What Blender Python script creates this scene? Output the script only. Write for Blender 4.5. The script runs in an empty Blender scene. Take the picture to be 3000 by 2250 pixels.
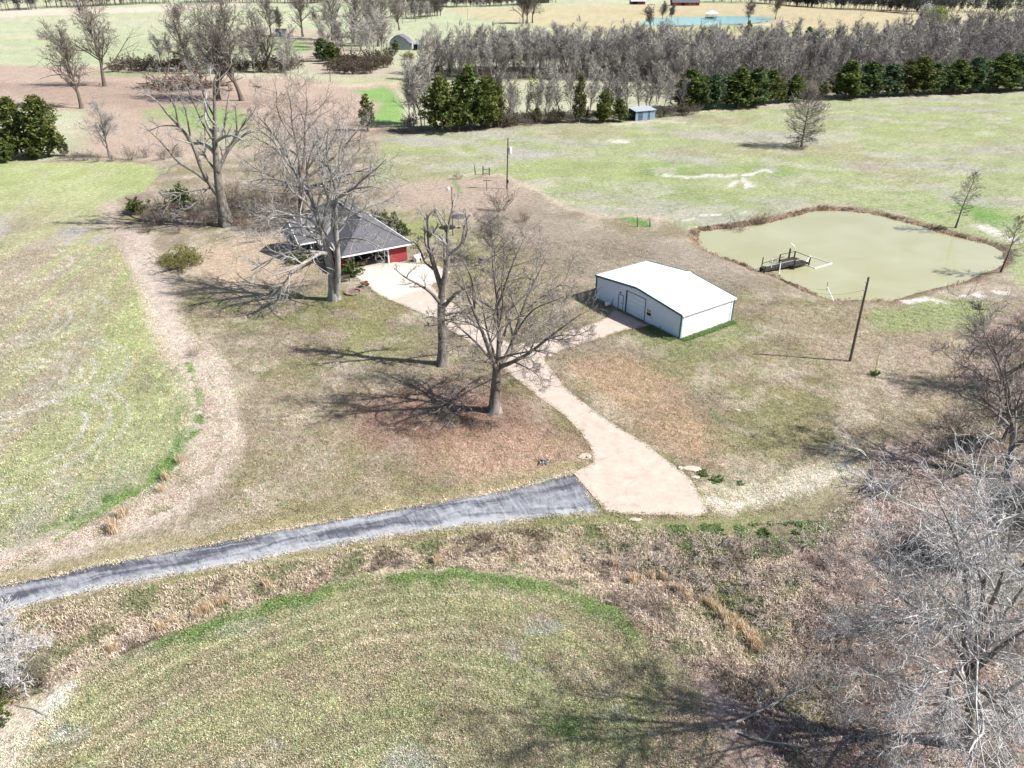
import bpy, math, random
import numpy as np
from mathutils import Vector, Matrix

# ------------------------------------------------------------------ camera, sky, sun, exposure
SC = bpy.context.scene
F_PX, PITCH, CAM_H = 2200.0, math.radians(29.5), 39.0
cam_d = bpy.data.cameras.new('camera'); cam = bpy.data.objects.new('camera', cam_d)
SC.collection.objects.link(cam); SC.camera = cam
cam_d.sensor_width = 36.0; cam_d.lens = 36.0 * F_PX / 3000.0
cam_d.clip_start = 0.5; cam_d.clip_end = 20000
cam.location = (0, 0, CAM_H); cam.rotation_euler = (math.pi / 2 - PITCH, 0, 0)

SUN_AZ, SUN_EL = math.radians(100.0), math.radians(44.5)
world = bpy.data.worlds.new('World'); SC.world = world; world.use_nodes = True
wn = world.node_tree.nodes; wl = world.node_tree.links
sky = wn.new('ShaderNodeTexSky'); sky.sky_type = 'NISHITA'; sky.sun_disc = False
sky.sun_elevation = SUN_EL; sky.sun_rotation = SUN_AZ; sky.air_density = 1.0; sky.dust_density = 1.2
wn['Background'].inputs['Strength'].default_value = 0.07
wl.new(sky.outputs['Color'], wn['Background'].inputs['Color'])
sun_d = bpy.data.lights.new('sun', 'SUN'); sun_d.energy = 4.6; sun_d.angle = math.radians(0.55)
sun_d.color = (1.0, 0.975, 0.945)
sun = bpy.data.objects.new('sun', sun_d); SC.collection.objects.link(sun)
SUN_V = Vector((math.sin(SUN_AZ) * math.cos(SUN_EL), math.cos(SUN_AZ) * math.cos(SUN_EL), math.sin(SUN_EL)))
sun.rotation_euler = SUN_V.to_track_quat('Z', 'Y').to_euler(); sun.location = (60, -20, 80)
vs = SC.view_settings
vs.view_transform = 'Standard'; vs.look = 'None'; vs.gamma = 1.0; vs.use_curve_mapping = False
vs.exposure = 1.15
SC.cycles.max_bounces = 5; SC.cycles.diffuse_bounces = 2; SC.cycles.glossy_bounces = 2
SC.cycles.transmission_bounces = 2; SC.cycles.transparent_max_bounces = 4; SC.cycles.volume_bounces = 0
SC.cycles.caustics_reflective = False; SC.cycles.caustics_refractive = False

rng = np.random.default_rng(7)
COL = SC.collection
cP, sP = math.cos(PITCH), math.sin(PITCH)

# ------------------------------------------------------------------ helpers
def ray(px, py):
    u = (np.asarray(px, float) - 1500) / F_PX; v = (1125 - np.asarray(py, float)) / F_PX
    return u, cP + v * sP, -sP + v * cP
def G(px, py, z=0.0):                       # where a point of the survey photograph meets the height z
    a, b, c = ray(px, py); k = (z - CAM_H) / c
    return np.array([a * k, b * k, c * k + CAM_H])
def VP(px, py, Y):                          # the same on the upright plane at depth Y
    a, b, c = ray(px, py); k = Y / b
    return np.array([a * k, b * k, c * k + CAM_H])
def GL(pts, z=0.0):
    return np.array([G(x, y, z)[:2] for x, y in pts])
def lin(c):
    c = np.asarray(c, float) / 255.0
    return np.where(c <= 0.04045, c / 12.92, ((c + 0.055) / 1.055) ** 2.4)
ALB = 0.56
def S(r, g, b):                             # albedo of a surface that shows this colour in full sun
    return np.clip(lin((r, g, b)) * ALB, 0.004, 0.85)

def tag(o, label=None, cat=None, group=None, kind=None):
    if label: o['label'] = label
    if cat: o['category'] = cat
    if group: o['group'] = group
    if kind: o['kind'] = kind
    return o
def link(name, data, parent=None, loc=None, rz=0.0):
    o = bpy.data.objects.new(name, data); COL.objects.link(o)
    if parent is not None: o.parent = parent
    if loc is not None: o.location = loc
    if rz: o.rotation_euler = (0, 0, rz)
    return o
def empty(name, loc, rz=0.0):
    o = link(name, None, loc=loc, rz=rz); o.empty_display_size = 0.5; return o
def npmesh(name, V, Fs, mat=None, smooth=False, attrs=None):
    """Fs: list of (n,k) index arrays"""
    me = bpy.data.meshes.new(name)
    V = np.asarray(V, np.float32)
    me.vertices.add(len(V)); me.vertices.foreach_set('co', V.ravel())
    idx = np.concatenate([np.asarray(f, np.int32).ravel() for f in Fs])
    tot = np.concatenate([np.full(len(f), np.asarray(f).shape[1], np.int32) for f in Fs])
    me.loops.add(len(idx)); me.loops.foreach_set('vertex_index', idx)
    me.polygons.add(len(tot))
    st = np.zeros(len(tot), np.int32); st[1:] = np.cumsum(tot)[:-1]
    me.polygons.foreach_set('loop_start', st)
    if smooth: me.polygons.foreach_set('use_smooth', np.ones(len(tot), bool))
    for an, (kind, dom, arr) in (attrs or {}).items():
        a = me.attributes.new(an, kind, dom)
        a.data.foreach_set('color' if kind == 'FLOAT_COLOR' else ('vector' if kind == 'FLOAT_VECTOR' else 'value'), np.asarray(arr, np.float32).ravel())
    me.update(calc_edges=True); me.validate()
    if mat: me.materials.append(mat)
    return me
class MB:
    """collects boxes, bars, tubes and polygons of one part"""
    def __init__(s): s.v = []; s.f = []
    def add(s, vs, fs):
        b = len(s.v); s.v += [tuple(map(float, p)) for p in vs]; s.f += [tuple(i + b for i in f) for f in fs]; return s
    def box(s, c, d, rz=0.0):
        cx, cy, cz = c; dx, dy, dz = d[0] / 2, d[1] / 2, d[2] / 2; co, si = math.cos(rz), math.sin(rz)
        vs = [(cx + (a * dx) * co - (b * dy) * si, cy + (a * dx) * si + (b * dy) * co, cz + e * dz)
              for e in (-1, 1) for a, b in ((-1, -1), (1, -1), (1, 1), (-1, 1))]
        return s.add(vs, [(3, 2, 1, 0), (4, 5, 6, 7), (0, 1, 5, 4), (1, 2, 6, 5), (2, 3, 7, 6), (3, 0, 4, 7)])
    def bar(s, a, b, w, h=None):
        a = Vector(a); b = Vector(b); h = h or w; t = (b - a).normalized()
        up = Vector((0, 0, 1)) if abs(t.z) < 0.95 else Vector((1, 0, 0))
        x = t.cross(up).normalized(); y = x.cross(t).normalized()
        vs = [p + x * (i * w / 2) + y * (j * h / 2) for p in (a, b) for i, j in ((-1, -1), (1, -1), (1, 1), (-1, 1))]
        return s.add(vs, [(0, 1, 2, 3), (7, 6, 5, 4), (0, 4, 5, 1), (1, 5, 6, 2), (2, 6, 7, 3), (3, 7, 4, 0)])
    def tube(s, pts, rad, k=8, cap=True):
        pts = [Vector(p) for p in pts]; n = len(pts)
        rad = [rad] * n if not hasattr(rad, '__len__') else rad
        vs = []; ref = None
        for i, p in enumerate(pts):
            t = (pts[min(i + 1, n - 1)] - pts[max(i - 1, 0)]).normalized()
            if ref is None: ref = t.orthogonal().normalized()
            ref = (ref - t * ref.dot(t)).normalized(); q = t.cross(ref)
            for j in range(k):
                a = 2 * math.pi * j / k; vs.append(p + (ref * math.cos(a) + q * math.sin(a)) * rad[i])
        fs = [(i * k + j, i * k + (j + 1) % k, (i + 1) * k + (j + 1) % k, (i + 1) * k + j) for i in range(n - 1) for j in range(k)]
        if cap: fs += [tuple(range(k))[::-1], tuple((n - 1) * k + j for j in range(k))]
        return s.add(vs, fs)
    def prism(s, poly, z0, z1):
        n = len(poly)
        vs = [(p[0], p[1], z0) for p in poly] + [(p[0], p[1], z1) for p in poly]
        return s.add(vs, [tuple(range(n))[::-1], tuple(range(n, 2 * n))] + [(i, (i + 1) % n, n + (i + 1) % n, n + i) for i in range(n)])
    def slab(s, vs, thick):                   # a planar polygon given a thickness downwards
        n = len(vs); vs = [tuple(map(float, p)) for p in vs]
        low = [(x, y, z - thick) for x, y, z in vs]
        return s.add(vs + low, [tuple(range(n)), tuple(range(2 * n - 1, n - 1, -1))] + [((i + 1) % n, i, n + i, n + (i + 1) % n) for i in range(n)])
    def mesh(s, name, mat):
        me = bpy.data.meshes.new(name); me.from_pydata(s.v, [], s.f); me.update(); me.materials.append(mat); return me
    def build(s, name, mat, parent=None, loc=None, rz=0.0):
        return link(name, s.mesh(name, mat), parent, loc, rz)

# numpy noise
def _h(i, j, seed):
    n = (i * 374761393 + j * 668265263 + seed * 1442695041).astype(np.int64) & 0xffffffff
    n = ((n ^ (n >> 13)) * 1274126177) & 0xffffffff
    return ((n ^ (n >> 16)) & 0xffffff) / float(0xffffff)
def vnoise(x, y, seed=0):
    xi = np.floor(x).astype(np.int64); yi = np.floor(y).astype(np.int64); fx = x - xi; fy = y - yi
    fx = fx * fx * (3 - 2 * fx); fy = fy * fy * (3 - 2 * fy)
    a = _h(xi, yi, seed); b = _h(xi + 1, yi, seed); c = _h(xi, yi + 1, seed); d = _h(xi + 1, yi + 1, seed)
    return (a * (1 - fx) + b * fx) * (1 - fy) + (c * (1 - fx) + d * fx) * fy
def fbm(x, y, seed=0, o=4):
    r = 0; a = 0.5; t = 0
    for k in range(o): r = r + a * vnoise(x * 2 ** k, y * 2 ** k, seed + k * 17); t += a; a *= 0.5
    return r / t
def sstep(a, b, x):
    t = np.clip((x - a) / (b - a), 0, 1); return t * t * (3 - 2 * t)
def seg_dist(P, L, closed=False):
    d = np.full(len(P), 1e9); n = len(L)
    for i in range(n if closed else n - 1):
        a = L[i]; b = L[(i + 1) % n]; ab = b - a; t = np.clip(((P - a) @ ab) / max(ab @ ab, 1e-9), 0, 1)
        q = P - a - t[:, None] * ab; d = np.minimum(d, np.einsum('ij,ij->i', q, q))
    return np.sqrt(d)
def inside(P, L):
    r = np.zeros(len(P), bool); n = len(L); x, y = P[:, 0], P[:, 1]
    for i in range(n):
        x1, y1 = L[i]; x2, y2 = L[(i + 1) % n]
        c = (y1 > y) != (y2 > y)
        if c.any():
            r ^= c & (x < (x2 - x1) * (y - y1) / ((y2 - y1) if y2 != y1 else 1e-9) + x1)
    return r
def sdist(P, L):                                # negative inside
    d = seg_dist(P, L, True); return np.where(inside(P, L), -d, d)

# ------------------------------------------------------------------ materials
def mat_new(name):
    m = bpy.data.materials.new(name); m.use_nodes = True
    nt = m.node_tree; b = nt.nodes['Principled BSDF']; return m, nt, b
def node(nt, t, **kw):
    n = nt.nodes.new(t)
    for k, v in kw.items():
        if k.startswith('i_'): n.inputs[k[2:].replace('_', ' ')].default_value = v
        else: setattr(n, k, v)
    return n
def rgb(c): return (float(c[0]), float(c[1]), float(c[2]), 1.0)
def mat(name, c1, c2=None, scale=3.0, rough=0.85, spec=0.2, bump=0.0, bscale=None, detail=4, stretch=None, metal=0.0, contrast=(0.3, 0.7), coords='Object', rand=0.0):
    """two-tone noise material"""
    m, nt, b = mat_new(name)
    b.inputs['Roughness'].default_value = rough; b.inputs['Specular IOR Level'].default_value = spec; b.inputs['Metallic'].default_value = metal
    c2 = c1 if c2 is None else c2
    tc = node(nt, 'ShaderNodeTexCoord'); src = tc.outputs[coords]
    if stretch:
        mp = node(nt, 'ShaderNodeMapping'); mp.inputs['Scale'].default_value = stretch; nt.links.new(src, mp.inputs['Vector']); src = mp.outputs['Vector']
    nz = node(nt, 'ShaderNodeTexNoise', i_Scale=scale, i_Detail=detail, i_Roughness=0.65); nt.links.new(src, nz.inputs['Vector'])
    rp = node(nt, 'ShaderNodeValToRGB'); rp.color_ramp.elements[0].position = contrast[0]; rp.color_ramp.elements[1].position = contrast[1]
    rp.color_ramp.elements[0].color = rgb(c1); rp.color_ramp.elements[1].color = rgb(c2)
    nt.links.new(nz.outputs['Fac'], rp.inputs['Fac']); out = rp.outputs['Color']
    if rand:
        oi = node(nt, 'ShaderNodeObjectInfo'); mr = node(nt, 'ShaderNodeMapRange'); mr.inputs['To Min'].default_value = 1 - rand; mr.inputs['To Max'].default_value = 1 + rand
        nt.links.new(oi.outputs['Random'], mr.inputs['Value'])
        hv = node(nt, 'ShaderNodeHueSaturation'); nt.links.new(mr.outputs['Result'], hv.inputs['Value']); nt.links.new(out, hv.inputs['Color']); out = hv.outputs['Color']
    nt.links.new(out, b.inputs['Base Color'])
    if bump:
        n2 = node(nt, 'ShaderNodeTexNoise', i_Scale=bscale or scale * 2, i_Detail=3.0); nt.links.new(src, n2.inputs['Vector'])
        bp = node(nt, 'ShaderNodeBump'); bp.inputs['Strength'].default_value = 0.7; bp.inputs['Distance'].default_value = bump
        nt.links.new(n2.outputs['Fac'], bp.inputs['Height']); nt.links.new(bp.outputs['Normal'], b.inputs['Normal'])
    return m
def mat_attr(name, amp=0.35, rough=0.9, trans=0.0):
    """colour from the point attribute Col (each blade or leaf has its own)"""
    m, nt, b = mat_new(name); b.inputs['Roughness'].default_value = rough; b.inputs['Specular IOR Level'].default_value = 0.1
    at = node(nt, 'ShaderNodeAttribute', attribute_name='Col')
    nt.links.new(at.outputs['Color'], b.inputs['Base Color'])
    if trans:
        tr = node(nt, 'ShaderNodeBsdfTranslucent'); nt.links.new(at.outputs['Color'], tr.inputs['Color'])
        mx = node(nt, 'ShaderNodeMixShader'); mx.inputs[0].default_value = trans
        nt.links.new(b.outputs[0], mx.inputs[1]); nt.links.new(tr.outputs[0], mx.inputs[2]); nt.links.new(mx.outputs[0], nt.nodes['Material Output'].inputs['Surface'])
    return m
# ------------------------------------------------------------------ site plan (survey points turned into ground metres)
ROAD_U = GL([(-900, 1850), (-300, 1775), (0, 1719), (160, 1689), (219, 1672), (380, 1641), (549, 1609), (717, 1575), (844, 1552), (1000, 1523), (1200, 1486), (1399, 1454), (1573, 1417), (1680, 1388)])
ROAD_L = GL([(-900, 1960), (-300, 1860), (0, 1795), (169, 1753), (295, 1723), (422, 1698), (549, 1677), (717, 1647), (900, 1611), (1040, 1588), (1200, 1562), (1399, 1538), (1598, 1516), (1757, 1499)])
ROAD_P = np.vstack([ROAD_U, ROAD_L[::-1]])
SLABS = {  # pours of the concrete drive, each with its own edges
 'apron': [(1680, 1388), (1702, 1374), (1738, 1357), (1891, 1299), (1946, 1342), (1996, 1377), (2028, 1411), (2045, 1444), (2075, 1503), (2045, 1513), (1946, 1511), (1846, 1508), (1777, 1501), (1722, 1438)],
 'lower_lane': [(1738, 1357), (1734, 1322), (1717, 1294), (1699, 1267), (1667, 1232), (1733, 1199), (1817, 1254), (1891, 1299)],
 'middle_lane': [(1667, 1232), (1633, 1203), (1585, 1170), (1505, 1106), (1598, 1056), (1648, 1127), (1733, 1199)],
 'junction': [(1505, 1106), (1412, 1026), (1450, 980), (1505, 1009), (1572, 1005), (1665, 971), (1650, 1025), (1623, 1039), (1598, 1056)],
 'shop_lane': [(1665, 971), (1733, 950), (1775, 933), (1842, 966), (1813, 974), (1745, 996), (1650, 1025)],
 'shop_pad': [(1775, 933), (1798, 905), (1910, 957), (1842, 966)],
 'upper_lane': [(1412, 1026), (1311, 963), (1239, 920), (1142, 880), (1262, 838), (1302, 870), (1353, 904), (1404, 942), (1450, 980)],
 'house_pad': [(1142, 880), (1111, 865), (1037, 808), (1033, 790), (1139, 768), (1208, 772), (1281, 778), (1328, 800), (1262, 838)],
}
DRIVE_ALL = [GL(p) for p in SLABS.values()]
zp = lambda X, Y: (2000 + X / 2.212, 580 + Y / 2.212)
WATER_Z = -0.5
POND = GL([zp(*p) for p in [(100, 260), (130, 310), (190, 355), (300, 395), (450, 445), (500, 475), (620, 500), (700, 545), (800, 590), (880, 625), (980, 660), (1130, 655), (1250, 665), (1330, 665), (1450, 625), (1600, 580), (1750, 550), (1840, 525), (1900, 490), (2000, 460), (2060, 420), (2060, 350), (2000, 315), (1900, 285), (1750, 250), (1600, 205), (1400, 150), (1250, 110), (1100, 92), (950, 85), (830, 90), (760, 115), (650, 140), (560, 165), (460, 180), (330, 195), (200, 212), (110, 215)]], WATER_Z)
def round_off(L, n=2):
    for _ in range(n): A = np.roll(L, -1, 0); L = np.stack([L * .75 + A * .25, L * .25 + A * .75], 1).reshape(-1, 2)
    return L
POND = round_off(POND)
FPOND = GL([(1905, 58), (1925, 53), (1960, 51), (2050, 49), (2100, 47), (2200, 48), (2260, 53), (2268, 57), (2230, 65), (2150, 72), (2050, 74), (1960, 75), (1905, 74), (1870, 66)], -0.3)
BANK_C = GL([(-400, 1990), (0, 1850), (300, 1800), (600, 1730), (900, 1665), (1200, 1610), (1500, 1600), (1750, 1620), (1950, 1680), (2150, 1780), (2350, 1900)])
B_FL, B_FR, B_BR = G(1746, 872), G(1990, 993), G(2143, 941)
bw = (B_FR - B_FL)[:2]; BARN_W = float(np.hypot(*bw)); BARN_RZ = math.atan2(bw[1], bw[0]); BARN_L = float(np.hypot(*(B_BR - B_FR)[:2]))
_e1 = np.array([math.cos(BARN_RZ), math.sin(BARN_RZ)]); _e2 = np.array([-_e1[1], _e1[0]])
BARN_P = np.array([B_FL[:2], B_FR[:2], B_FR[:2] + _e2 * BARN_L, B_FL[:2] + _e2 * BARN_L])
H_RZ = math.radians(31.5); H_O = np.array([-23.9, 100.5]); h1 = np.array([math.cos(H_RZ), math.sin(H_RZ)]); h2 = np.array([-h1[1], h1[0]])
HOUSE_P = np.array([H_O + h1 * a + h2 * b for a, b in ((-3.5, 8), (0, 8), (0, 0), (11, 0), (11, 22), (0, 22), (0, 17), (-3.5, 17))])

def hfun(P):
    P = np.asarray(P, float); x, y = P[:, 0], P[:, 1]
    far = sstep(110, 400, y)
    z = (fbm(x / 9, y / 9, 3, 3) - 0.5) * 0.22 + (fbm(x / 80, y / 80, 9, 2) - 0.5) * (0.3 + 2.5 * far)
    near = (y < 130)
    if near.any():
        Pn = P[near]; zn = z[near]
        rough = np.exp(-(seg_dist(Pn, BANK_C) / 3.2) ** 2)
        zn = zn - 0.9 * rough + rough * (fbm(Pn[:, 0] / 1.2, Pn[:, 1] / 1.2, 21, 3) - 0.5) * 0.6
        flat = np.zeros(len(Pn)); dip = np.zeros(len(Pn))
        for poly in DRIVE_ALL + [ROAD_P, BARN_P, HOUSE_P]:
            lo, hi = poly.min(0) - 6, poly.max(0) + 6
            k = ((Pn > lo) & (Pn < hi)).all(1)
            if k.any():
                sd = sdist(Pn[k], poly); flat[k] = np.maximum(flat[k], 1 - sstep(0.3, 5, sd)); dip[k] = np.maximum(dip[k], 1 - sstep(-0.5, -0.1, sd))
        z[near] = zn * (1 - flat) - 0.07 * dip
    k = ((P > POND.min(0) - 9) & (P < POND.max(0) + 9)).all(1)
    if k.any():
        sd = sdist(P[k], POND); zi = WATER_Z - 0.05 - np.minimum(1.0, np.maximum(-sd, 0) * 0.6)
        w = sstep(0.0, 2.4, sd + (fbm(x[k], y[k], 4, 2) - 0.5) * 0.6 * (sd > 0))
        z[k] = np.where(sd < 0, zi, (WATER_Z - 0.05) * (1 - w) + z[k] * w)
    k = ((P > FPOND.min(0) - 20) & (P < FPOND.max(0) + 20)).all(1)
    if k.any():
        sd = sdist(P[k], FPOND); w = sstep(0, 8, sd); z[k] = np.where(sd < 0, -1.5, -0.33 * (1 - w) + z[k] * w * sstep(0, 60, sd))
    return z
def gz(x, y): return float(hfun(np.array([[x, y]]))[0])
def GG(px, py):                                  # ground point with its height
    p = G(px, py); return np.array([p[0], p[1], gz(p[0], p[1])])

# ------------------------------------------------------------------ ground sheet
def ground():
    vv = np.linspace(2360, 2, 500); ys = np.array([G(1500, v)[1] for v in vv])
    ys = np.concatenate([[-400, -120, -30, 0, 10], ys[ys > 14], [1050, 1200, 1500, 2200, 4000, 9000]]); ys = np.unique(ys)
    s = np.concatenate([[-14, -6, -3, -1.8, -1.3], np.linspace(-1.12, 1.12, 540), [1.3, 1.8, 3, 6, 14]])
    Y, Sx = np.meshgrid(ys, s, indexing='ij'); X = Sx * (0.72 * np.maximum(Y, 0) + 17)
    P = np.stack([X.ravel(), Y.ravel()], 1); x, y = P[:, 0], P[:, 1]
    z = hfun(P); z[(y > 1000)] *= 0.2
    # warped coordinates make every border ragged
    sc = np.clip(y / 60, 0.6, 8)
    Q = P + np.stack([(fbm(x / (2.0 * sc), y / (2.0 * sc), 11) - 0.5), (fbm(x / (2.0 * sc), y / (2.0 * sc), 12) - 0.5)], 1) * (2.4 * sc)[:, None] \
          + np.stack([(fbm(x / .5, y / .5, 51, 2) - 0.5), (fbm(x / .5, y / .5, 52, 2) - 0.5)], 1) * 0.9
    n1 = fbm(x / 6, y / 6, 31); n2 = fbm(x / 2, y / 2, 32); n3 = fbm(x / 20, y / 20, 33); n4 = fbm(x / 60, y / 60, 34)
    C = np.tile(S(180, 164, 134), (len(P), 1))
    def paint(m, c): 
        m = np.clip(m, 0, 1)[:, None]; C[:] = C * (1 - m) + np.asarray(c) * m
    def area(pts, soft=1.0, z0=0.0):
        L = GL(pts, z0); m = np.zeros(len(P)); k = ((Q > L.min(0) - soft) & (Q < L.max(0) + soft)).all(1)
        if k.any(): m[k] = 1 - sstep(-soft, soft, sdist(Q[k], L))
        return m
    def line(pts, w, soft=0.6):
        L = GL(pts); m = np.zeros(len(P)); k = ((Q > L.min(0) - w - soft) & (Q < L.max(0) + w + soft)).all(1)
        if k.any(): m[k] = 1 - sstep(w - soft, w + soft, seg_dist(Q[k], L))
        return m
    def spot(px, py, r, soft=None, ry=None):
        c = G(px, py)[:2]; d = np.hypot((Q[:, 0] - c[0]) / r, (Q[:, 1] - c[1]) / (ry or r)); return 1 - sstep(0.55, 1.15, d)
    straw, pink, green, bright, grey = S(208, 188, 155), S(206, 183, 160), S(150, 152, 98), S(126, 156, 78), S(176, 173, 160)
    # house yard and lawns
    m5 = fbm(x / 1.1, y / 1.1, 35, 4); m6 = fbm(x / 3.3, y / 3.3, 36, 5)
    paint(sstep(.5, .62, m5) * sstep(.35, .6, n3) * .55, S(158, 154, 104)); paint(sstep(.52, .62, m6) * .6, S(206, 192, 164)); paint(sstep(.53, .64, 1 - m6) * .5, S(150, 132, 108)); paint(sstep(.57, .66, m5 * .6 + n1 * .4) * .5, S(130, 148, 84))
    paint(sstep(0.5, 0.62, n1 * 0.6 + n2 * 0.4) * 0.75, S(156, 146, 98))
    paint(sstep(0.55, 0.68, n3) * 0.5, S(190, 170, 138))
    paint(area([(1160, 545), (1480, 525), (1700, 650), (2050, 725), (2280, 850), (1760, 870), (1500, 720)], 4) * 0.75, S(168, 154, 132))
    paint(area([(1160, 600), (1300, 600), (1420, 690), (1540, 790), (1560, 900), (1340, 830), (1200, 700)], 4) * sstep(0.42, 0.6, n2) * 0.7, S(158, 158, 98))
    paint(area([(1180, 640), (1260, 640), (1300, 700), (1220, 700)], 1.5) * 0.6, S(160, 170, 90))
    paint(area([(1180, 530), (1480, 520), (1560, 580), (1380, 640), (1180, 600)], 3) * 0.6, S(208, 182, 155))
    paint(area([(1650, 1050), (1800, 1030), (1980, 1120), (2110, 1280), (2080, 1360), (1960, 1330), (1800, 1200)], 2.0) * (0.55 + 0.45 * n2), S(200, 166, 128))
    paint(area([(1800, 1000), (2000, 1010), (2350, 990), (2420, 1180), (2320, 1370), (2150, 1340), (2120, 1230), (2000, 1080)], 3) * sstep(0.35, 0.62, n1 * .5 + n2 * .5) * 0.8, S(158, 152, 98))
    paint(area([(2010, 985), (2170, 935), (2220, 960), (2150, 1010), (2030, 1060), (1860, 1010), (1930, 970)], 1.2) * (0.35 + 0.6 * n2), S(138, 150, 80))
    paint(area([(2540, 915), (2700, 880), (2880, 870), (2900, 950), (2720, 975), (2580, 960)], 1.5) * 0.85, S(166, 178, 112))
    for a in ((2690, 877, 2.6, 1.2), (2745, 885, 1.6, 0.8), (2900, 862, 4, 2.0), (2830, 870, 2, 0.8)): paint(spot(a[0], a[1], a[2], ry=a[3]) * sstep(.35, .55, n2), S(238, 228, 212))
    paint(area([(2260, 880), (2420, 1000), (2620, 1000), (2800, 1010), (2880, 1100), (2800, 1200), (2500, 1180), (2380, 1020), (2280, 950)], 3) * (.3 + .7 * sstep(.3, .7, n1)) * 0.75, S(192, 170, 142))
    paint(line([(2610, 1010), (2590, 1100), (2620, 1180), (2700, 1200)], .5, .4) * .5, S(205, 190, 165))
    # near the two big trees
    paint(area([(1010, 1190), (1180, 1130), (1400, 1120), (1560, 1190), (1690, 1280), (1560, 1330), (1250, 1340), (1050, 1290)], 3.5) * (0.5 + 0.5 * n2), S(168, 128, 106))
    paint(area([(1250, 1300), (1500, 1250), (1700, 1300), (1690, 1390), (1400, 1420), (1250, 1380)], 2.5) * 0.75, S(202, 166, 132))
    paint(area([(640, 1330), (1000, 1290), (1250, 1390), (1550, 1400), (1200, 1480), (700, 1570), (600, 1530)], 3) * sstep(.38, .6, n2 * .6 + n1 * .4) * 0.6, S(162, 152, 104))
    paint(area([(900, 900), (1080, 880), (1240, 960), (1280, 1060), (1100, 1060), (900, 1000)], 3) * sstep(.4, .6, n2) * 0.8, S(160, 158, 98))
    paint(area([(500, 870), (700, 850), (960, 860), (940, 960), (640, 960)], 3) * sstep(.4, .55, n2 * .7 + n1 * .3) * 0.75, S(146, 146, 92))
    paint(area([(560, 740), (700, 690), (860, 690), (900, 770), (860, 830), (640, 850), (540, 800)], 3.0) * 0.85, S(214, 188, 152))
    paint(spot(1010, 880, 3.0, ry=1.5) * 0.8, S(196, 140, 92)); paint(spot(1200, 790, 4.0, ry=1.3) * 0.7, S(200, 150, 105))
    paint(area([(1010, 800), (1060, 830), (1100, 880), (1040, 930), (980, 890)], 1.5) * sstep(.35, .55, n2) * 0.8, S(138, 146, 84))
    # left field, its edge strips and the wheel rings
    LF = [(-900, 470), (-300, 472), (230, 472), (440, 482), (480, 500), (420, 560), (330, 600), (314, 682), (347, 720), (386, 788), (425, 850), (473, 913), (487, 961), (531, 1029), (569, 1125), (576, 1174), (569, 1250), (540, 1310), (470, 1370), (340, 1465), (200, 1540), (60, 1610), (-100, 1680), (-900, 1900)]
    lf = area(LF, 0.8)
    paint(lf, S(186, 187, 130))
    st = fbm(x / 1.6 + y / 14, y / 26, 41, 3); st2 = fbm(x / 5, y / 14, 42, 3)
    paint(lf * sstep(.48, .68, st) * .75, S(196, 182, 142)); paint(lf * sstep(.5, .7, st2) * 0.85, S(174, 160, 132))
    paint(lf * sstep(.56, .68, n1 * .5 + st * .5) * .8, S(190, 186, 172)); paint(lf * sstep(.55, .68, n3) * 0.35, S(172, 180, 112))
    paint(lf * sstep(118, 150, y) * 0.75, S(190, 202, 126)); paint(lf * sstep(118, 150, y) * sstep(.5, .65, st2) * .6, S(172, 190, 100))
    paint(area([(210, 720), (330, 860), (470, 950), (560, 1150), (520, 1300), (330, 1370), (250, 1100), (180, 850)], 5) * (.25 + .75 * sstep(.35, .6, n1)), S(180, 190, 116)); paint(lf * (y < 75) * sstep(.42, .6, n1) * .5, S(172, 176, 120))
    paint(lf * area([(-400, 700), (230, 720), (310, 900), (300, 1050), (200, 1250), (-400, 1300)], 5) * (.35 + .5 * sstep(.4, .6, st)), S(186, 170, 142))
    for cx, cy, rs in ((20, 1135, (3.0, 4.2, 5.4, 6.8)), (90, 1120, (6.0, 8.2, 9.2)), (30, 960, (3.5, 5.0, 6.5)), (130, 930, (5.5, 7.0)), (120, 780, (4, 6)), (40, 1290, (6, 8, 9.5))):
        c = G(cx, cy)[:2]; d = np.hypot(P[:, 0] - c[0] + (n2 - .5) * .6, (P[:, 1] - c[1]) * 0.9)
        for r in rs: paint(lf * np.exp(-((d - r) / 0.22) ** 2) * (x > c[0] - 1.5) * sstep(.3, .5, n2) * .9, S(206, 202, 184))
    rows = (np.sin((x + y * 0.18) * 2 * math.pi / 1.05 + n2 * 3) > 0.55) * sstep(.42, .58, n1)
    paint(lf * rows * (y < 118) * .5, S(206, 192, 158))
    paint(line([(548, 1040), (572, 1130), (580, 1180), (566, 1260), (525, 1330), (445, 1400), (300, 1490), (150, 1570)], 1.3, .7) * sstep(.28, .5, n2), bright)
    paint(line([(430, 740), (446, 830), (478, 905)], .8, .5), S(96, 138, 62))
    paint(line([(395, 690), (430, 780), (470, 860), (500, 960), (590, 1090), (620, 1200), (632, 1290), (600, 1390), (500, 1470), (380, 1520), (250, 1570), (120, 1620), (-50, 1690)], 2.0, 1.2) * .95, S(222, 202, 178))
    paint(line([(310, 600), (340, 690), (390, 740)], 2.2, 1.2) * .7, S(206, 184, 160))
    # road verges and the rough bank
    d = seg_dist(P, np.vstack([ROAD_U])); paint((1 - sstep(0.8, 2.4, d + (n2 - .5) * 2.4)) * .8 * (y < 75), S(178, 164, 112))
    d = seg_dist(P, ROAD_U); paint((1 - sstep(0.1, .7, d + (n2 - .5) * .8)) * .7 * (y < 75), S(214, 196, 166))
    FFU = [(203, 2006), (262, 1963), (338, 1925), (422, 1888), (519, 1841), (633, 1799), (760, 1757), (900, 1715), (1003, 1681), (1150, 1655), (1356, 1648), (1500, 1665), (1640, 1700), (1763, 1749), (1850, 1800), (1940, 1885), (2020, 1960), (2080, 2040), (2120, 2150), (2140, 2300)]
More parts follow.
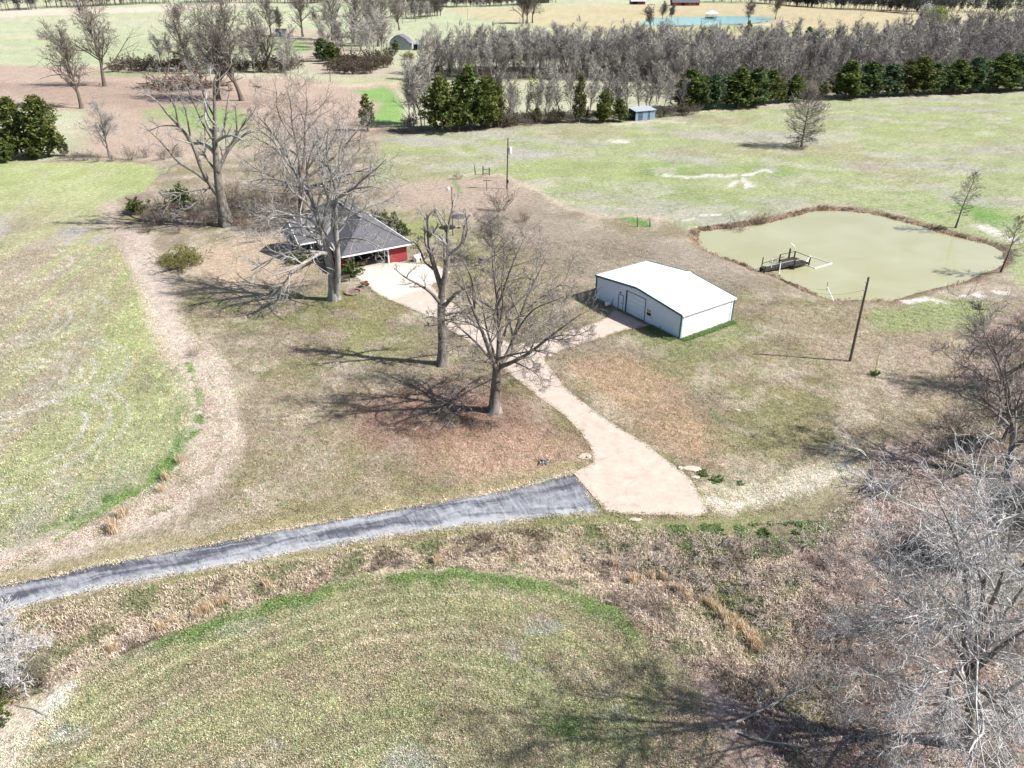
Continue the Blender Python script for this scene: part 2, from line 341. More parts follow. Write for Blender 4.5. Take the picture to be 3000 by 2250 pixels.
    bank = area([(-900, 1960), (-300, 1860), (0, 1795), (169, 1753), (422, 1698), (717, 1647), (1040, 1588), (1399, 1538), (1757, 1505), (2075, 1512), (2300, 1540)] + [(2300, 2500)] + FFU[::-1] + [(0, 2140), (-900, 2300)], .5)
    paint(bank, S(204, 184, 152)); paint(bank * sstep(.45, .6, n2) * .7, S(152, 122, 98)); paint(bank * sstep(.52, .64, n1) * .7, S(150, 148, 92))
    d = seg_dist(P, ROAD_L); paint((1 - sstep(1.0, 2.6, d + (n2 - .5) * 1.5)) * (y < 62) * .85, S(158, 150, 98)); paint((1 - sstep(.1, .5, d + (n2 - .5) * .6)) * .7 * (y < 62), S(205, 190, 165))
    paint(line([(1600, 1535), (1800, 1545), (2050, 1550), (2200, 1530)], 1.4, .8) * .85, S(150, 152, 90))
    # foreground field
    ff = area(FFU + [(2140, 2900), (-900, 2900), (-400, 2250), (100, 2120)], .5)
    paint(ff, S(182, 177, 126))
    db = seg_dist(P, GL(FFU)); ar = fbm(db / 1.1 + n1, x / 14 + 5, 61, 3); ar2 = fbm(db / 0.45, x / 9, 62, 2)
    paint(ff * sstep(.5, .66, ar) * .8, S(196, 180, 142)); paint(ff * sstep(.55, .7, ar2) * .45, S(150, 158, 96)); paint(ff * sstep(.56, .66, n1 * .5 + n2 * .5) * .7, S(182, 181, 172))
    paint(ff * sstep(.54, .66, n3 * .7 + ar * .3) * .6, S(166, 176, 106)); paint(ff * sstep(.5, .62, fbm(x / 3.2, y / 3.2, 63)) * .55, S(180, 160, 130))
    arc = np.sin((db + (n1 - .5) * .8) * 2 * math.pi / 1.25); paint(ff * sstep(.35, .95, arc) * sstep(.36, .56, fbm(db / 3, x / 8, 64)) * .55, S(206, 196, 158)); paint(ff * sstep(.4, .95, -arc) * .3, S(140, 138, 92))
    paint(line([(500, 1865), (700, 1785), (900, 1735), (1003, 1700), (1150, 1675), (1356, 1670), (1500, 1695), (1640, 1735), (1760, 1795), (1850, 1850)], .85, .6) * sstep(.3, .55, n2) * .85, S(118, 152, 66))
    paint(line([(1500, 2070), (1663, 2120), (1717, 2180)], .5, .4) * sstep(.4, .6, n2), S(112, 152, 60)); paint(line([(1700, 1740), (1800, 1800)], 1, .8) * .5, S(140, 160, 80))
    paint(area([(-60, 2400), (40, 2300), (130, 2150), (215, 2010), (150, 2000), (60, 2060), (-60, 2140)], .8) * .9, S(226, 208, 180))
    paint(area([(120, 2070), (205, 2010), (170, 2075), (130, 2110)], .5), S(240, 232, 214))
    paint(area([(2000, 2000), (2140, 2040), (2300, 2300), (2000, 2400), (1900, 2250), (1950, 2100)], 1.2) * .6, S(190, 166, 142))
    # thicket floor on the right
    tz = area([(1780, 1620), (2100, 1570), (2330, 1540), (2520, 1440), (2560, 1330), (2700, 1250), (2840, 1150), (2800, 1060), (2860, 960), (3000, 900), (3600, 1000), (3600, 2600), (2160, 2400), (2080, 2040), (1850, 1800)], 1.2)
    paint(tz * .92, S(172, 146, 128)); paint(tz * sstep(.5, .62, n2) * .7, S(132, 108, 94)); paint(tz * sstep(.53, .64, fbm(x / 1.5, y / 1.5, 71)) * .7, S(204, 180, 164)); paint(tz * sstep(.56, .66, n1) * .6, S(116, 124, 76))
    paint(line([(2080, 1450), (2250, 1445), (2380, 1400), (2480, 1365)], 2.0, 1.2) * .6, S(196, 188, 146)); paint(line([(2085, 1480), (2250, 1462), (2400, 1408), (2490, 1365)], .8, .5) * .95, S(228, 216, 188)); paint(line([(2085, 1430), (2250, 1432), (2370, 1385), (2450, 1350)], .6, .5) * .8, S(218, 206, 174))
    # pond margins
    k = ((P > POND.min(0) - 9) & (P < POND.max(0) + 9)).all(1); sd = np.full(len(P), 99.); sd[k] = sdist(P[k], POND)
    paint((1 - sstep(.8, 2.2, sd + (n2 - .5) * 2)) * .8, S(152, 122, 96)); paint((1 - sstep(.1, .5, sd)) * .9, S(110, 92, 70))
    # meadow beyond the pond
    tr = area([(1110, 545), (1330, 522), (1440, 512), (1500, 528), (1560, 560), (1650, 590), (1760, 625), (1960, 640), (2050, 690)] + [(2300, 610), (2480, 600), (2700, 640), (2900, 730), (3000, 850), (3500, 800), (3500, 240), (3000, 262), (2700, 275), (2500, 285), (2300, 305), (2100, 318), (2000, 345), (1850, 352), (1640, 358), (1450, 375), (1160, 392)], 1.6)
    tr = tr * (sd > 1.4)
    paint(tr, S(178, 188, 126)); a1 = fbm(x / 18 + y / 60, y / 9, 81, 4); a2 = fbm(x / 34, y / 7 + x / 60, 82, 4)
    paint(tr * sstep(.47, .62, a1) * .8, S(186, 182, 164)); paint(tr * sstep(.5, .64, a2) * .75, S(168, 184, 104)); paint(tr * sstep(.58, .68, n3) * .5, S(178, 162, 128))
    a3 = fbm(x / 7 + y / 30, y / 3.5, 83, 4); paint(area([(1760, 440), (2000, 455), (2330, 470), (2420, 560), (2200, 620), (1900, 590), (1700, 490)], 10) * sstep(.42, .6, a2 * .4 + a3 * .6) * .8, S(142, 172, 84)); paint(tr * sstep(.55, .66, a3) * .55, S(204, 198, 172)); paint(tr * sstep(.54, .66, fbm(x / 2.2, y / 1.6, 84, 4)) * .5, S(156, 164, 108))
    paint(area([(2560, 560), (2800, 540), (2960, 640), (2900, 680), (2720, 620)], 4) * sstep(.4, .55, a2 * .5 + n1 * .5) * .9, S(122, 170, 64))
    paint(area([(1150, 390), (1500, 385), (1700, 470), (1300, 500)], 8) * sstep(.45, .6, a1) * .7, S(190, 186, 166))
    for pts, w in (([(1930, 520), (2030, 517), (2180, 512), (2245, 505)], 1.0), ([(2180, 512), (2210, 545)], .8), ([(1770, 413), (1830, 413)], 1.8), ([(2140, 545), (2160, 530)], .6), ([(2000, 640), (2200, 620)], .5), ([(2860, 655), (2960, 700)], 1.2)):
        paint(line(pts, w, w * .7) * sstep(.36, .52, n2), S(236, 230, 212))
    paint(line([(1330, 520), (1400, 508), (1480, 520), (1540, 550), (1600, 575), (1660, 598), (1760, 628), (1960, 645)], .9, .6) * .85, S(216, 198, 166))
    paint(line([(1780, 620), (1860, 650), (1900, 670)], 1.0, .6) * sstep(.3, .5, n2), S(110, 160, 64)); paint(line([(1340, 530), (1370, 560)], .8, .5) * .8, S(120, 160, 70))
    paint(line([(1800, 365), (2000, 362)], 1.5, 1) * .8, S(222, 208, 180)); paint(line([(2080, 330), (2300, 312), (2500, 292), (2700, 282), (3000, 266)], 1.2, 1) * .7, S(212, 190, 158))
    paint(line([(1150, 395), (1450, 380), (1640, 362)], 1.5, 1) * .6, S(196, 172, 146))
    # land beyond the first tree line
    fr = area([(-2500, 468), (300, 462), (500, 470), (1000, 430), (1130, 400), (1160, 392), (1450, 375), (1640, 358), (1850, 352), (2000, 345), (2100, 318), (2300, 305), (2500, 285), (2700, 275), (3000, 262), (5200, 150), (5200, -88), (-2500, -88)], 3)
    fr = np.maximum(fr, (y > 1000) * 1.0)
    paint(fr, S(196, 204, 156)); f1 = fbm(x / 60, y / 20, 91, 4); paint(fr * sstep(.48, .62, f1) * .6, S(184, 198, 138)); paint(fr * sstep(.5, .62, fbm(x / 90, y / 30, 92)) * .5, S(210, 202, 166))
    paint(area([(-600, 190), (100, 195), (480, 205), (560, 225), (900, 235), (1190, 245), (1180, 390), (1000, 430), (520, 470), (200, 465), (240, 330), (-600, 260)], 5) * .95, S(202, 176, 150))
    paint(area([(-100, 250), (180, 240), (500, 250), (900, 300), (600, 330), (200, 310)], 5) * .6, S(178, 152, 128))
    paint(area([(430, 320), (560, 305), (720, 320), (740, 365), (560, 375), (440, 350)], 3) * .85, S(146, 182, 92)); paint(area([(1070, 262), (1160, 258), (1215, 300), (1210, 370), (1110, 368), (1140, 310)], 2) * .95, S(140, 190, 84))
    paint(area([(500, 370), (760, 370), (820, 420), (600, 440)], 4) * .7, S(178, 184, 134)); paint(line([(320, 220), (440, 222)], 5, 3) * .8, S(150, 180, 100))
    paint(area([(1000, 235), (1250, 228), (1300, 240), (1050, 245)], 5) * .8, S(190, 196, 130)); paint(line([(960, 250), (1250, 246)], 4, 3) * .7, S(222, 206, 172))
    paint(area([(-200, 30), (300, 26), (700, 12), (760, 14), (500, 32), (300, 42), (-200, 56)], 12) * .95, S(232, 212, 184))
    paint(area([(760, 85), (900, 82), (1000, 95), (1180, 200), (1150, 230), (900, 215), (800, 110)], 8) * .65, S(200, 174, 152)); paint(area([(770, 125), (870, 122), (900, 150), (800, 158)], 6) * .9, S(142, 184, 86))
    paint(area([(1228, 125), (1290, 122), (1295, 145), (1240, 152)], 4) * .9, S(222, 178, 138))
    paint(area([(1290, 26), (1560, 22), (2000, 8), (3200, 18), (3200, 60), (2600, 120), (2000, 118), (1750, 95), (1450, 62)], 14) * .95, S(206, 194, 142)); paint(area([(1700, 30), (2300, 22), (2700, 45), (2500, 80), (1900, 50)], 20) * .6, S(204, 184, 134))
    paint(area([(1880, 76), (2250, 70), (2330, 95), (1900, 110)], 8) * .7, S(190, 186, 118)); paint(line([(2268, 57), (2340, 66), (2260, 72), (2180, 78)], 4, 3) * .8, S(226, 212, 180))
    paint(area([(1440, 240), (1900, 238), (2000, 262), (1900, 275), (1450, 275)], 5) * .9, S(206, 204, 160))
    k = ((P > FPOND.min(0) - 20) & (P < FPOND.max(0) + 20)).all(1); sd2 = np.full(len(P), 99.); sd2[k] = sdist(P[k], FPOND); paint((1 - sstep(0, 5, sd2)) * .7, S(170, 150, 112))
    # forest floor
    paint(area([(1210, 215), (1400, 200), (1950, 190), (2300, 180), (2700, 150), (3000, 100), (3600, 60), (3600, 240), (3000, 258), (2700, 270), (2500, 280), (2300, 298), (2050, 320), (1980, 262), (1900, 238), (1440, 236)], 5) * .9, S(122, 110, 96))
    paint(line([(1160, 388), (1450, 368), (1640, 350), (1850, 345), (2000, 338)], 4, 3) * .85, S(128, 112, 92))
    C *= (0.86 + 0.28 * fbm(x / 3.5, y / 3.5, 99, 3))[:, None]
    lum = C @ np.array([.25, .6, .15]); C[:] = np.clip(lum[:, None] + (C - lum[:, None]) * np.array([.80, .82, .84]), .01, .8) * np.array([.985, .985, 1.07])
    global GROUND; GROUND = (ys, s, C.reshape(len(ys), len(s), 3).copy())
    ny, ns = Y.shape; I = np.arange(ny * ns).reshape(ny, ns)
    F = np.stack([I[:-1, :-1], I[:-1, 1:], I[1:, 1:], I[1:, :-1]], -1).reshape(-1, 4)
    m, nt, b = mat_new('grass_and_soil'); b.inputs['Roughness'].default_value = 0.95; b.inputs['Specular IOR Level'].default_value = 0.05
    at = node(nt, 'ShaderNodeAttribute', attribute_name='Col'); tc = node(nt, 'ShaderNodeTexCoord')
    def nz(scale, det, rg=.6):
        n = node(nt, 'ShaderNodeTexNoise', i_Scale=scale, i_Detail=det, i_Roughness=rg); nt.links.new(tc.outputs['Object'], n.inputs['Vector']); return n.outputs['Fac']
    def mrange(src, a, b2, lo, hi):
        r = node(nt, 'ShaderNodeMapRange'); r.inputs['From Min'].default_value = a; r.inputs['From Max'].default_value = b2; r.inputs['To Min'].default_value = lo; r.inputs['To Max'].default_value = hi; nt.links.new(src, r.inputs['Value']); return r.outputs['Result']
    def mul(a, b2):
        n = node(nt, 'ShaderNodeMath', operation='MULTIPLY'); nt.links.new(a, n.inputs[0]); nt.links.new(b2, n.inputs[1]); return n.outputs[0]
    nA, nB, nC = nz(4.5, 3, .75), nz(1.3, 3, .7), nz(9.0, 2, .6)
    val = mul(mrange(nA, .3, .7, .55, 1.42), mrange(nB, .3, .7, .72, 1.26))
    hue = mrange(nC, .32, .68, 0.0, 1.0)
    tint = node(nt, 'ShaderNodeMix', data_type='RGBA'); tint.inputs['A'].default_value = (0.80, 1.06, 0.74, 1); tint.inputs['B'].default_value = (1.20, 0.96, 1.18, 1); nt.links.new(hue, tint.inputs['Factor'])
    mx = node(nt, 'ShaderNodeMix', data_type='RGBA', blend_type='MULTIPLY'); mx.inputs['Factor'].default_value = 1; nt.links.new(at.outputs['Color'], mx.inputs['A']); nt.links.new(tint.outputs['Result'], mx.inputs['B'])
    sc2 = node(nt, 'ShaderNodeVectorMath', operation='SCALE'); nt.links.new(mx.outputs['Result'], sc2.inputs[0]); nt.links.new(val, sc2.inputs['Scale'])
    nD = nz(3.2, 4, .8); fl = mrange(nD, .56, .68, 0.0, .55)
    fk = node(nt, 'ShaderNodeMix', data_type='RGBA'); fk.inputs['B'].default_value = rgb(S(222, 208, 184)); nt.links.new(fl, fk.inputs['Factor']); nt.links.new(sc2.outputs['Vector'], fk.inputs['A'])
    nt.links.new(fk.outputs['Result'], b.inputs['Base Color'])
    hs = node(nt, 'ShaderNodeMath', operation='ADD'); nt.links.new(nA, hs.inputs[0]); nt.links.new(nC, hs.inputs[1])
    bp = node(nt, 'ShaderNodeBump'); bp.inputs['Strength'].default_value = 0.8; bp.inputs['Distance'].default_value = 0.10; nt.links.new(hs.outputs[0], bp.inputs['Height']); nt.links.new(bp.outputs['Normal'], b.inputs['Normal'])
    me = npmesh('ground', np.stack([x, y, z], 1), [F], m, True, {'Col': ('FLOAT_COLOR', 'POINT', np.concatenate([C, np.ones((len(C), 1))], 1))})
    tag(link('ground', me), kind='structure')
ground()

# ------------------------------------------------------------------ road, concrete drive, water
def asphalt():
    n = 420; 
    def rs(L):
        d = np.r_[0, np.cumsum(np.hypot(*np.diff(L, axis=0).T))]; t = np.linspace(0, d[-1], n); return np.stack([np.interp(t, d, L[:, 0]), np.interp(t, d, L[:, 1])], 1), t
    U, t = rs(ROAD_U); Lw, _ = rs(ROAD_L); k = 9; V = []; uv = []
    U = U + (fbm(t / .4, t * 0, 5)[:, None] - .5) * np.array([0, .4]); Lw = Lw + (fbm(t / .4, t * 0 + 9, 6)[:, None] - .5) * np.array([0, .4])
    for j in range(k):
        w = j / (k - 1); P = Lw * (1 - w) + U * w
        V.append(np.c_[P, np.full(n, .035 + .05 * (1 - (2 * w - 1) ** 2))]); uv.append(np.c_[t, np.full(n, w * 4.2), np.zeros(n)])
    V = np.concatenate(V); uv = np.concatenate(uv); I = np.arange(n * k).reshape(k, n)
    F = np.stack([I[:-1, :-1], I[:-1, 1:], I[1:, 1:], I[1:, :-1]], -1).reshape(-1, 4)
    # side skirts
    V2 = V.copy(); nv = len(V); V = np.vstack([V, V[I[0]] - [0, 0, .12], V[I[-1]] - [0, 0, .12]]); uv = np.vstack([uv, uv[I[0]], uv[I[-1]]])
    a = np.arange(n - 1); F2 = np.vstack([np.stack([I[0][1:], I[0][:-1], nv + a, nv + a + 1], 1), np.stack([I[-1][:-1], I[-1][1:], nv + n + a + 1, nv + n + a], 1)])
    m, nt, b = mat_new('worn_asphalt'); b.inputs['Roughness'].default_value = .9; b.inputs['Specular IOR Level'].default_value = .15
    at = node(nt, 'ShaderNodeAttribute', attribute_name='along')
    def nz(sc, scale, det, dist=0.0, rg=.6):
        mp = node(nt, 'ShaderNodeMapping'); mp.inputs['Scale'].default_value = sc; nt.links.new(at.outputs['Vector'], mp.inputs['Vector'])
        q = node(nt, 'ShaderNodeTexNoise', i_Scale=scale, i_Detail=det, i_Distortion=dist, i_Roughness=rg); nt.links.new(mp.outputs['Vector'], q.inputs['Vector']); return q.outputs['Fac']
    big = nz((.16, .75, 1), 1.0, 4, .8); brush = nz((1.5, .3, 1), 1.6, 4, 1.2, .7); fine = nz((1, 1, 1), 9, 3)
    s1 = node(nt, 'ShaderNodeMath', operation='MULTIPLY_ADD'); s1.inputs[1].default_value = 1.5; nt.links.new(big, s1.inputs[0]); nt.links.new(brush, s1.inputs[2])
    s2 = node(nt, 'ShaderNodeMath', operation='MULTIPLY_ADD'); s2.inputs[1].default_value = .25; nt.links.new(fine, s2.inputs[0]); nt.links.new(s1.outputs[0], s2.inputs[2])
    r = node(nt, 'ShaderNodeValToRGB'); e = r.color_ramp.elements; e[0].position = .82; e[0].color = rgb(S(94, 96, 104)); e[1].position = 1.0; e[1].color = rgb(S(188, 189, 192))
    el = e.new(.92); el.color = rgb(S(142, 144, 151))
    mr = node(nt, 'ShaderNodeMapRange'); mr.inputs['From Min'].default_value = 0; mr.inputs['From Max'].default_value = 2.4
    sx = node(nt, 'ShaderNodeSeparateXYZ'); nt.links.new(at.outputs['Vector'], sx.inputs[0]); ed = node(nt, 'ShaderNodeMapRange'); ed.inputs['From Min'].default_value = 0; ed.inputs['From Max'].default_value = 1.6; ed.inputs['To Min'].default_value = .38; ed.inputs['To Max'].default_value = 0; nt.links.new(sx.outputs['Y'], ed.inputs['Value'])
    s3 = node(nt, 'ShaderNodeMath', operation='ADD'); nt.links.new(s2.outputs[0], s3.inputs[0]); nt.links.new(ed.outputs['Result'], s3.inputs[1]); nt.links.new(s3.outputs[0], mr.inputs['Value']); nt.links.new(mr.outputs['Result'], r.inputs['Fac'])
    nt.links.new(r.outputs['Color'], b.inputs['Base Color'])
    bp = node(nt, 'ShaderNodeBump'); bp.inputs['Strength'].default_value = .5; bp.inputs['Distance'].default_value = .015; nt.links.new(fine, bp.inputs['Height']); nt.links.new(bp.outputs['Normal'], b.inputs['Normal'])
    e[2].position = .70; e[1].position = .585; e[0].position = .50
    tag(link('road', npmesh('road', V, [F, F2], m, False, {'along': ('FLOAT_VECTOR', 'POINT', uv)})), kind='structure')
asphalt()
M_conc = mat('poured_concrete', S(204, 186, 170), S(234, 216, 200), 0.9, .9, .15, .01, 30, 6, contrast=(.25, .72))
M_conc2 = mat('bright_concrete', S(230, 214, 198), S(246, 232, 218), 0.7, .9, .15, .01, 30, 6, contrast=(.25, .7))
def stains(m):
    nt = m.node_tree; b = nt.nodes['Principled BSDF']; src = b.inputs['Base Color'].links[0].from_socket; tc = node(nt, 'ShaderNodeTexCoord'); n = node(nt, 'ShaderNodeTexNoise', i_Scale=.45, i_Detail=7.0, i_Roughness=.72, i_Distortion=.8); nt.links.new(tc.outputs['Object'], n.inputs['Vector'])
    r = node(nt, 'ShaderNodeMapRange'); r.inputs['From Min'].default_value = .54; r.inputs['From Max'].default_value = .72; r.inputs['To Max'].default_value = .55; nt.links.new(n.outputs['Fac'], r.inputs['Value'])
    mx = node(nt, 'ShaderNodeMix', data_type='RGBA'); mx.inputs['B'].default_value = rgb(S(176, 158, 140)); nt.links.new(r.outputs['Result'], mx.inputs['Factor']); nt.links.new(src, mx.inputs['A'])
    v = node(nt, 'ShaderNodeTexVoronoi', feature='DISTANCE_TO_EDGE'); v.inputs['Scale'].default_value = .3; n2 = node(nt, 'ShaderNodeTexNoise', i_Scale=.9, i_Detail=4.0); nt.links.new(tc.outputs['Object'], n2.inputs['Vector']); ad = node(nt, 'ShaderNodeMix', data_type='VECTOR'); ad.inputs['Factor'].default_value = .5; nt.links.new(tc.outputs['Object'], ad.inputs['A']); nt.links.new(n2.outputs['Color'], ad.inputs['B']); nt.links.new(ad.outputs['Result'], v.inputs['Vector'])
    c = node(nt, 'ShaderNodeMapRange'); c.inputs['From Max'].default_value = .006; c.inputs['To Min'].default_value = .28; c.inputs['To Max'].default_value = 0; nt.links.new(v.outputs['Distance'], c.inputs['Value'])
    m2 = node(nt, 'ShaderNodeMix', data_type='RGBA'); m2.inputs['B'].default_value = rgb(S(120, 108, 98)); nt.links.new(c.outputs['Result'], m2.inputs['Factor']); nt.links.new(mx.outputs['Result'], m2.inputs['A']); nt.links.new(m2.outputs['Result'], b.inputs['Base Color'])
stains(M_conc)
def drive():
    d = empty('driveway', (0, 0, 0)); tag(d, kind='structure')
    for nm, pts in SLABS.items():
        L = GL(pts); c = L.mean(0); v = L - c; L = L - v / np.hypot(*v.T)[:, None] * .025
        # subdivide the edges so they can be slightly uneven
        E_ = []
        for i in range(len(L)):
            a, b = L[i], L[(i + 1) % len(L)]; m = max(1, int(np.hypot(*(b - a)) / .7))
            for q in range(m): E_.append(a + (b - a) * q / m + (0 if q == 0 else 1) * rng.normal(0, .018, 2))
        m = MB(); z = .05 + rng.uniform(-.008, .008); m.prism(E_, -.12, z); m.build('slab', M_conc2 if nm in ('house_pad',) else M_conc, d)
drive()
def water(name, poly, z, c, rough=.07, c2=None):
    m, nt, b = mat_new(name + '_surface'); b.inputs['Base Color'].default_value = rgb(c); b.inputs['Roughness'].default_value = rough; b.inputs['IOR'].default_value = 1.33; b.inputs['Specular IOR Level'].default_value = .5
    tc = node(nt, 'ShaderNodeTexCoord'); n = node(nt, 'ShaderNodeTexNoise', i_Scale=1.1, i_Detail=3.0); nt.links.new(tc.outputs['Object'], n.inputs['Vector'])
    bp = node(nt, 'ShaderNodeBump'); bp.inputs['Strength'].default_value = .15; bp.inputs['Distance'].default_value = .02; nt.links.new(n.outputs['Fac'], bp.inputs['Height']); nt.links.new(bp.outputs['Normal'], b.inputs['Normal'])
    if c2 is not None:
        n3 = node(nt, 'ShaderNodeTexNoise', i_Scale=.09, i_Detail=3.0, i_Distortion=.6); nt.links.new(tc.outputs['Object'], n3.inputs['Vector']); r3 = node(nt, 'ShaderNodeValToRGB'); r3.color_ramp.elements[0].position = .35; r3.color_ramp.elements[1].position = .66; r3.color_ramp.elements[0].color = rgb(c); r3.color_ramp.elements[1].color = rgb(c2); nt.links.new(n3.outputs['Fac'], r3.inputs['Fac']); nt.links.new(r3.outputs['Color'], b.inputs['Base Color'])
        n4 = node(nt, 'ShaderNodeTexNoise', i_Scale=.22, i_Detail=2.0); nt.links.new(tc.outputs['Object'], n4.inputs['Vector']); r4 = node(nt, 'ShaderNodeMapRange'); r4.inputs['From Min'].default_value = .35; r4.inputs['From Max'].default_value = .65; r4.inputs['To Min'].default_value = .03; r4.inputs['To Max'].default_value = .16; nt.links.new(n4.outputs['Fac'], r4.inputs['Value']); nt.links.new(r4.outputs['Result'], b.inputs['Roughness'])
    me = bpy.data.meshes.new(name); c0 = poly.mean(0); P = c0 + (poly - c0) * 1.03
    me.from_pydata([(p[0], p[1], z) for p in P], [], [tuple(range(len(P)))]); me.materials.append(m); me.update()
    tag(link(name, me), kind='structure')
water('pond_water', POND, WATER_Z, S(186, 181, 138), .07, S(196, 194, 156))
water('far_pond_water', FPOND, -.3, S(150, 205, 205), .15)
# ------------------------------------------------------------------ building materials
M_white = mat('white_sheet_metal', (.78, .79, .80), (.82, .83, .84), 1.5, .55, .3)
M_wall = mat('white_siding_shade_tint', (.54, .62, .73), (.60, .68, .79), 1.2, .55, .3)  # white siding of the shop front, blue of its shade put into the colour
M_green = mat('dark_green_trim', (.012, .075, .07), (.018, .095, .09), 3, .5, .4)
M_glass, _nt, _b = mat_new('window_glass'); _b.inputs['Base Color'].default_value = (.02, .025, .03, 1); _b.inputs['Roughness'].default_value = .08; _b.inputs['Specular IOR Level'].default_value = .6
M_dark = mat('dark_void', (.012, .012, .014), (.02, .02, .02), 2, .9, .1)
M_brick = mat('red_brick', S(170, 72, 76), S(186, 88, 90), 9, .9, .1, .01, 30, stretch=(1, 1, 3))
M_trimw = mat('white_painted_trim', (.72, .72, .72), (.78, .78, .77), 4, .6, .25)
M_wood = mat('weathered_dock_wood', S(62, 58, 56), S(104, 98, 90), 3, .9, .1, .02, 12, stretch=(1, 1, .3))
M_pole = mat('creosoted_pole_wood', S(104, 96, 84), S(142, 132, 118), 2.5, .9, .1, .02, 12, stretch=(6, 6, .5))
M_pvc = mat('white_pipe', (.74, .74, .72), (.8, .8, .78), 3, .5, .3)
M_metal = mat('galvanised_grey', S(150, 165, 180), S(186, 198, 208), 1.0, .6, .35, metal=.15)
M_rust = mat('brown_steel', S(120, 88, 70), S(150, 112, 92), 5, .8, .2)
M_stone = mat('pale_flat_stone', S(206, 190, 166), S(232, 220, 200), 4, .95, .1, .03, 8)
M_yel = mat('yellow_marker_paint', S(222, 190, 90), S(232, 205, 110), 4, .7, .2)
M_bark_light = mat('pale_grey_bark', S(140, 136, 130), S(204, 200, 194), 2.2, .95, .05, .03, 9, stretch=(2, 2, .5))
M_bark_mid = mat('grey_brown_bark', S(104, 96, 87), S(178, 171, 161), 2.2, .95, .05, .03, 9, stretch=(2, 2, .5))
M_bark_dark = mat('brown_bark', S(96, 84, 74), S(152, 140, 128), 2.2, .95, .05, .03, 9, stretch=(2, 2, .5))
M_twig_light = mat('pale_twigs', S(168, 163, 157), S(208, 204, 198), .6, .9, .05)
M_twig_mid = mat('grey_twigs', S(138, 130, 122), S(178, 170, 162), .6, .9, .05)
M_twig_dark = mat('brown_grey_twigs', S(124, 112, 104), S(164, 153, 145), .6, .9, .05)
M_twig_forest = mat('purple_grey_twigs', S(172, 165, 156), S(214, 207, 198), .3, .9, .05, rand=.28)
M_trunk_forest = mat('grey_forest_bark', S(140, 132, 122), S(196, 188, 176), .8, .95, .05, rand=.15)

def shingles():
    m, nt, b = mat_new('grey_shingles'); b.inputs['Roughness'].default_value = .9; b.inputs['Specular IOR Level'].default_value = .15
    tc = node(nt, 'ShaderNodeTexCoord'); n = node(nt, 'ShaderNodeTexNoise', i_Scale=1.6, i_Detail=5.0); nt.links.new(tc.outputs['Object'], n.inputs['Vector'])
    w = node(nt, 'ShaderNodeTexWave', wave_type='BANDS', bands_direction='Z', wave_profile='SAW'); w.inputs['Scale'].default_value = 2.2; w.inputs['Distortion'].default_value = .3; nt.links.new(tc.outputs['Object'], w.inputs['Vector'])
    r = node(nt, 'ShaderNodeValToRGB'); r.color_ramp.elements[0].color = rgb(S(106, 105, 110)); r.color_ramp.elements[1].color = rgb(S(144, 143, 147)); nt.links.new(n.outputs['Fac'], r.inputs['Fac'])
    mx = node(nt, 'ShaderNodeMix', data_type='RGBA', blend_type='MULTIPLY'); mx.inputs['Factor'].default_value = .35; nt.links.new(r.outputs['Color'], mx.inputs['A']); nt.links.new(w.outputs['Color'], mx.inputs['B']); nt.links.new(mx.outputs['Result'], b.inputs['Base Color'])
    bp = node(nt, 'ShaderNodeBump'); bp.inputs['Distance'].default_value = .02; bp.inputs['Strength'].default_value = .6; nt.links.new(w.outputs['Fac'], bp.inputs['Height']); nt.links.new(bp.outputs['Normal'], b.inputs['Normal'])
    return m
M_shingle = shingles()

# ------------------------------------------------------------------ white metal shop building
def ribbed(w, h0, h1, t=.03, rib=.30, n=3):
    """upright sheet in the xz plane facing -y, top edge running from h0 to h1"""
    m = MB(); xs = [0]; 
    for i in range(n):
        c = (i + .5) * w / n; xs += [c - .06, c - .035, c + .035, c + .06]
    xs.append(w); prof = [0] + [0, -.03, -.03, 0] * n + [0]
    top = [h0 + (h1 - h0) * x / w for x in xs]; k = len(xs)
    vs = [(x, y, 0) for x, y in zip(xs, prof)] + [(x, y, z) for x, y, z in zip(xs, prof, top)] + [(x, t, 0) for x in xs] + [(x, t, z) for x, z in zip(xs, top)]
    fs = [(i, i + 1, k + i + 1, k + i) for i in range(k - 1)] + [(2 * k + i + 1, 2 * k + i, 3 * k + i, 3 * k + i + 1) for i in range(k - 1)] + [(k + i, k + i + 1, 3 * k + i + 1, 3 * k + i) for i in range(k - 1)]
    fs += [(0, k, 3 * k, 2 * k), (k - 1, 3 * k - 1, 4 * k - 1, 2 * k - 1)]
    return m.add(vs, fs)
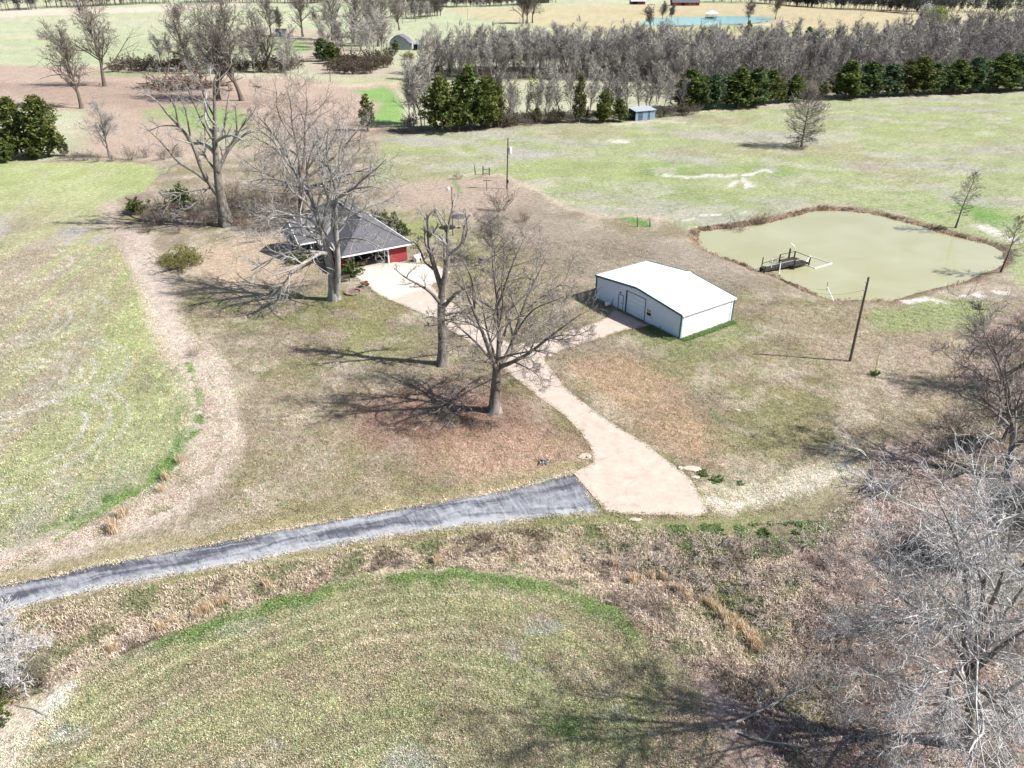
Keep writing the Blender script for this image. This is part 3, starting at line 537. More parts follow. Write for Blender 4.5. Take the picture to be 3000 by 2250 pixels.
def barn():
    W, L, EV, AP = BARN_W, BARN_L, 3.1, 3.92
    b = empty('metal_shop_building', (B_FL[0], B_FL[1], 0), BARN_RZ); tag(b, 'white metal shop building with low gable roof and dark green trim', 'building')
    top = lambda x: EV + (AP - EV) * (1 - abs(x - W / 2) / (W / 2))
    MB().box((W / 2, L / 2, .03), (W - .1, L - .1, .1)).build('floor_slab', M_conc, b)
    D0, D1, G0, G1, W0, W1 = 4.33, 5.24, 5.68, 9.17, 9.40, 10.33
    def front(x0, x1, zb=0.0):
        o = ribbed(x1 - x0, top(x0) - zb - .02, top(x1) - zb - .02, n=max(1, round((x1 - x0) / .31))).build('wall_panel', M_wall, b, (x0, 0, zb)); return o
    def run(x0, x1, zb=0.0):
        xs = [x0] + ([W / 2] if x0 < W / 2 < x1 else []) + [x1]; cuts = []
        for a, c in zip(xs[:-1], xs[1:]):
            k = max(1, round((c - a) / .93)); cuts += [(a + (c - a) * i / k, a + (c - a) * (i + 1) / k) for i in range(k)]
        for a, c in cuts: front(a, c - .004, zb)
    run(.02, D0); run(D0, D1, 2.05); run(D1, G0); run(G0, G1, 2.95); run(G1, W0); run(W0, W1, 1.93); run(W1, W - .02)
    ribbed(W1 - W0 - .01, 1.03, 1.03).build('wall_panel', M_wall, b, (W0, 0, 0))
    side = None
    k = 10
    for sgn, x, rz in ((1, W, math.pi / 2), (-1, 0, -math.pi / 2)):
        for i in range(k):
            a = L * i / k
            if side is None: side = ribbed(L / k - .004, EV - .05, EV - .05).mesh('wall_panel', M_white)
            link('wall_panel', side, b, (x, a if sgn > 0 else a + L / k - .004, 0), rz)
    for i in range(8):
        x0 = W * i / 8; ribbed(W / 8 - .004, top(x0 + W / 8) - .03, top(x0) - .03).build('wall_panel', M_white, b, (x0 + W / 8, L, 0), math.pi)
    # roof sheets with ribs running down the slope
    half = math.hypot(W / 2 + .2, (AP - EV) * (W / 2 + .2) / (W / 2)); ang = math.atan2(AP - EV, W / 2); n = 10; sw = (L + .3) / n
    m = MB(); xs = []; 
    for q in range(3): c = (q + .5) * sw / 3; xs += [(c - .06, 0), (c - .03, .035), (c + .03, .035), (c + .06, 0)]
    xs = [(0, 0)] + xs + [(sw - .004, 0)]; kk = len(xs)
    m.add([(0, x, z) for x, z in xs] + [(half, x, z) for x, z in xs] + [(0, xs[0][0], -.04), (0, xs[-1][0], -.04), (half, xs[0][0], -.04), (half, xs[-1][0], -.04)],
          [(kk + i, kk + i + 1, i + 1, i) for i in range(kk - 1)] + [(2 * kk, 2 * kk + 1, 2 * kk + 3, 2 * kk + 2)] + [tuple(range(kk)) + (2 * kk + 1, 2 * kk), tuple(range(2 * kk - 1, kk - 1, -1)) + (2 * kk + 2, 2 * kk + 3)])
    me = m.mesh('roof_panel', M_white)
    for i in range(n):
        o = link('roof_panel', me, b, (W / 2 + .03, -.15 + i * sw, AP + .06)); o.rotation_euler = (0, ang, 0)
        o = link('roof_panel', me, b, (W / 2 - .03, -.15 + (i + 1) * sw - .004, AP + .06)); o.rotation_euler = (0, ang, math.pi)
    MB().add([(W / 2 - .3, -.17, AP + .07), (W / 2, -.17, AP + .12), (W / 2 + .3, -.17, AP + .07), (W / 2 - .3, L + .17, AP + .07), (W / 2, L + .17, AP + .12), (W / 2 + .3, L + .17, AP + .07)], [(0, 1, 4, 3), (1, 2, 5, 4), (0, 2, 1), (3, 4, 5)]).build('ridge_cap', M_white, b)
    for y in (-.19, L + .19):
        for s in (-1, 1):
            MB().bar((W / 2, y, AP + .0), (W / 2 + s * (W / 2 + .2), y, EV - .02), .06, .24).build('rake_trim', M_green, b)
    for x, y in ((-.03, -.04), (W + .03, -.04), (W + .03, L + .04), (-.03, L + .04)): MB().box((x, y, EV / 2 - .03), (.14, .14, EV - .1)).build('corner_trim', M_green, b)
    for x in (-.24, W + .24):
        MB().box((x, L / 2, EV - .06), (.16, L + .3, .15)).build('gutter', M_trimw, b)
        for y in (.25, L - .3): MB().box((x - math.copysign(.13, x), y, EV / 2 - .08), (.09, .09, EV - .2)).build('downspout', M_white, b)
    # doors and window
    d = MB().box(((D0 + D1) / 2, .03, 1.02), (D1 - D0 - .1, .05, 2.0)).build('entry_door', M_wall, b)
    f = MB(); f.box((D0 + .02, .0, 1.02), (.06, .1, 2.04)).box((D1 - .02, .0, 1.02), (.06, .1, 2.04)).box(((D0 + D1) / 2, .0, 2.06), (D1 - D0 + .02, .1, .06)); f.build('door_frame', M_green, d)
    MB().box((D1 - .17, -.04, 1.0), (.06, .07, .1)).build('handle', M_dark, d)
    g = MB().box(((G0 + G1) / 2, .12, 2.9), (G1 - G0 - .1, .03, .1)).build('garage_door', M_wall, b)
    for i in range(5): MB().box(((G0 + G1) / 2, .10, .02 + .58 * (i + .5)), (G1 - G0 - .12, .05, .565)).build('door_section', M_white if 0 else M_wall, g)
    f = MB(); f.box((G0 + .03, .02, 1.47), (.09, .18, 2.94)).box((G1 - .03, .02, 1.47), (.07, .16, 2.94)).box(((G0 + G1) / 2, .02, 2.97), (G1 - G0 + .02, .16, .07)); f.build('door_frame', M_green, g)
    w = MB(); w.box(((W0 + W1) / 2, -.02, 1.94), (W1 - W0 + .04, .1, .08)).box(((W0 + W1) / 2, -.04, 1.03), (W1 - W0 + .1, .14, .08)).box((W0 + .03, -.02, 1.48), (.07, .1, .86)).box((W1 - .03, -.02, 1.48), (.07, .1, .86)).box(((W0 + W1) / 2, -.02, 1.5), (W1 - W0 - .08, .06, .06))
    wo = w.build('window', M_trimw, b)
    MB().box(((W0 + W1) / 2, .03, 1.27), (W1 - W0 - .1, .02, .4)).build('pane', M_glass, wo)
    MB().box(((W0 + W1) / 2, .03, 1.72), (W1 - W0 - .1, .02, .36)).build('pane', mat('blind_pane', S(190, 160, 130), S(205, 180, 150), 6, .5, .4), wo)
    for q in (-.15, .15): MB().box(((W0 + W1) / 2 + q, .0, 1.72), (.03, .03, .36)).build('muntin', M_trimw, wo)
    MB().box(((D0 + D1) / 2 - .1, -.09, 2.35), (.16, .14, .12)).build('door_lamp', M_dark, b)
    MB().tube([(12, -.06, 0), (12, -.06, .45)], .025).tube([(12, -.06, .45), (12, -.2, .5)], .03).build('water_tap', M_dark, b)
    MB().tube([(3.3, -.05, 0), (3.3, -.05, .9), (3.5, -.05, 1.1)], .025).build('conduit', M_dark, b)
barn()
tk = MB(); tk.tube([(0, -.3, .32), (0, -.27, .32), (0, .27, .32), (0, .3, .32)], [.16, .27, .27, .16], 14); 
def tank():
    p = B_FL[:2] + _e1 * 2.95 - _e2 * .55; r = empty('propane_tank', (p[0], p[1], gz(*p)), BARN_RZ); tag(r, 'small white round tank by the shop wall beside the entry door', 'tank')
    tk.build('tank_body', M_trimw, r); MB().box((0, -.18, .06), (.3, .08, .14)).box((0, .18, .06), (.3, .08, .14)).build('leg', M_metal, r); MB().tube([(0, 0, .56), (0, 0, .7)], .05).build('valve', M_metal, r)
tank()

# ------------------------------------------------------------------ brick house
def house():
    h = empty('brick_house', (H_O[0], H_O[1], 0), H_RZ); tag(h, 'red brick ranch house with grey shingled hip roof behind the big pale tree', 'house')
    ze, zr = 2.65, 6.0; R1, R2 = (5.45, 5.45, zr), (5.45, 16.55, zr)
    A, B, C, D = (0, 0, ze), (10.9, 0, ze), (10.9, 22, ze), (0, 22, ze)
    for q in ([A, B, R1], [B, C, R2, R1], [C, D, R2], [D, A, R1, R2]): MB().slab(q, .14).build('roof_slope', M_shingle, h)
    zw = ze + 4.2 * .6147; xv = (zw - ze) / .6147
    for q in ([(-3.5, 8.3, ze), (.02, 8.3, ze), (xv + .02, 12.5, zw + .005), (-3.5, 12.5, zw + .005)], [(-3.5, 12.5, zw + .005), (xv + .02, 12.5, zw + .005), (.02, 16.7, ze), (-3.5, 16.7, ze)]): MB().slab([(x, y, z + .012) for x, y, z in q], .13).build('roof_slope', M_shingle, h)
    for a, b in ((A, B), (B, C), (C, D), ((0, 22, ze), (0, 16.8, ze)), ((0, 8.2, ze), A), ((-3.5, 8.3, ze), (-.05, 8.3, ze)), ((-3.5, 16.7, ze), (-.05, 16.7, ze))):
        a = Vector(a); b = Vector(b); n = (b - a).normalized().cross(Vector((0, 0, 1))); off = n * .05; off.z = -.08
        MB().bar(a + off, b + off, .1, .17).build('gutter', M_trimw, h)
    for a, b in ((R1, R2), (R1, A), (R1, B), (R2, C), (R2, D)): MB().bar(Vector(a) + Vector((0, 0, .02)), Vector(b) + Vector((0, 0, .02)), .26, .05).build('ridge_cap', mat('ridge_shingle', S(150, 150, 156), S(178, 178, 182), 4) if a is R1 and b is R2 else M_shingle, h)
    z0, hh = 1.26, 2.52
    def wall(cx, cy, dx, dy, z=z0, dz=hh, m=M_brick, nm='wall'): return MB().box((cx, cy, z), (dx, dy, dz)).build(nm, m, h)
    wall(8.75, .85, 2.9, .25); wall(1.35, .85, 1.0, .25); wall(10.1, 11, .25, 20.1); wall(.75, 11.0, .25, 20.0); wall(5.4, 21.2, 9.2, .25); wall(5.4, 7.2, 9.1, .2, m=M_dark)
    wall(4.6, .85, 5.5, .2, 2.4, .24, M_trimw, 'carport_header')
    MB().box((5.4, 3.9, .04), (9.0, 6.2, .06)).build('carport_floor', M_conc, h)
    for x in (7.27, 1.9): MB().box((x, .83, 1.25), (.14, .32, 2.5)).build('corner_board', M_trimw, h)
    # porch wing
    MB().box((-1.4, 12.5, .08), (4.1, 8.0, .16)).build('porch_floor', M_conc, h)
    for y in (9.0, 10.9, 14.4, 16.0): MB().box((-3.1, y, 1.36), (.18, .18, 2.4)).build('porch_column', M_trimw, h)
    for x in (-1.6, -.3): MB().box((x, 8.75, 1.36), (.16, .16, 2.4)).build('porch_column', M_trimw, h)
    MB().add([(-3.3, 8.5, ze - .05), (-3.3, 16.5, ze - .05), (-3.3, 12.5, zw - .16), (-3.16, 8.5, ze - .05), (-3.16, 16.5, ze - .05), (-3.16, 12.5, zw - .16)], [(0, 2, 1), (3, 4, 5), (0, 1, 4, 3), (1, 2, 5, 4), (2, 0, 3, 5)]).build('gable_panel', mat('gable_siding_shade_tint', S(150, 190, 225), S(170, 205, 235), 3, .6, .3), h)  # gable siding colour carries the blue tint of shade
    for s in (-1, 1): MB().bar((-3.56, 12.5, zw - .06), (-3.56, 12.5 + s * 4.25, ze - .1), .07, .2).build('rake_trim', M_trimw, h)
    for y, w in ((3.2, 1.4), (5.8, 1.4)):
        wd = MB().box((.60, y, 1.5), (.08, w, 1.3)).build('window', M_trimw, h); MB().box((.55, y - w / 4, 1.5), (.03, w / 2 - .12, 1.14)).box((.55, y + w / 4, 1.5), (.03, w / 2 - .12, 1.14)).build('pane', M_glass, wd)
    for y in (10.0, 15.2):
        wd = MB().box((.60, y, 1.5), (.08, 1.3, 1.4)).build('window', M_trimw, h); MB().box((.55, y, 1.5), (.03, 1.1, 1.2)).build('pane', M_glass, wd)
    dd = MB().box((.59, 12.5, 1.15), (.08, 1.0, 2.05)).build('front_door', M_trimw, h); MB().box((.53, 12.85, 1.1), (.06, .06, .1)).build('handle', M_dark, dd)
    wd = MB().box((1.35, .71, 1.35), (.5, .04, 1.0)).build('window', M_trimw, h); MB().box((1.35, .68, 1.35), (.38, .03, .86)).build('pane', M_glass, wd)
    for y in (5, 12, 18):
        wd = MB().box((10.25, y, 1.5), (.08, 1.3, 1.2)).build('window', M_trimw, h); MB().box((10.31, y, 1.5), (.03, 1.1, 1.0)).build('pane', M_glass, wd)
    MB().tube([(7.4, 9, 5.0), (7.4, 9, 5.75)], .06).build('roof_vent', M_metal, h)
house()
def hl(a, b, z=0.0): p = H_O + h1 * a + h2 * b; return (p[0], p[1], z)
def car(loc, rz, body, name, label, lights=True):
    c = empty(name, loc, rz); tag(c, label, 'car')
    prof = [(-2.2, .35), (-2.25, .8), (-2.05, 1.0), (-1.55, 1.05), (-1.0, 1.5), (.5, 1.5), (1.1, 1.05), (2.1, .9), (2.25, .55), (2.2, .35)]
    n = len(prof); v = [(x, -.85 if z < 1.1 else -.68, z) for x, z in prof] + [(x, .85 if z < 1.1 else .68, z) for x, z in prof]
    bo = MB().add(v, [tuple(range(n)), tuple(range(2 * n - 1, n - 1, -1))] + [((i + 1) % n, i, n + i, n + (i + 1) % n) for i in range(n)]).build('body', body, c)
    for s in (-1, 1): MB().add([(-.9, s * .78, 1.1), (.95, s * .78, 1.1), (.45, s * .705, 1.42), (-.85, s * .705, 1.42)], [(0, 1, 2, 3)]).build('side_window', M_glass, c)
    MB().add([(-1.54, -.66, 1.1), (-1.54, .66, 1.1), (-1.06, .6, 1.47), (-1.06, -.6, 1.47)], [(0, 1, 2, 3)]).build('rear_window', M_glass, c)
    for x in (-1.4, 1.4):
        for y in (-.8, .8):
            w = MB().tube([(x, y - .11, .33), (x, y + .11, .33)], .33, 16).build('wheel', M_dark, c); MB().tube([(x, y - .115, .33), (x, y + .115, .33)], .19, 12).build('rim', M_metal, w)
    for y in (-.65, .65): MB().box((-2.24, y, .78), (.06, .26, .14)).build('tail_light', mat('red_lamp', (.45, .02, .02), (.5, .03, .03), 4, .3, .5), c)
    for y in (-.6, .6): MB().box((2.2, y, .72), (.08, .3, .14)).build('headlight', M_trimw, c)
    return c
car(hl(3.4, 3.6, .07), H_RZ + math.pi / 2, mat('black_car_paint', (.015, .015, .018), (.02, .02, .022), 2, .25, .5), 'parked_car', 'dark car parked inside the open carport of the brick house')

# ------------------------------------------------------------------ sheds and far buildings
def gable_house(name, label, cat, loc, rz, w, d, hw, hr, mw, mr, over=.3, openings=(), ridge='x', part_door=None):
    """ridge along local x; front is -y"""
    o = empty(name, loc, rz); tag(o, label, cat); t = .18
    MB().box((0, -d / 2 + t / 2, hw / 2), (w, t, hw)).build('wall', mw, o); MB().box((0, d / 2 - t / 2, hw / 2), (w, t, hw)).build('wall', mw, o)
    for s in (-1, 1):
        x0, x1 = s * w / 2, s * (w / 2 - t)
        v = [(x, y, z) for x in (x0, x1) for y, z in ((-d / 2, 0), (d / 2, 0), (d / 2, hw), (0, hr - .05), (-d / 2, hw))]
        MB().add(v, [(0, 1, 2, 3, 4), (9, 8, 7, 6, 5)] + [((i + 1) % 5, i, 5 + i, 5 + (i + 1) % 5) for i in range(5)]).build('wall', mw, o)
        sl = (hr - hw) / (d / 2); e = d / 2 + over
        MB().slab([(-w / 2 - over, s * e, hr - sl * e), (w / 2 + over, s * e, hr - sl * e), (w / 2 + over, 0, hr + .02), (-w / 2 - over, 0, hr + .02)], .12).build('roof_slope', mr, o)
    for kind, x, z, ww, hh, m in openings:
        q = MB().box((x, -d / 2 - .03, z), (ww, .08, hh)).build(kind, M_trimw if kind == 'window' else m, o)
        if kind == 'window': MB().box((x, -d / 2 - .08, z), (ww - .2, .03, hh - .2)).build('pane', m, q)
        else: MB().box((x + ww * .35, -d / 2 - .1, z), (.1, .06, .1)).build('handle', M_metal, q)
    return o
def shed():
    p = GG(1861, 357); q = GG(1917, 352); rz = math.atan2(q[1] - p[1], q[0] - p[0]); w = float(np.hypot(*(q - p)[:2])); d = 3.6
    o = empty('metal_shed', p, rz); tag(o, 'small blue grey metal shed at the edge of the woods', 'shed')
    M_sh = mat('blue_grey_sheet', S(140, 170, 195), S(176, 198, 214), 1.2, .6, .3, stretch=(3, 3, .6)); M_st = mat('dark_stained_sheet', S(70, 84, 98), S(128, 150, 168), 2, .7, .2, stretch=(2, 2, .7))
    n = 8
    for i in range(n): ribbed(w / n - .01, 2.5, 2.5, n=2).build('wall_panel', M_st if i in (1, 2, 5) else M_sh, o, (i * w / n, 0, 0))
    MB().box((w, d / 2, 1.3), (.1, d, 2.6)).build('wall', M_sh, o); MB().box((w / 2, d, 1.45), (w, .1, 2.9)).build('wall', M_sh, o)
    for y in (.1, 1.3, 2.5, 3.5): MB().box((.05, y, 1.35), (.14, .14, 2.7)).build('post', M_wood, o)
    MB().slab([(-.35, -.35, 2.6), (w + .3, -.35, 2.6), (w + .3, d + .3, 3.1), (-.35, d + .3, 3.1)], .1).build('roof', mat('shed_roof_sheet', S(176, 188, 200), S(200, 208, 216), 1, .5, .35), o)
shed()
def ruin():
    p = GG(1172, 146); rz = math.radians(-4); o = empty('derelict_barn', p, rz); tag(o, 'derelict grey barn with sagging patched tin roof and lean-to', 'barn')
    MW = mat('silvered_boards', S(176, 182, 194), S(214, 218, 226), 1, .9, .1, stretch=(4, 4, .3)); MR = mat('dull_roof_tin', S(96, 90, 100), S(150, 146, 156), .8, .8, .2)
    w, d = 10.0, 9.0; prof = [(-5, 0), (5, 0), (5, 3.2), (3.2, 4.9), (0, 6.6), (-2.2, 6.2), (-4.4, 4.4), (-5, 3.0)]
    n = len(prof); v = [(x, 0, z) for x, z in prof] + [(x, .2, z) for x, z in prof]
    MB().add(v, [tuple(range(n)), tuple(range(2 * n - 1, n - 1, -1))] + [((i + 1) % n, i, n + i, n + (i + 1) % n) for i in range(n)]).build('gable_wall', MW, o)
    for x in (-4.9, 4.9): MB().box((x, d / 2, 1.5), (.2, d - .3, 3.0)).build('wall', MW, o)
    top = prof[2:]; 
    for a, b in zip(top[:-1], top[1:]):
        MB().slab([(a[0] + .05, -.5, a[1] + .15), (a[0] + .05, d, a[1] + .05), (b[0], d, b[1] + .05), (b[0], -.5, b[1] + .15)], .1).build('roof_sheet', MR, o)
    MB().slab([(5.0, -.3, 3.4), (11.6, -.3, 2.3), (11.4, 6, 2.3), (5.0, 6, 3.5)], .1).build('lean_to_roof', mat('patchy_tin', S(120, 140, 156), S(196, 204, 212), .9, .7, .25), o)
    for x0, x1 in ((5.1, 6.2), (8.7, 11.2)): MB().box(((x0 + x1) / 2, .0, 1.2), (x1 - x0, .15, 2.4)).build('lean_to_wall', MW, o)
    MB().box((7.45, 2.6, 1.2), (2.4, .1, 2.4)).build('lean_to_wall', M_rust, o); MB().box((8.3, .15, 1.2), (.7, .1, 2.3)).build('plank_door', M_dark, o)
ruin()
p = GG(826, 109); gable_house('white_hut', 'tiny white hut among bare trees across the far field', 'hut', p, .02, 5.4, 4, 2.5, 3.9, M_trimw, mat('hut_roof', S(70, 70, 74), S(96, 94, 96), 1), .3, (('door', -.4, 1.0, .9, 2.0, M_dark),))
p = GG(2006, 15); gable_house('far_brick_house', 'long red brick house beyond the blue pond', 'house', p, .03, 26, 11, 3.2, 7.5, M_brick, M_shingle, .6, tuple(('window', x, 1.7, 2.0, 1.6, M_glass) for x in (-10, 4, 8)) + (('door', -3, 1.2, 3.0, 2.4, M_dark),))
p = GG(1867, 12); gable_house('far_red_barn', 'small red barn with white roof beyond the blue pond', 'barn', p, .05, 14, 9, 3.4, 6.0, mat('barn_red', S(150, 60, 64), S(172, 80, 84), 1), M_white, .5, (('door', -3, 1.5, 5, 3.0, M_dark),))
p = GG(1913, 14); c_far = car(p, 2.9, M_white, 'far_parked_car', 'white car parked between the red barn and far brick house'); c_far.scale = (1.15, 1.15, 1.15)
for i, (px, py, w_, lb) in enumerate(((1408, 12, 14, 'leftmost pale far house in the tree belt on the skyline'), (1535, 10, 13, 'white far house in the middle of the skyline tree belt'), (1590, 9, 12, 'dark roofed far house at the right end of the skyline tree belt'), (1220, 14, 7, 'small cream far shed by the skyline field'))):
    p = GG(px, py); gable_house('far_house', lb, 'house', p, .1 * i - .1, w_, 9, 3, 5.6, (M_trimw, M_trimw, M_rust, M_trimw)[i], M_shingle, .4, (('window', w_ * .25, 1.6, 1.6, 1.4, M_glass), ('door', -w_ * .2, 1.1, 1.2, 2.1, M_dark)))
def gazebo():
    p = G(2083, 53); o = empty('pond_gazebo', (p[0], p[1], -.3)); tag(o, 'white roofed gazebo on posts at the edge of the blue pond', 'gazebo')
    R = 4.6; P8 = [(R * math.cos(math.pi / 8 + k * math.pi / 4), R * math.sin(math.pi / 8 + k * math.pi / 4)) for k in range(8)]
    MB().prism(P8, .5, .8).build('deck', M_wood, o)
    for k, (x, y) in enumerate(P8):
        MB().box((x * .93, y * .93, 1.75), (.22, .22, 4.1)).build('post', M_trimw, o)
        x2, y2 = P8[(k + 1) % 8]; MB().bar((x * .93, y * .93, 1.7), (x2 * .93, y2 * .93, 1.7), .12).build('rail', M_rust, o)
        MB().slab([(x * 1.15, y * 1.15, 3.6), (x2 * 1.15, y2 * 1.15, 3.6), (0, 0, 5.6)], .12).build('roof_slope', M_white, o)
gazebo()

# ------------------------------------------------------------------ fishing dock and pond pieces
zd = lambda X, Y: (2200 + X / 8.508, 720 + Y / 8.508)
def dock():
    Lf, Bk, Rt, Fr = [G(*zd(*q), 0.85) for q in ((735, 225), (1110, 155), (1480, 290), (1105, 375))]
    o0 = np.array([Fr[0], Fr[1], 0]); o = empty('fishing_dock', tuple(o0 * [1, 1, 0] + [0, 0, WATER_Z])); tag(o, 'dark weathered fishing dock with rails reaching into the pond', 'dock')
    lo = lambda p, z: Vector((p[0] - o0[0], p[1] - o0[1], z - WATER_Z)); dz = .02
    ex = (Rt - Fr)[:2]; ey = (Lf - Fr)[:2]; n = 13
    pt = lambda a, b: np.array([Fr[0] + ex[0] * a + ey[0] * b, Fr[1] + ex[1] * a + ey[1] * b])
    for i in range(n): MB().bar(lo(pt((i + .5) / n, -.02), dz), lo(pt((i + .5) / n, 1.02), dz), float(np.hypot(*ex)) / n - .025, .05).build('plank', M_wood, o)
    for b in (0.02, .5, .98): MB().bar(lo(pt(0, b), dz - .11), lo(pt(1, b), dz - .11), .08, .15).build('joist', M_wood, o)
    for a, b in ((0, 0), (1, 0), (1, 1), (0, 1)): MB().bar(lo(pt(a, b), -1.2), lo(pt(a, b), .9), .16).build('post', M_wood, o)
    MB().bar(lo(pt(.62, 1.0), -1.2), lo(pt(.62, 1.0), 1.5), .2).build('post', M_wood, o)
    for a, b, c, d in ((0, 1, 1, 1), (1, 1, 1, 0), (1, 0, 0, 0)): MB().bar(lo(pt(a, b), .87), lo(pt(c, d), .87), .1, .06).build('rail', M_wood if (a, b) != (1, 0) else mat('sunbleached_rail', S(190, 186, 180), S(214, 210, 204), 3), o)
    # gangway from the bank
    S0, S1 = G(*zd(330, 640), -.2)[:2], G(*zd(250, 560), -.2)[:2]; E0, E1 = pt(0, .12), pt(0, .75)
    m = 15
    for i in range(m):
        t = (i + .5) / m; a = S0 + (E0 - S0) * t; b = S1 + (E1 - S1) * t; z = -.25 + (.0 + .25) * t
        MB().bar(lo(a, z), lo(b, z), .27, .05).build('plank', M_wood, o)
    for a, b, zz in ((S0, E0, .8), (S1, E1, .75)):
        MB().bar(lo(a, zz - .25), lo(b, zz), .07, .07).build('rail', mat('sunbleached_rail', S(190, 186, 180), S(214, 210, 204), 3) if zz == .8 else M_wood, o)
        for t in (0.02, .5): q = a + (b - a) * t; MB().bar(lo(q, -1.0), lo(q, zz - .2 + .2 * t + (.9 if (zz < .8 and t < .1) else 0)), .12).build('post', M_wood, o)
    q = S0 + (S1 - S0) * .5; MB().box(tuple(lo(q, -.1)), (.8, .5, .7), .6).build('step_box', M_wood, o)
    return o
dock()
def pipe_frame():
    P = [G(*zd(*q), WATER_Z + .04) for q in ((1480, 265), (2010, 440), (1600, 560), (1330, 470))]; c = np.mean(P, 0)
    o = empty('fish_pen_frame', tuple(c)); tag(o, 'square white pipe frame floating beside the dock', 'pipe frame')
    for a, b in zip(P, P[1:] + P[:1]): MB().tube([tuple(a - c), tuple(b - c)], .07).build('pipe', M_pvc, o)
    for a in P: MB().tube([tuple(a - c - [0, 0, .09]), tuple(a - c + [0, 0, .09])], .09).build('elbow', M_pvc, o)
pipe_frame()
def pipe(name, label, pts, r, m, cat='pipe', base=None, extra=None):
    P = [np.array(p, float) for p in pts]; c = P[0]; o = empty(name, tuple(c)); tag(o, label, cat)
    MB().tube([tuple(p - c) for p in P], r).build('pipe', m, o); MB().tube([tuple(P[0] - c - [0, 0, .3]), tuple(P[0] - c + [0, 0, .05])], r * 1.4).build('socket', m, o)
    MB().tube([tuple(P[-1] - c), tuple(P[-1] - c + (P[-1] - P[-2]) / np.linalg.norm(P[-1] - P[-2]) * .06)], r * 1.25).build('end_cap', m, o); return o
a = G(*zd(495, 605), WATER_Z); b = VP(*zd(540, 335), a[1] + .3); pipe('rod_holder_pipe', 'white pipe leaning on the bank end of the dock rail', [a, b], .07, M_pvc)
a = G(*zd(700, 690), WATER_Z); b = VP(*zd(735, 440), a[1] + .3); pipe('rod_holder_pipe', 'white pipe standing in the water against the dock side', [a, b], .09, M_pvc)
a = G(*zd(1090, 300), WATER_Z); b = VP(*zd(1095, 60), a[1]); c = VP(*zd(1085, 10), a[1]); d = VP(*zd(1000, -60), a[1]); pipe('bent_pipe', 'bent white pipe rising behind the far corner of the dock', [a, b, c, d], .055, M_pvc)
a = G(*zd(2060, 1380), WATER_Z + .1); b = VP(*zd(1905, 1040), a[1] + 1.5); pipe('intake_pipe', 'slanting white pipe at the near bank of the green pond', [a, b], .07, M_pvc)
a = G(*zd(1893, 1100), WATER_Z); b = VP(*zd(1912, 920), a[1]); pipe('bank_stake', 'thin dark stake beside the slanting white pipe in the pond', [a, b], .04, M_wood, 'stake')

# ------------------------------------------------------------------ poles
def power_pole(name, label, bpx, tpx, r=.15, extras=()):
    a = GG(*bpx); t = VP(*tpx, a[1]); h = t[2] - a[2]; dx = np.clip(t[0] - a[0], -.25, .25)
    o = empty(name, tuple(a)); tag(o, label, 'utility pole')
    MB().tube([(0, 0, -.4), (dx * .5, 0, h * .5), (dx, 0, h)], [r, r * .85, r * .68], 12).build('shaft', M_pole, o)
    MB().tube([(dx, 0, h), (dx, 0, h + .04)], r * .72, 12).build('top_cap', M_metal, o)
    if 'transformer' in extras:
        tr = MB().tube([(dx + .42, -.1, h - 3.0), (dx + .42, -.1, h - 2.85), (dx + .42, -.1, h - 1.75), (dx + .42, -.1, h - 1.62)], [.24, .3, .3, .2], 14).build('transformer', M_trimw, o)
        for q in (-.1, .12): MB().tube([(dx + .42 + q, -.1, h - 1.64), (dx + .42 + q, -.1, h - 1.35)], .04).build('bushing', M_metal, tr)
        MB().box((dx + .16, -.05, h - 2.2), (.3, .1, .5)).build('bracket', M_metal, o)
        MB().bar((dx, 0, h - .4), (dx + .8, -.05, h - .55), .07).build('arm', M_trimw, o)
        MB().box((.18, -.1, 1.5), (.3, .2, .6)).build('meter_box', M_dark, o)
    if 'insulators' in extras:
        for q in (.5, 1.4, 2.1): MB().tube([(dx - .14, -.1, h - q), (dx - .30, -.16, h - q)], .06).build('insulator', M_metal, o)
    if 'lamp' in extras:
        MB().tube([(dx, 0, h - .3), (dx - .35, 0, h - .1), (dx - .5, 0, h - .1)], .035).build('lamp_arm', M_metal, o); MB().tube([(dx - .5, 0, h - .4), (dx - .5, 0, h - .15), (dx - .5, 0, h)], [.26, .26, .12], 12).build('lamp_head', M_trimw, o)
    return o, a + [dx, 0, h]
_, PT1 = power_pole('utility_pole', 'tall bare utility pole standing between the shop and the right thicket', (2490, 1058), (2545, 812), .16, ('insulators',))
_, PT2 = power_pole('utility_pole', 'utility pole with white transformer at the edge of the meadow', (1485, 555), (1492, 404), .16, ('transformer',))
_, PT3 = power_pole('utility_pole', 'slim pole with a white yard lamp behind the house yard', (1327, 690), (1323, 548), .10, ('lamp',))
for i, (bp, tp, lb) in enumerate((((968, 240), (970, 192), 'grey pole standing before the thicket in the ploughed field'), ((1231, 172), (1231, 118), 'thin pole beside the derelict barn'), ((1370, 57), (1370, 24), 'lone distant pole in the pale far meadow'), ((1368 + 0, 105), (1368, 66), 'thin pole by the fence line in the far meadow'), ((859, 117), (855, 62), 'white pole beside the tiny white hut'))):
    power_pole('field_pole', lb, bp, tp, .12)
def yellow_marker():
    a = GG(2561, 1096); t = VP(2557, 1032, a[1]); h = t[2] - a[2]; o = empty('marker_post', tuple(a)); tag(o, 'thin yellow marker post rising from a green grass clump', 'post')
    MB().tube([(0, 0, -.2), (-.06, 0, h)], .035, 8).build('shaft', M_yel, o); MB().tube([(-.06, 0, h - .03), (-.06, 0, h + .06)], .05, 8).build('cap', M_yel, o)
yellow_marker()
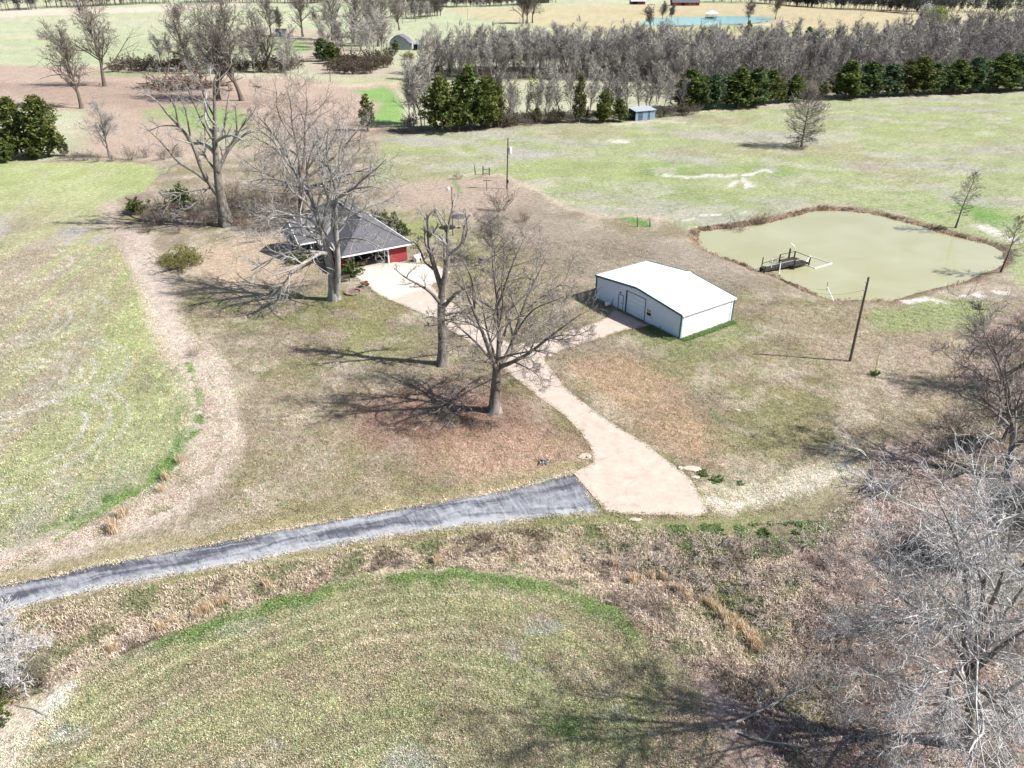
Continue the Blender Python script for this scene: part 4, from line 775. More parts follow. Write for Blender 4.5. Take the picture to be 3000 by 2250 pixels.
for bp, tp, lb in (((2687, 528), (2692, 499), 'short white vent pipe in the meadow above the pond'), ((2833, 562), (2840, 535), 'short pale post beside the bright green patch above the pond')):
    a = GG(*bp); b = VP(*tp, a[1]); pipe('field_pipe', lb, [a, b], .06, M_pvc)
def wire(a, b, label, sag=.8):
    P = [tuple(np.array(a) * (1 - t) + np.array(b) * t - np.array([0, 0, sag * 4 * t * (1 - t)])) for t in np.linspace(0, 1, 14)]
    o = MB().tube(P, .012, 4).build('service_wire', M_dark); tag(o, label, 'wire')
_e = G(*zd(1500, 1135), 2.3); wire(PT1 - [0.25, .1, 1.4], (_e[0], _e[1], _e[2]), 'slack wire running left from the tall bare pole over the pond', .5)

# ------------------------------------------------------------------ yard fittings
def rotbox(name, label, cat, loc, rz): o = empty(name, loc, rz); return tag(o, label, cat)
def clothes_post():
    a = GG(1426, 559); o = rotbox('clothesline_post', 'brown T shaped clothesline post in the back yard', 'post', tuple(a), .1); MB().tube([(0, 0, -.2), (0, 0, 1.9)], .07).build('upright', M_rust, o); MB().bar((-.75, 0, 1.95), (.75, 0, 1.95), .1).build('crossbar', M_rust, o)
clothes_post()
def old_fence():
    a = GG(1415, 513); b = GG(1434, 515); o = rotbox('fence_brace', 'grey H shaped fence brace at the back corner of the yard', 'fence', tuple(a), 0); v = b - a
    MB().tube([(0, 0, -.2), (.05, 0, 1.7)], .12).build('post', M_pole, o); MB().tube([(v[0], v[1], -.2), (v[0], v[1], 1.6)], .12).build('post', M_pole, o); MB().bar((0, 0, 1.15), (v[0], v[1], 1.05), .1).build('rail', M_pole, o); MB().bar((0, 0, .25), (v[0], v[1], .2), .1).build('rail', M_pole, o)
old_fence()
for px, py, h, lb in ((1393, 514, 2.0, 'lone leaning fence post left of the H shaped brace'), (1868, 664, 1.6, 'leaning fence post in the green strip left of the pond'), (1905, 664, 1.2, 'short fence post nearest the pond reeds')):
    a = GG(px, py); o = empty('fence_post', tuple(a)); tag(o, lb, 'post', 'old fence posts'); MB().tube([(0, 0, -.2), (-.1, 0, h * .5), (-.15, .05, h)], [.11, .1, .07], 8).build('shaft', M_pole, o); MB().tube([(-.15, .05, h), (-.45, .1, h + .5)], [.04, .015], 5).build('snag', M_pole, o)
def umbrella():
    a = GG(1344, 668); o = empty('patio_umbrella', tuple(a)); tag(o, 'dark grey patio umbrella open in the back yard', 'umbrella')
    MB().tube([(0, 0, 0), (0, 0, 2.3)], .03).build('pole', M_metal, o); MB().tube([(0, 0, 0), (0, 0, .1)], .3, 12).build('base', M_dark, o)
    mu = mat('dark_canvas', S(78, 78, 80), S(120, 118, 118), 2)
    for k in range(8):
        a0, a1 = k * math.pi / 4, (k + 1) * math.pi / 4; R = 1.5
        MB().slab([(R * math.cos(a0), R * math.sin(a0), 1.95), (R * math.cos(a1), R * math.sin(a1), 1.95), (0, 0, 2.5)], .02).build('canopy_panel', mu, o)
umbrella()
def fire_ring():
    a = GG(1036, 857); o = empty('fire_ring', tuple(a)); tag(o, 'round stone fire ring on the lawn beside the pale tree', 'fire pit')
    ms = mat('ring_stone', S(150, 120, 108), S(190, 160, 148), 4, bump=.02)
    for k in range(14): t = k * 2 * math.pi / 14; MB().box((1.05 * math.cos(t), 1.05 * math.sin(t), .1), (.3, .42, .28), t).build('stone', ms, o)
    MB().tube([(0, 0, -.02), (0, 0, .03)], .9, 18).build('ash_bed', mat('ash', S(120, 104, 100), S(150, 132, 126), 4), o)
fire_ring()
def bench():
    a = GG(1008, 826); o = rotbox('garden_bench', 'weathered grey wooden bench behind the pale tree trunk', 'bench', tuple(a), .35)
    for y in (-.15, .02, .19): MB().box((0, y, .45), (1.7, .14, .04)).build('seat_slat', M_wood, o)
    for z in (.62, .78): MB().box((0, .32, z), (1.7, .04, .13)).build('back_slat', M_pole, o)
    for x in (-.75, .75):
        MB().box((x, -.18, .22), (.08, .08, .44)).build('leg', M_pole, o); MB().box((x, .28, .42), (.08, .08, .84)).build('leg', M_pole, o)
bench()
def barrow():
    a = GG(1069, 841); o = rotbox('wheelbarrow', 'brown wheelbarrow tipped up beside the house drive', 'wheelbarrow', tuple(a), .9)
    MB().add([(-.5, -.35, .75), (.45, -.3, .75), (.45, .3, .75), (-.5, .35, .75), (-.3, -.22, .4), (.2, -.2, .4), (.2, .2, .4), (-.3, .22, .4)], [(4, 5, 6, 7), (0, 4, 7, 3), (1, 2, 6, 5), (0, 1, 5, 4), (3, 7, 6, 2)]).build('tray', M_rust, o)
    MB().tube([(.6, -.06, .2), (.6, .06, .2)], .2, 14).build('wheel', M_dark, o)
    for s in (-1, 1): MB().bar((.6, s * .1, .2), (-1.0, s * .32, .65), .04).build('handle', M_wood, o); MB().bar((-.3, s * .22, .4), (-.4, s * .28, 0), .04).build('leg', M_metal, o)
barrow()
def doghouse():
    a = hl(11.3, -.4, .0); o = gable_house('dog_house', 'small white dog kennel at the right corner of the brick house', 'kennel', a, H_RZ + .3, 1.1, .9, .7, 1.0, M_trimw, M_trimw, .08, ()); MB().box((.2, -.46, .3), (.35, .04, .5)).build('opening', M_dark, o)
doghouse()
def stone(px, py, w, d, h, lb):
    a = GG(px, py); n = 9; o = empty('flat_stone', tuple(a)); tag(o, lb, 'stone')
    P = [(math.cos(k * 2 * math.pi / n) * w / 2 * random.uniform(.75, 1.1), math.sin(k * 2 * math.pi / n) * d / 2 * random.uniform(.75, 1.1)) for k in range(n)]
    MB().add([(x, y, -.1) for x, y in P] + [(x, y, h * .6) for x, y in P] + [(x * .7, y * .7, h) for x, y in P], [tuple(range(2 * n, 3 * n))] + [(r * n + i, r * n + (i + 1) % n, (r + 1) * n + (i + 1) % n, (r + 1) * n + i) for r in range(2) for i in range(n)]).build('stone_body', M_stone, o)
random.seed(4)
for s in ((2028, 1374, 1.9, .9, .14, 'largest pale flat stone in the weeds right of the apron'), (2036, 1400, .9, .4, .14, 'small pale stone touching the right edge of the apron'), (1992, 1374, .5, .6, .2, 'square concrete block at the right edge of the drive'), (1860, 1523, 1.1, .5, .12, 'pale flat stone lying below the apron'), (1716, 1338, 1.5, 1.0, .1, 'broken pale stone slab left of the drive'), (1723, 1343, .4, .3, .25, 'small rock on the broken slab left of the drive'), (2162, 1203, .5, .4, .12, 'lone pale stone in the tan grass below the shop'), (650, 1160 + 60, .5, .4, .12, 'small pale stone on the left lawn')): stone(*s)
def hay():
    a = GG(1276, 232); o = empty('hay_bale', tuple(a)); tag(o, 'round hay bale at the field edge near the woods', 'hay bale'); mh = mat('hay', S(180, 156, 130), S(214, 192, 160), 3, bump=.03)
    MB().tube([(-.7, 0, .85), (.7, .1, .85)], .85, 18).build('roll', mh, o)
    for x in (-.4, 0, .4): MB().tube([(x - .02, .03, .85), (x + .02, .03, .85)], .862, 18, False).build('twine', M_trimw, o)
hay()
# ------------------------------------------------------------------ bare trees
def unit(a): return a / np.maximum(np.linalg.norm(a, axis=-1, keepdims=True), 1e-9)
def tubes(P, R, k):
    """P (M,S+1,3), R (M,S+1) -> verts, quads"""
    M, S1, _ = P.shape
    T = np.empty_like(P); T[:, 1:-1] = P[:, 2:] - P[:, :-2]; T[:, 0] = P[:, 1] - P[:, 0]; T[:, -1] = P[:, -1] - P[:, -2]; T = unit(T)
    ref = np.where(np.abs(T[:, :1, 2:3]) < .9, np.array([0, 0, 1.]), np.array([1., 0, 0])); ref = np.broadcast_to(ref, P.shape)
    A = unit(np.cross(T, ref)); B = np.cross(T, A)
    if k == 1:                                  # fine twigs: tapered ribbons turned every way
        th = (np.arange(M) * 2.4)[:, None, None]; W = (A * np.cos(th) + B * np.sin(th)) * (R * 1.25)[..., None]; V = np.stack([P - W, P + W], 2); I = np.arange(M * S1 * 2).reshape(M, S1, 2)
        return V.reshape(-1, 3), np.stack([I[:, :-1, 0], I[:, :-1, 1], I[:, 1:, 1], I[:, 1:, 0]], -1).reshape(-1, 4)
    a = np.arange(k) * 2 * math.pi / k
    V = P[:, :, None] + (A[:, :, None] * np.cos(a)[:, None] + B[:, :, None] * np.sin(a)[:, None]) * R[:, :, None, None]
    I = np.arange(M * S1 * k).reshape(M, S1, k); J = np.roll(I, -1, 2)
    F = np.stack([I[:, :-1], J[:, :-1], J[:, 1:], I[:, 1:]], -1).reshape(-1, 4)
    return V.reshape(-1, 3), F
def grow(rg, p, d, L, R, seg, wig, grav, tip=.25):
    M = len(p); P = np.empty((M, seg + 1, 3)); P[:, 0] = p; d = unit(d); w = rg.normal(0, 1, (M, 3))
    for s in range(seg):
        w = .5 * w + rg.normal(0, 1, (M, 3)); d = unit(d + wig * w + np.array([0, 0, 1.]) * grav); P[:, s + 1] = P[:, s] + d * (L / seg)[:, None]
    t = np.linspace(0, 1, seg + 1); return P, R[:, None] * (1 - t * (1 - tip))[None]
def sprout(rg, P, R, n, t0, t1, ang, asd, lr, rr, up=0.0, lmin=0.0, fall=.55):
    """n children on every branch"""
    M, S1, _ = P.shape; L = np.linalg.norm(np.diff(P, axis=1), axis=2).sum(1)
    t = t0 + (t1 - t0) * (np.arange(n)[None] + rg.uniform(0, 1, (M, n))) / n; t = np.clip(t, 0, .999)
    f = t * (S1 - 1); i = f.astype(int); u = f - i; m = np.arange(M)[:, None]
    p = P[m, i] * (1 - u[..., None]) + P[m, i + 1] * u[..., None]; d = unit(P[m, i + 1] - P[m, i]); r = R[m, i] * (1 - u) + R[m, i + 1] * u
    az = (np.arange(n)[None] * 2.4 + rg.uniform(0, 6.28, (M, 1))) + rg.normal(0, .5, (M, n))
    ref = np.where(np.abs(d[..., 2:3]) < .9, np.array([0, 0, 1.]), np.array([1., 0, 0])); a = unit(np.cross(d, ref)); b = np.cross(d, a)
    th = np.clip(rg.normal(ang, asd, (M, n)), .15, 1.9)[..., None]
    nd = d * np.cos(th) + (a * np.cos(az)[..., None] + b * np.sin(az)[..., None]) * np.sin(th); nd = unit(nd + np.array([0, 0, up]))
    nl = L[:, None] * lr * (1 - fall * t) * rg.uniform(.6, 1.25, (M, n)) + lmin; nr = np.minimum(r * .75, R[:, :1] * rr * rg.uniform(.7, 1.1, (M, n)))
    return p.reshape(-1, 3), nd.reshape(-1, 3), nl.ravel(), nr.ravel()
def smooth(pts, n):
    pts = np.asarray(pts, float); d = np.r_[0, np.cumsum(np.linalg.norm(np.diff(pts, axis=0), axis=1))]; t = np.linspace(0, d[-1], n + 1); out = np.stack([np.interp(t, d, pts[:, k]) for k in range(3)], 1)
    for _ in range(1): out[1:-1] = out[1:-1] * .5 + (out[:-2] + out[2:]) * .25
    return out
def twigs(rg, limbs, levels, rmin):
    """limbs: (P,R) arrays with the same number of points; returns crown verts/quads by growing the levels"""
    P, R = limbs; V = []; F = []; b = 0
    for lv in levels:
        p, d, l, r = sprout(rg, P, R, lv['n'], lv.get('t0', .2), lv.get('t1', 1.0), lv.get('a', .8), lv.get('sd', .25), lv['l'], lv.get('r', .5), lv.get('up', .1), lv.get('lm', 0.), lv.get('fall', .55))
        if 'keep' in lv: k = rg.uniform(0, 1, len(p)) < lv['keep']; p, d, l, r = p[k], d[k], l[k], r[k]
        r = np.maximum(r, rmin); P, R = grow(rg, p, d, l, r, lv.get('seg', 4), lv.get('wig', .16), lv.get('g', .03), lv.get('tip', .35))
        v, f = tubes(P, R, lv.get('k', 4)); V.append(v); F.append(f + b); b += len(v)
    return np.concatenate(V), np.concatenate(F)
def hero(name, label, basepx, limbs, levels, seed, mb, mt, tr=None, rmin=.012, jitter=.0, cat='tree', loc_y=None, flare=1.6):
    """limbs: [(points (x px, y px, depth m)), r0, r1] first one is the trunk; group of limb polylines as they stand in the tree's plane"""
    rg = np.random.default_rng(seed); tr = tr or (lambda x, y: (x, y)); base = GG(*tr(*basepx)); Y0 = base[1]
    o = empty(name, tuple(base)); tag(o, label, cat); PP = []; RR = []
    for i, (pts, r0, r1) in enumerate(limbs):
        n = len(pts); W = []
        for j, q in enumerate(pts):
            dd = q[2] if len(q) > 2 else None
            W.append((tr(q[0], q[1]), dd))
        dd0 = limbs[i][0][0][2] if len(limbs[i][0][0]) > 2 else 0.0
        end = rg.normal(0, 1.0) if len(pts[-1]) < 3 else pts[-1][2]; L3 = []
        for j, ((px, py), dd) in enumerate(W):
            t = j / (n - 1); d_ = dd if dd is not None else (dd0 + (0 if i == 0 else (end * 2.2) * t ** 1.3)); L3.append(VP(px, py, Y0 + d_) - base)
        L3 = np.array(L3)
        if i == 0: L3[0] = [0, 0, -.15]
        S_ = smooth(L3, 10 if i else 12); 
        if jitter and i: S_[1:] += rg.normal(0, jitter, S_[1:].shape) 
        t = np.linspace(0, 1, len(S_)); R_ = r0 * (1 - t) ** 1.0 + r1 * t
        if i == 0: R_ = R_ * (1 + (flare - 1) * np.exp(-t * 9))
        v, f = tubes(S_[None], R_[None], 12 if i == 0 else 7)
        if i == 0 and flare > 1.2:               # root buttresses
            q = v.reshape(len(S_), 12, 3); a = np.arange(12) * 2 * math.pi / 12; q[0] += (q[0] - q[0].mean(0)) * (.28 * np.cos(a * 4 + seed))[:, None]; v = q.reshape(-1, 3)
        link('trunk' if i == 0 else 'limb', npmesh(name + '_limb', v, [f], mb, True), o)
        if i or n > 6: PP.append(smooth(S_, 10)); RR.append(np.interp(np.linspace(0, 1, 11), t, R_))
    V, F = twigs(rg, (np.array(PP), np.array(RR)), levels, rmin)
    V[:, 2] = np.maximum(V[:, 2], gz(base[0], base[1]) * 0 + .05)
    link('crown', npmesh(name + '_crown', V, [F], mt, False), o)
    return o
LV_OPEN = [dict(n=7, l=.50, a=.75, seg=5, k=5, up=.12, r=.42, t0=.22, fall=.4), dict(n=6, l=.58, a=.7, seg=4, k=3, r=.45, up=.1, fall=.4), dict(n=5, l=.62, a=.7, seg=3, k=1, r=.5, up=.05, fall=.3), dict(n=3, l=.7, a=.6, seg=2, k=1, r=.7, lm=.15, fall=.3)]
LV_DENSE = [dict(n=8, l=.52, a=.8, seg=5, k=5, up=.1, r=.42, t0=.2, fall=.4), dict(n=6, l=.6, a=.75, seg=4, k=3, r=.45, up=.08, fall=.4), dict(n=5, l=.62, a=.7, seg=3, k=1, r=.5, up=.04, fall=.3), dict(n=3, l=.7, a=.6, seg=2, k=1, r=.7, lm=.2, fall=.3)]
LV_BARE = [dict(n=5, l=.36, a=.8, seg=5, k=5, up=.15, r=.4, t0=.3, keep=.8), dict(n=5, l=.5, a=.7, seg=4, k=3, r=.45, keep=.8, fall=.4), dict(n=4, l=.6, a=.7, seg=3, k=1, r=.5, fall=.4), dict(n=3, l=.65, a=.6, seg=2, k=1, r=.7, lm=.1, fall=.3)]
za = lambda X, Y: (350 + X / 2.074, 100 + Y / 2.074)
z3 = lambda X, Y: (1100 + X / 2.37, 600 + Y / 2.37)
z4 = lambda X, Y: (2200 + X / 1.4425, 1100 + Y / 1.4425)
z6 = lambda X, Y: (2500 + X / 2.552, 850 + Y / 2.552)
# tall pale tree in front of the house
hero('shade_tree', 'huge pale grey bare tree with forked trunk in front of the brick house', (1303, 1612), [
 ([(1303, 1612, 0), (1296, 1510, 0), (1282, 1390, 0), (1258, 1280, 0), (1226, 1190, .2), (1190, 1080, .6), (1152, 960, 1), (1136, 850, 1.2), (1140, 740, 1.5)], .56, .10),
 ([(1316, 1608, -.2), (1332, 1450, -.4), (1328, 1330, -.5), (1318, 1200, -.3), (1305, 1090, 0), (1320, 960, .3), (1345, 860, .6), (1400, 760, 1), (1470, 690, 1.5)], .46, .07),
 ([(1235, 1215, 0), (1180, 1130, -1), (1100, 1100, -2), (1000, 1100, -3), (900, 1130, -4), (830, 1160, -4)], .24, .05),
 ([(1190, 1080, .6), (1120, 1010, 0), (1050, 960, -1), (1010, 900, -1), (985, 830, -1)], .24, .05),
 ([(1165, 1000, 1), (1090, 880, 2), (1040, 780, 3), (1010, 700, 4), (1000, 620, 4)], .22, .04),
 ([(1250, 1330, 0), (1160, 1320, -1), (1060, 1320, -2), (960, 1340, -3), (880, 1390, -4), (800, 1440, -5)], .22, .05),
 ([(1245, 1350, 0), (1170, 1390, -1.5), (1060, 1440, -3), (1010, 1500, -4), (930, 1580, -5), (880, 1620, -5)], .15, .04),
 ([(1308, 1190, 0), (1370, 1120, 1), (1450, 1075, 2), (1540, 1040, 2.5), (1640, 1010, 3)], .24, .05),
 ([(1315, 1260, 0), (1370, 1240, -1), (1430, 1240, -2), (1510, 1250, -3), (1570, 1290, -4), (1640, 1330, -4)], .16, .04),
 ([(1320, 980, .3), (1300, 880, 0), (1255, 760, -1), (1260, 650, -1.5), (1270, 580, -2)], .2, .04),
 ([(1345, 860, .6), (1332, 760, 1), (1350, 650, 1.5), (1400, 560, 2)], .16, .04),
 ([(1226, 1190, 0), (1250, 1080, -1), (1275, 960, -2), (1290, 860, -3), (1280, 770, -3)], .2, .04),
 ([(1320, 1000, 0), (1400, 960, -1), (1480, 880, -2), (1560, 820, -2.5), (1620, 760, -3)], .18, .04),
 ([(1150, 960, 1), (1060, 920, 2.5), (960, 880, 4), (860, 880, 5), (780, 900, 6)], .18, .04),
 ([(1136, 850, 1), (1150, 760, 0), (1180, 680, -1), (1190, 600, -1)], .12, .03)],
 [dict(LV_DENSE[0], n=8), dict(LV_DENSE[1], n=6), dict(LV_DENSE[2], n=5), dict(LV_DENSE[3], n=2)], 11, M_bark_light, M_twig_light, za)
# wide tree behind it
hero('shade_tree', 'broad dense bare tree behind the left side of the house', (1108, 1120), [
 ([(1108, 1120, 0), (1106, 1040, 0), (1104, 960, 0), (1098, 880, 0)], .62, .42),
 ([(1100, 900, 0), (1060, 820, 1), (1020, 740, 1.5), (960, 640, 2), (900, 560, 2), (840, 500, 2)], .32, .05),
 ([(1100, 880, 0), (1090, 780, -1), (1080, 660, -2), (1040, 540, -2), (1050, 440, -2), (1020, 340, -2)], .32, .04),
 ([(1100, 880, 0), (1120, 780, 2), (1130, 660, 3), (1120, 540, 3), (1150, 430, 4), (1130, 350, 4)], .3, .04),
 ([(1102, 900, 0), (1170, 850, 1), (1260, 790, 2), (1350, 700, 2.5), (1420, 620, 3), (1460, 560, 3)], .3, .05),
 ([(1100, 920, 0), (1010, 900, -2), (920, 860, -3), (830, 820, -3.5), (760, 770, -4)], .26, .04),
 ([(1102, 930, 0), (1200, 920, -2), (1320, 880, -3), (1430, 840, -4), (1560, 800, -5)], .26, .04),
 ([(1104, 960, 0), (1020, 970, -3), (930, 960, -5), (820, 950, -6), (740, 940, -6)], .2, .04),
 ([(1104, 960, 0), (1190, 980, 3), (1300, 960, 6), (1450, 930, 8), (1560, 920, 9)], .2, .04),
 ([(1098, 870, 0), (1000, 760, 4), (930, 680, 6), (840, 640, 8), (780, 600, 8)], .24, .04),
 ([(1098, 870, 0), (1200, 740, 4), (1290, 660, 6), (1330, 560, 7), (1340, 500, 7)], .24, .04),
 ([(1080, 660, -2), (1000, 560, -3), (950, 440, -3), (960, 340, -3), (930, 270, -3)], .12, .03)],
 [dict(LV_DENSE[0], n=9), dict(LV_DENSE[1], n=6), dict(LV_DENSE[2], n=5), dict(LV_DENSE[3], n=3)], 12, M_bark_dark, M_twig_mid, za, .014)
# limb-broken tree at the left
hero('shade_tree', 'tall bare tree with broken upright limbs at the left field edge', (655, 1165), [
 ([(655, 1165, 0), (632, 1060, 0), (606, 960, 0), (596, 880, 0), (590, 780, 0), (576, 650, 0), (580, 520, 0), (580, 400, 0), (562, 280, 0), (606, 200, 0)], .85, .05),
 ([(606, 985, 0), (550, 920, -.5), (500, 830, -1), (470, 740, -1), (430, 620, -1.5), (360, 560, -2), (280, 480, -2), (230, 400, -2), (180, 340, -2)], .46, .05),
 ([(530, 895, -.5), (440, 820, -2), (360, 790, -3), (310, 720, -3.5), (240, 640, -4), (150, 560, -5)], .28, .05),
 ([(598, 830, 0), (640, 740, 1), (690, 650, 1.5), (740, 570, 2), (772, 515, 2)], .36, .07),
 ([(592, 840, 0), (540, 770, 1), (505, 710, 1.5), (478, 690, 2)], .22, .08),
 ([(572, 650, 0), (512, 560, -1), (470, 460, -1), (432, 380, -1.5), (400, 290, -2), (330, 235, -2)], .2, .04),
 ([(580, 510, 0), (520, 400, .5), (490, 300, 1), (420, 180, 1)], .16, .04),
 ([(600, 650, 0), (640, 560, 1.5), (650, 450, 2), (668, 340, 2)], .2, .04),
 ([(550, 935, -.5), (450, 950, -2), (370, 970, -3), (310, 1020, -4), (230, 1070, -5)], .18, .04),
 ([(535, 935, -.5), (480, 1010, -1.5), (430, 1050, -2), (370, 1090, -3), (340, 1110, -3)], .13, .03),
 ([(430, 620, -1.5), (410, 500, -2), (390, 420, -2), (300, 300, -2)], .15, .03),
 ([(360, 560, -2), (340, 440, -2), (290, 360, -2.5), (210, 230, -3)], .14, .03),
 ([(715, 610, 1.5), (710, 520, 1), (705, 440, 1)], .14, .05), ([(740, 570, 2), (800, 500, 3), (830, 440, 3)], .12, .03)],
 [dict(LV_BARE[0], n=8, l=.42), dict(LV_BARE[1], n=6), dict(LV_BARE[2], n=5), dict(LV_BARE[3], n=3)], 13, M_bark_mid, M_twig_light, za)
# pollarded tree left of the drive
hero('shade_tree', 'half dead tree with snapped stubs left of the concrete drive', (466, 1102), [
 ([(466, 1102, 0), (466, 960, 0), (456, 800, 0), (455, 650, 0), (470, 545, 0)], .52, .34),
 ([(455, 690, 0), (380, 600, -1), (300, 550, -1.5), (210, 510, -2), (130, 440, -2.5)], .24, .04),
 ([(458, 580, 0), (420, 460, .3), (380, 340, .5), (365, 200, .5), (360, 70, .5)], .32, .11),
 ([(468, 570, 0), (490, 450, 0), (510, 330, 0), (490, 190, .4), (530, 60, .6), (540, -30, .6)], .34, .05),
 ([(498, 425, 0), (590, 410, 1), (680, 430, 1.5), (760, 400, 2), (805, 360, 2)], .19, .04),
 ([(505, 350, 0), (600, 275, -1), (610, 180, -1), (640, 80, -1)], .19, .04),
 ([(480, 700, 0), (560, 610, -1), (640, 570, -1.5), (740, 545, -2)], .25, .05),
 ([(420, 460, .3), (340, 400, 1), (310, 310, 1), (260, 250, 1.5)], .17, .04),
 ([(470, 560, 0), (482, 420, 1), (475, 265, 1.3)], .2, .09),
 ([(448, 800, 0), (390, 775, -.6), (325, 790, -1)], .12, .06),
 ([(490, 765, 0), (580, 745, -1), (660, 755, -1.5), (730, 800, -2)], .16, .04),
 ([(368, 330, .5), (340, 250, .2), (345, 150, 0)], .12, .06),
 ([(490, 800, 0), (580, 825, 1), (680, 830, 1.6), (740, 870, 2)], .15, .04),
 ([(375, 230, .5), (405, 180, .3), (404, 170, .3)], .1, .07),
 ([(452, 830, 0), (400, 838, -.5), (350, 842, -1)], .08, .03),
 ([(490, 190, .4), (430, 80, .8), (405, 20, 1)], .1, .03), ([(610, 270, -1), (640, 180, -2), (620, 20, -2)], .08, .03)],
 [dict(LV_BARE[0], n=6, l=.42), dict(LV_BARE[1], n=5), dict(LV_BARE[2], n=4), dict(LV_BARE[3], n=3)], 14, M_bark_mid, M_twig_light, z3, .016)
# broad vase-shaped tree beside the drive
hero('shade_tree', 'vase shaped bare tree with brown limbs and pale flared base beside the drive', (825, 1432), [
 ([(825, 1432, 0), (828, 1350, 0), (832, 1270, 0), (842, 1180, 0), (846, 1110, 0)], .50, .42),
 ([(846, 1150, 0), (858, 1000, .5), (856, 850, .8), (852, 700, 1), (830, 540, 1), (806, 380, 1), (812, 240, 1)], .28, .02),
 ([(838, 1150, 0), (785, 1000, -1), (740, 870, -1.5), (690, 760, -2), (655, 680, -2), (620, 560, -2.5), (580, 440, -3)], .26, .03),
 ([(855, 1130, 0), (930, 1030, 1), (970, 900, 1.5), (1010, 760, 2), (1070, 600, 2.5), (1130, 480, 3), (1180, 380, 3)], .28, .03),
 ([(855, 1130, 0), (960, 1090, -1), (1060, 1040, -1.5), (1180, 940, -2), (1300, 850, -2), (1430, 755, -2.5)], .24, .03),
 ([(1010, 760, 2), (1090, 690, 3), (1190, 610, 3.5), (1290, 550, 4), (1390, 440, 5)], .14, .02),
 ([(850, 1070, 0), (930, 1045, -2), (1050, 1020, -3), (1170, 1005, -3.5), (1275, 1045, -4)], .15, .02),
 ([(855, 700, 1), (910, 520, 0), (980, 340, -1), (1040, 220, -1)], .13, .02),
 ([(740, 870, -1.5), (660, 820, -2), (560, 800, -2.5), (490, 795, -3)], .13, .03),
 ([(930, 1030, 1), (1010, 960, 3), (1090, 880, 4), (1200, 820, 5), (1300, 720, 6)], .16, .02),
 ([(858, 1000, .5), (900, 880, 2.5), (940, 760, 4), (960, 620, 5), (1000, 480, 6)], .16, .02),
 ([(846, 1110, 0), (800, 960, 2), (760, 820, 4), (740, 660, 5), (690, 520, 6)], .16, .02),
 ([(690, 760, -2), (680, 640, -1), (670, 500, -1), (600, 380, -1), (575, 240, -1)], .1, .02),
 ([(970, 900, 1.5), (1030, 800, -.5), (1100, 720, -2), (1200, 680, -3), (1310, 640, -4)], .13, .02),
 ([(840, 1120, 0), (760, 1080, -2), (690, 1075, -3), (620, 1120, -4), (565, 1220, -4.5)], .12, .04),
 ([(960, 1090, -1), (1050, 1130, -2.5), (1130, 1180, -3.5), (1170, 1270, -4)], .08, .02),
 ([(1180, 940, -2), (1300, 900, -3), (1400, 910, -3.5), (1480, 870, -4)], .08, .02),
 ([(855, 850, .8), (890, 700, -1), (870, 540, -2), (900, 380, -2), (885, 300, -2)], .12, .02), ([(860, 1100, 0), (980, 1010, 2), (1120, 930, 4), (1250, 880, 6), (1400, 860, 8)], .17, .02), ([(840, 1120, 0), (740, 1000, 2), (640, 900, 4), (540, 820, 6), (470, 700, 7)], .16, .02)],
 [dict(LV_OPEN[0], n=8, l=.44, up=.02, a=.85), dict(LV_OPEN[1], n=6, g=-.02), dict(LV_OPEN[2], n=5, g=-.03), dict(LV_OPEN[3], n=3)], 15, mat('brown_bark_pale_patches', S(104, 92, 82), S(176, 168, 158), 1.1, .95, .05, .03, 9, stretch=(2, 2, .5)), mat('warm_grey_twigs', S(140, 131, 123), S(182, 174, 166), .6, .9, .05), z3, .011, flare=2.0)
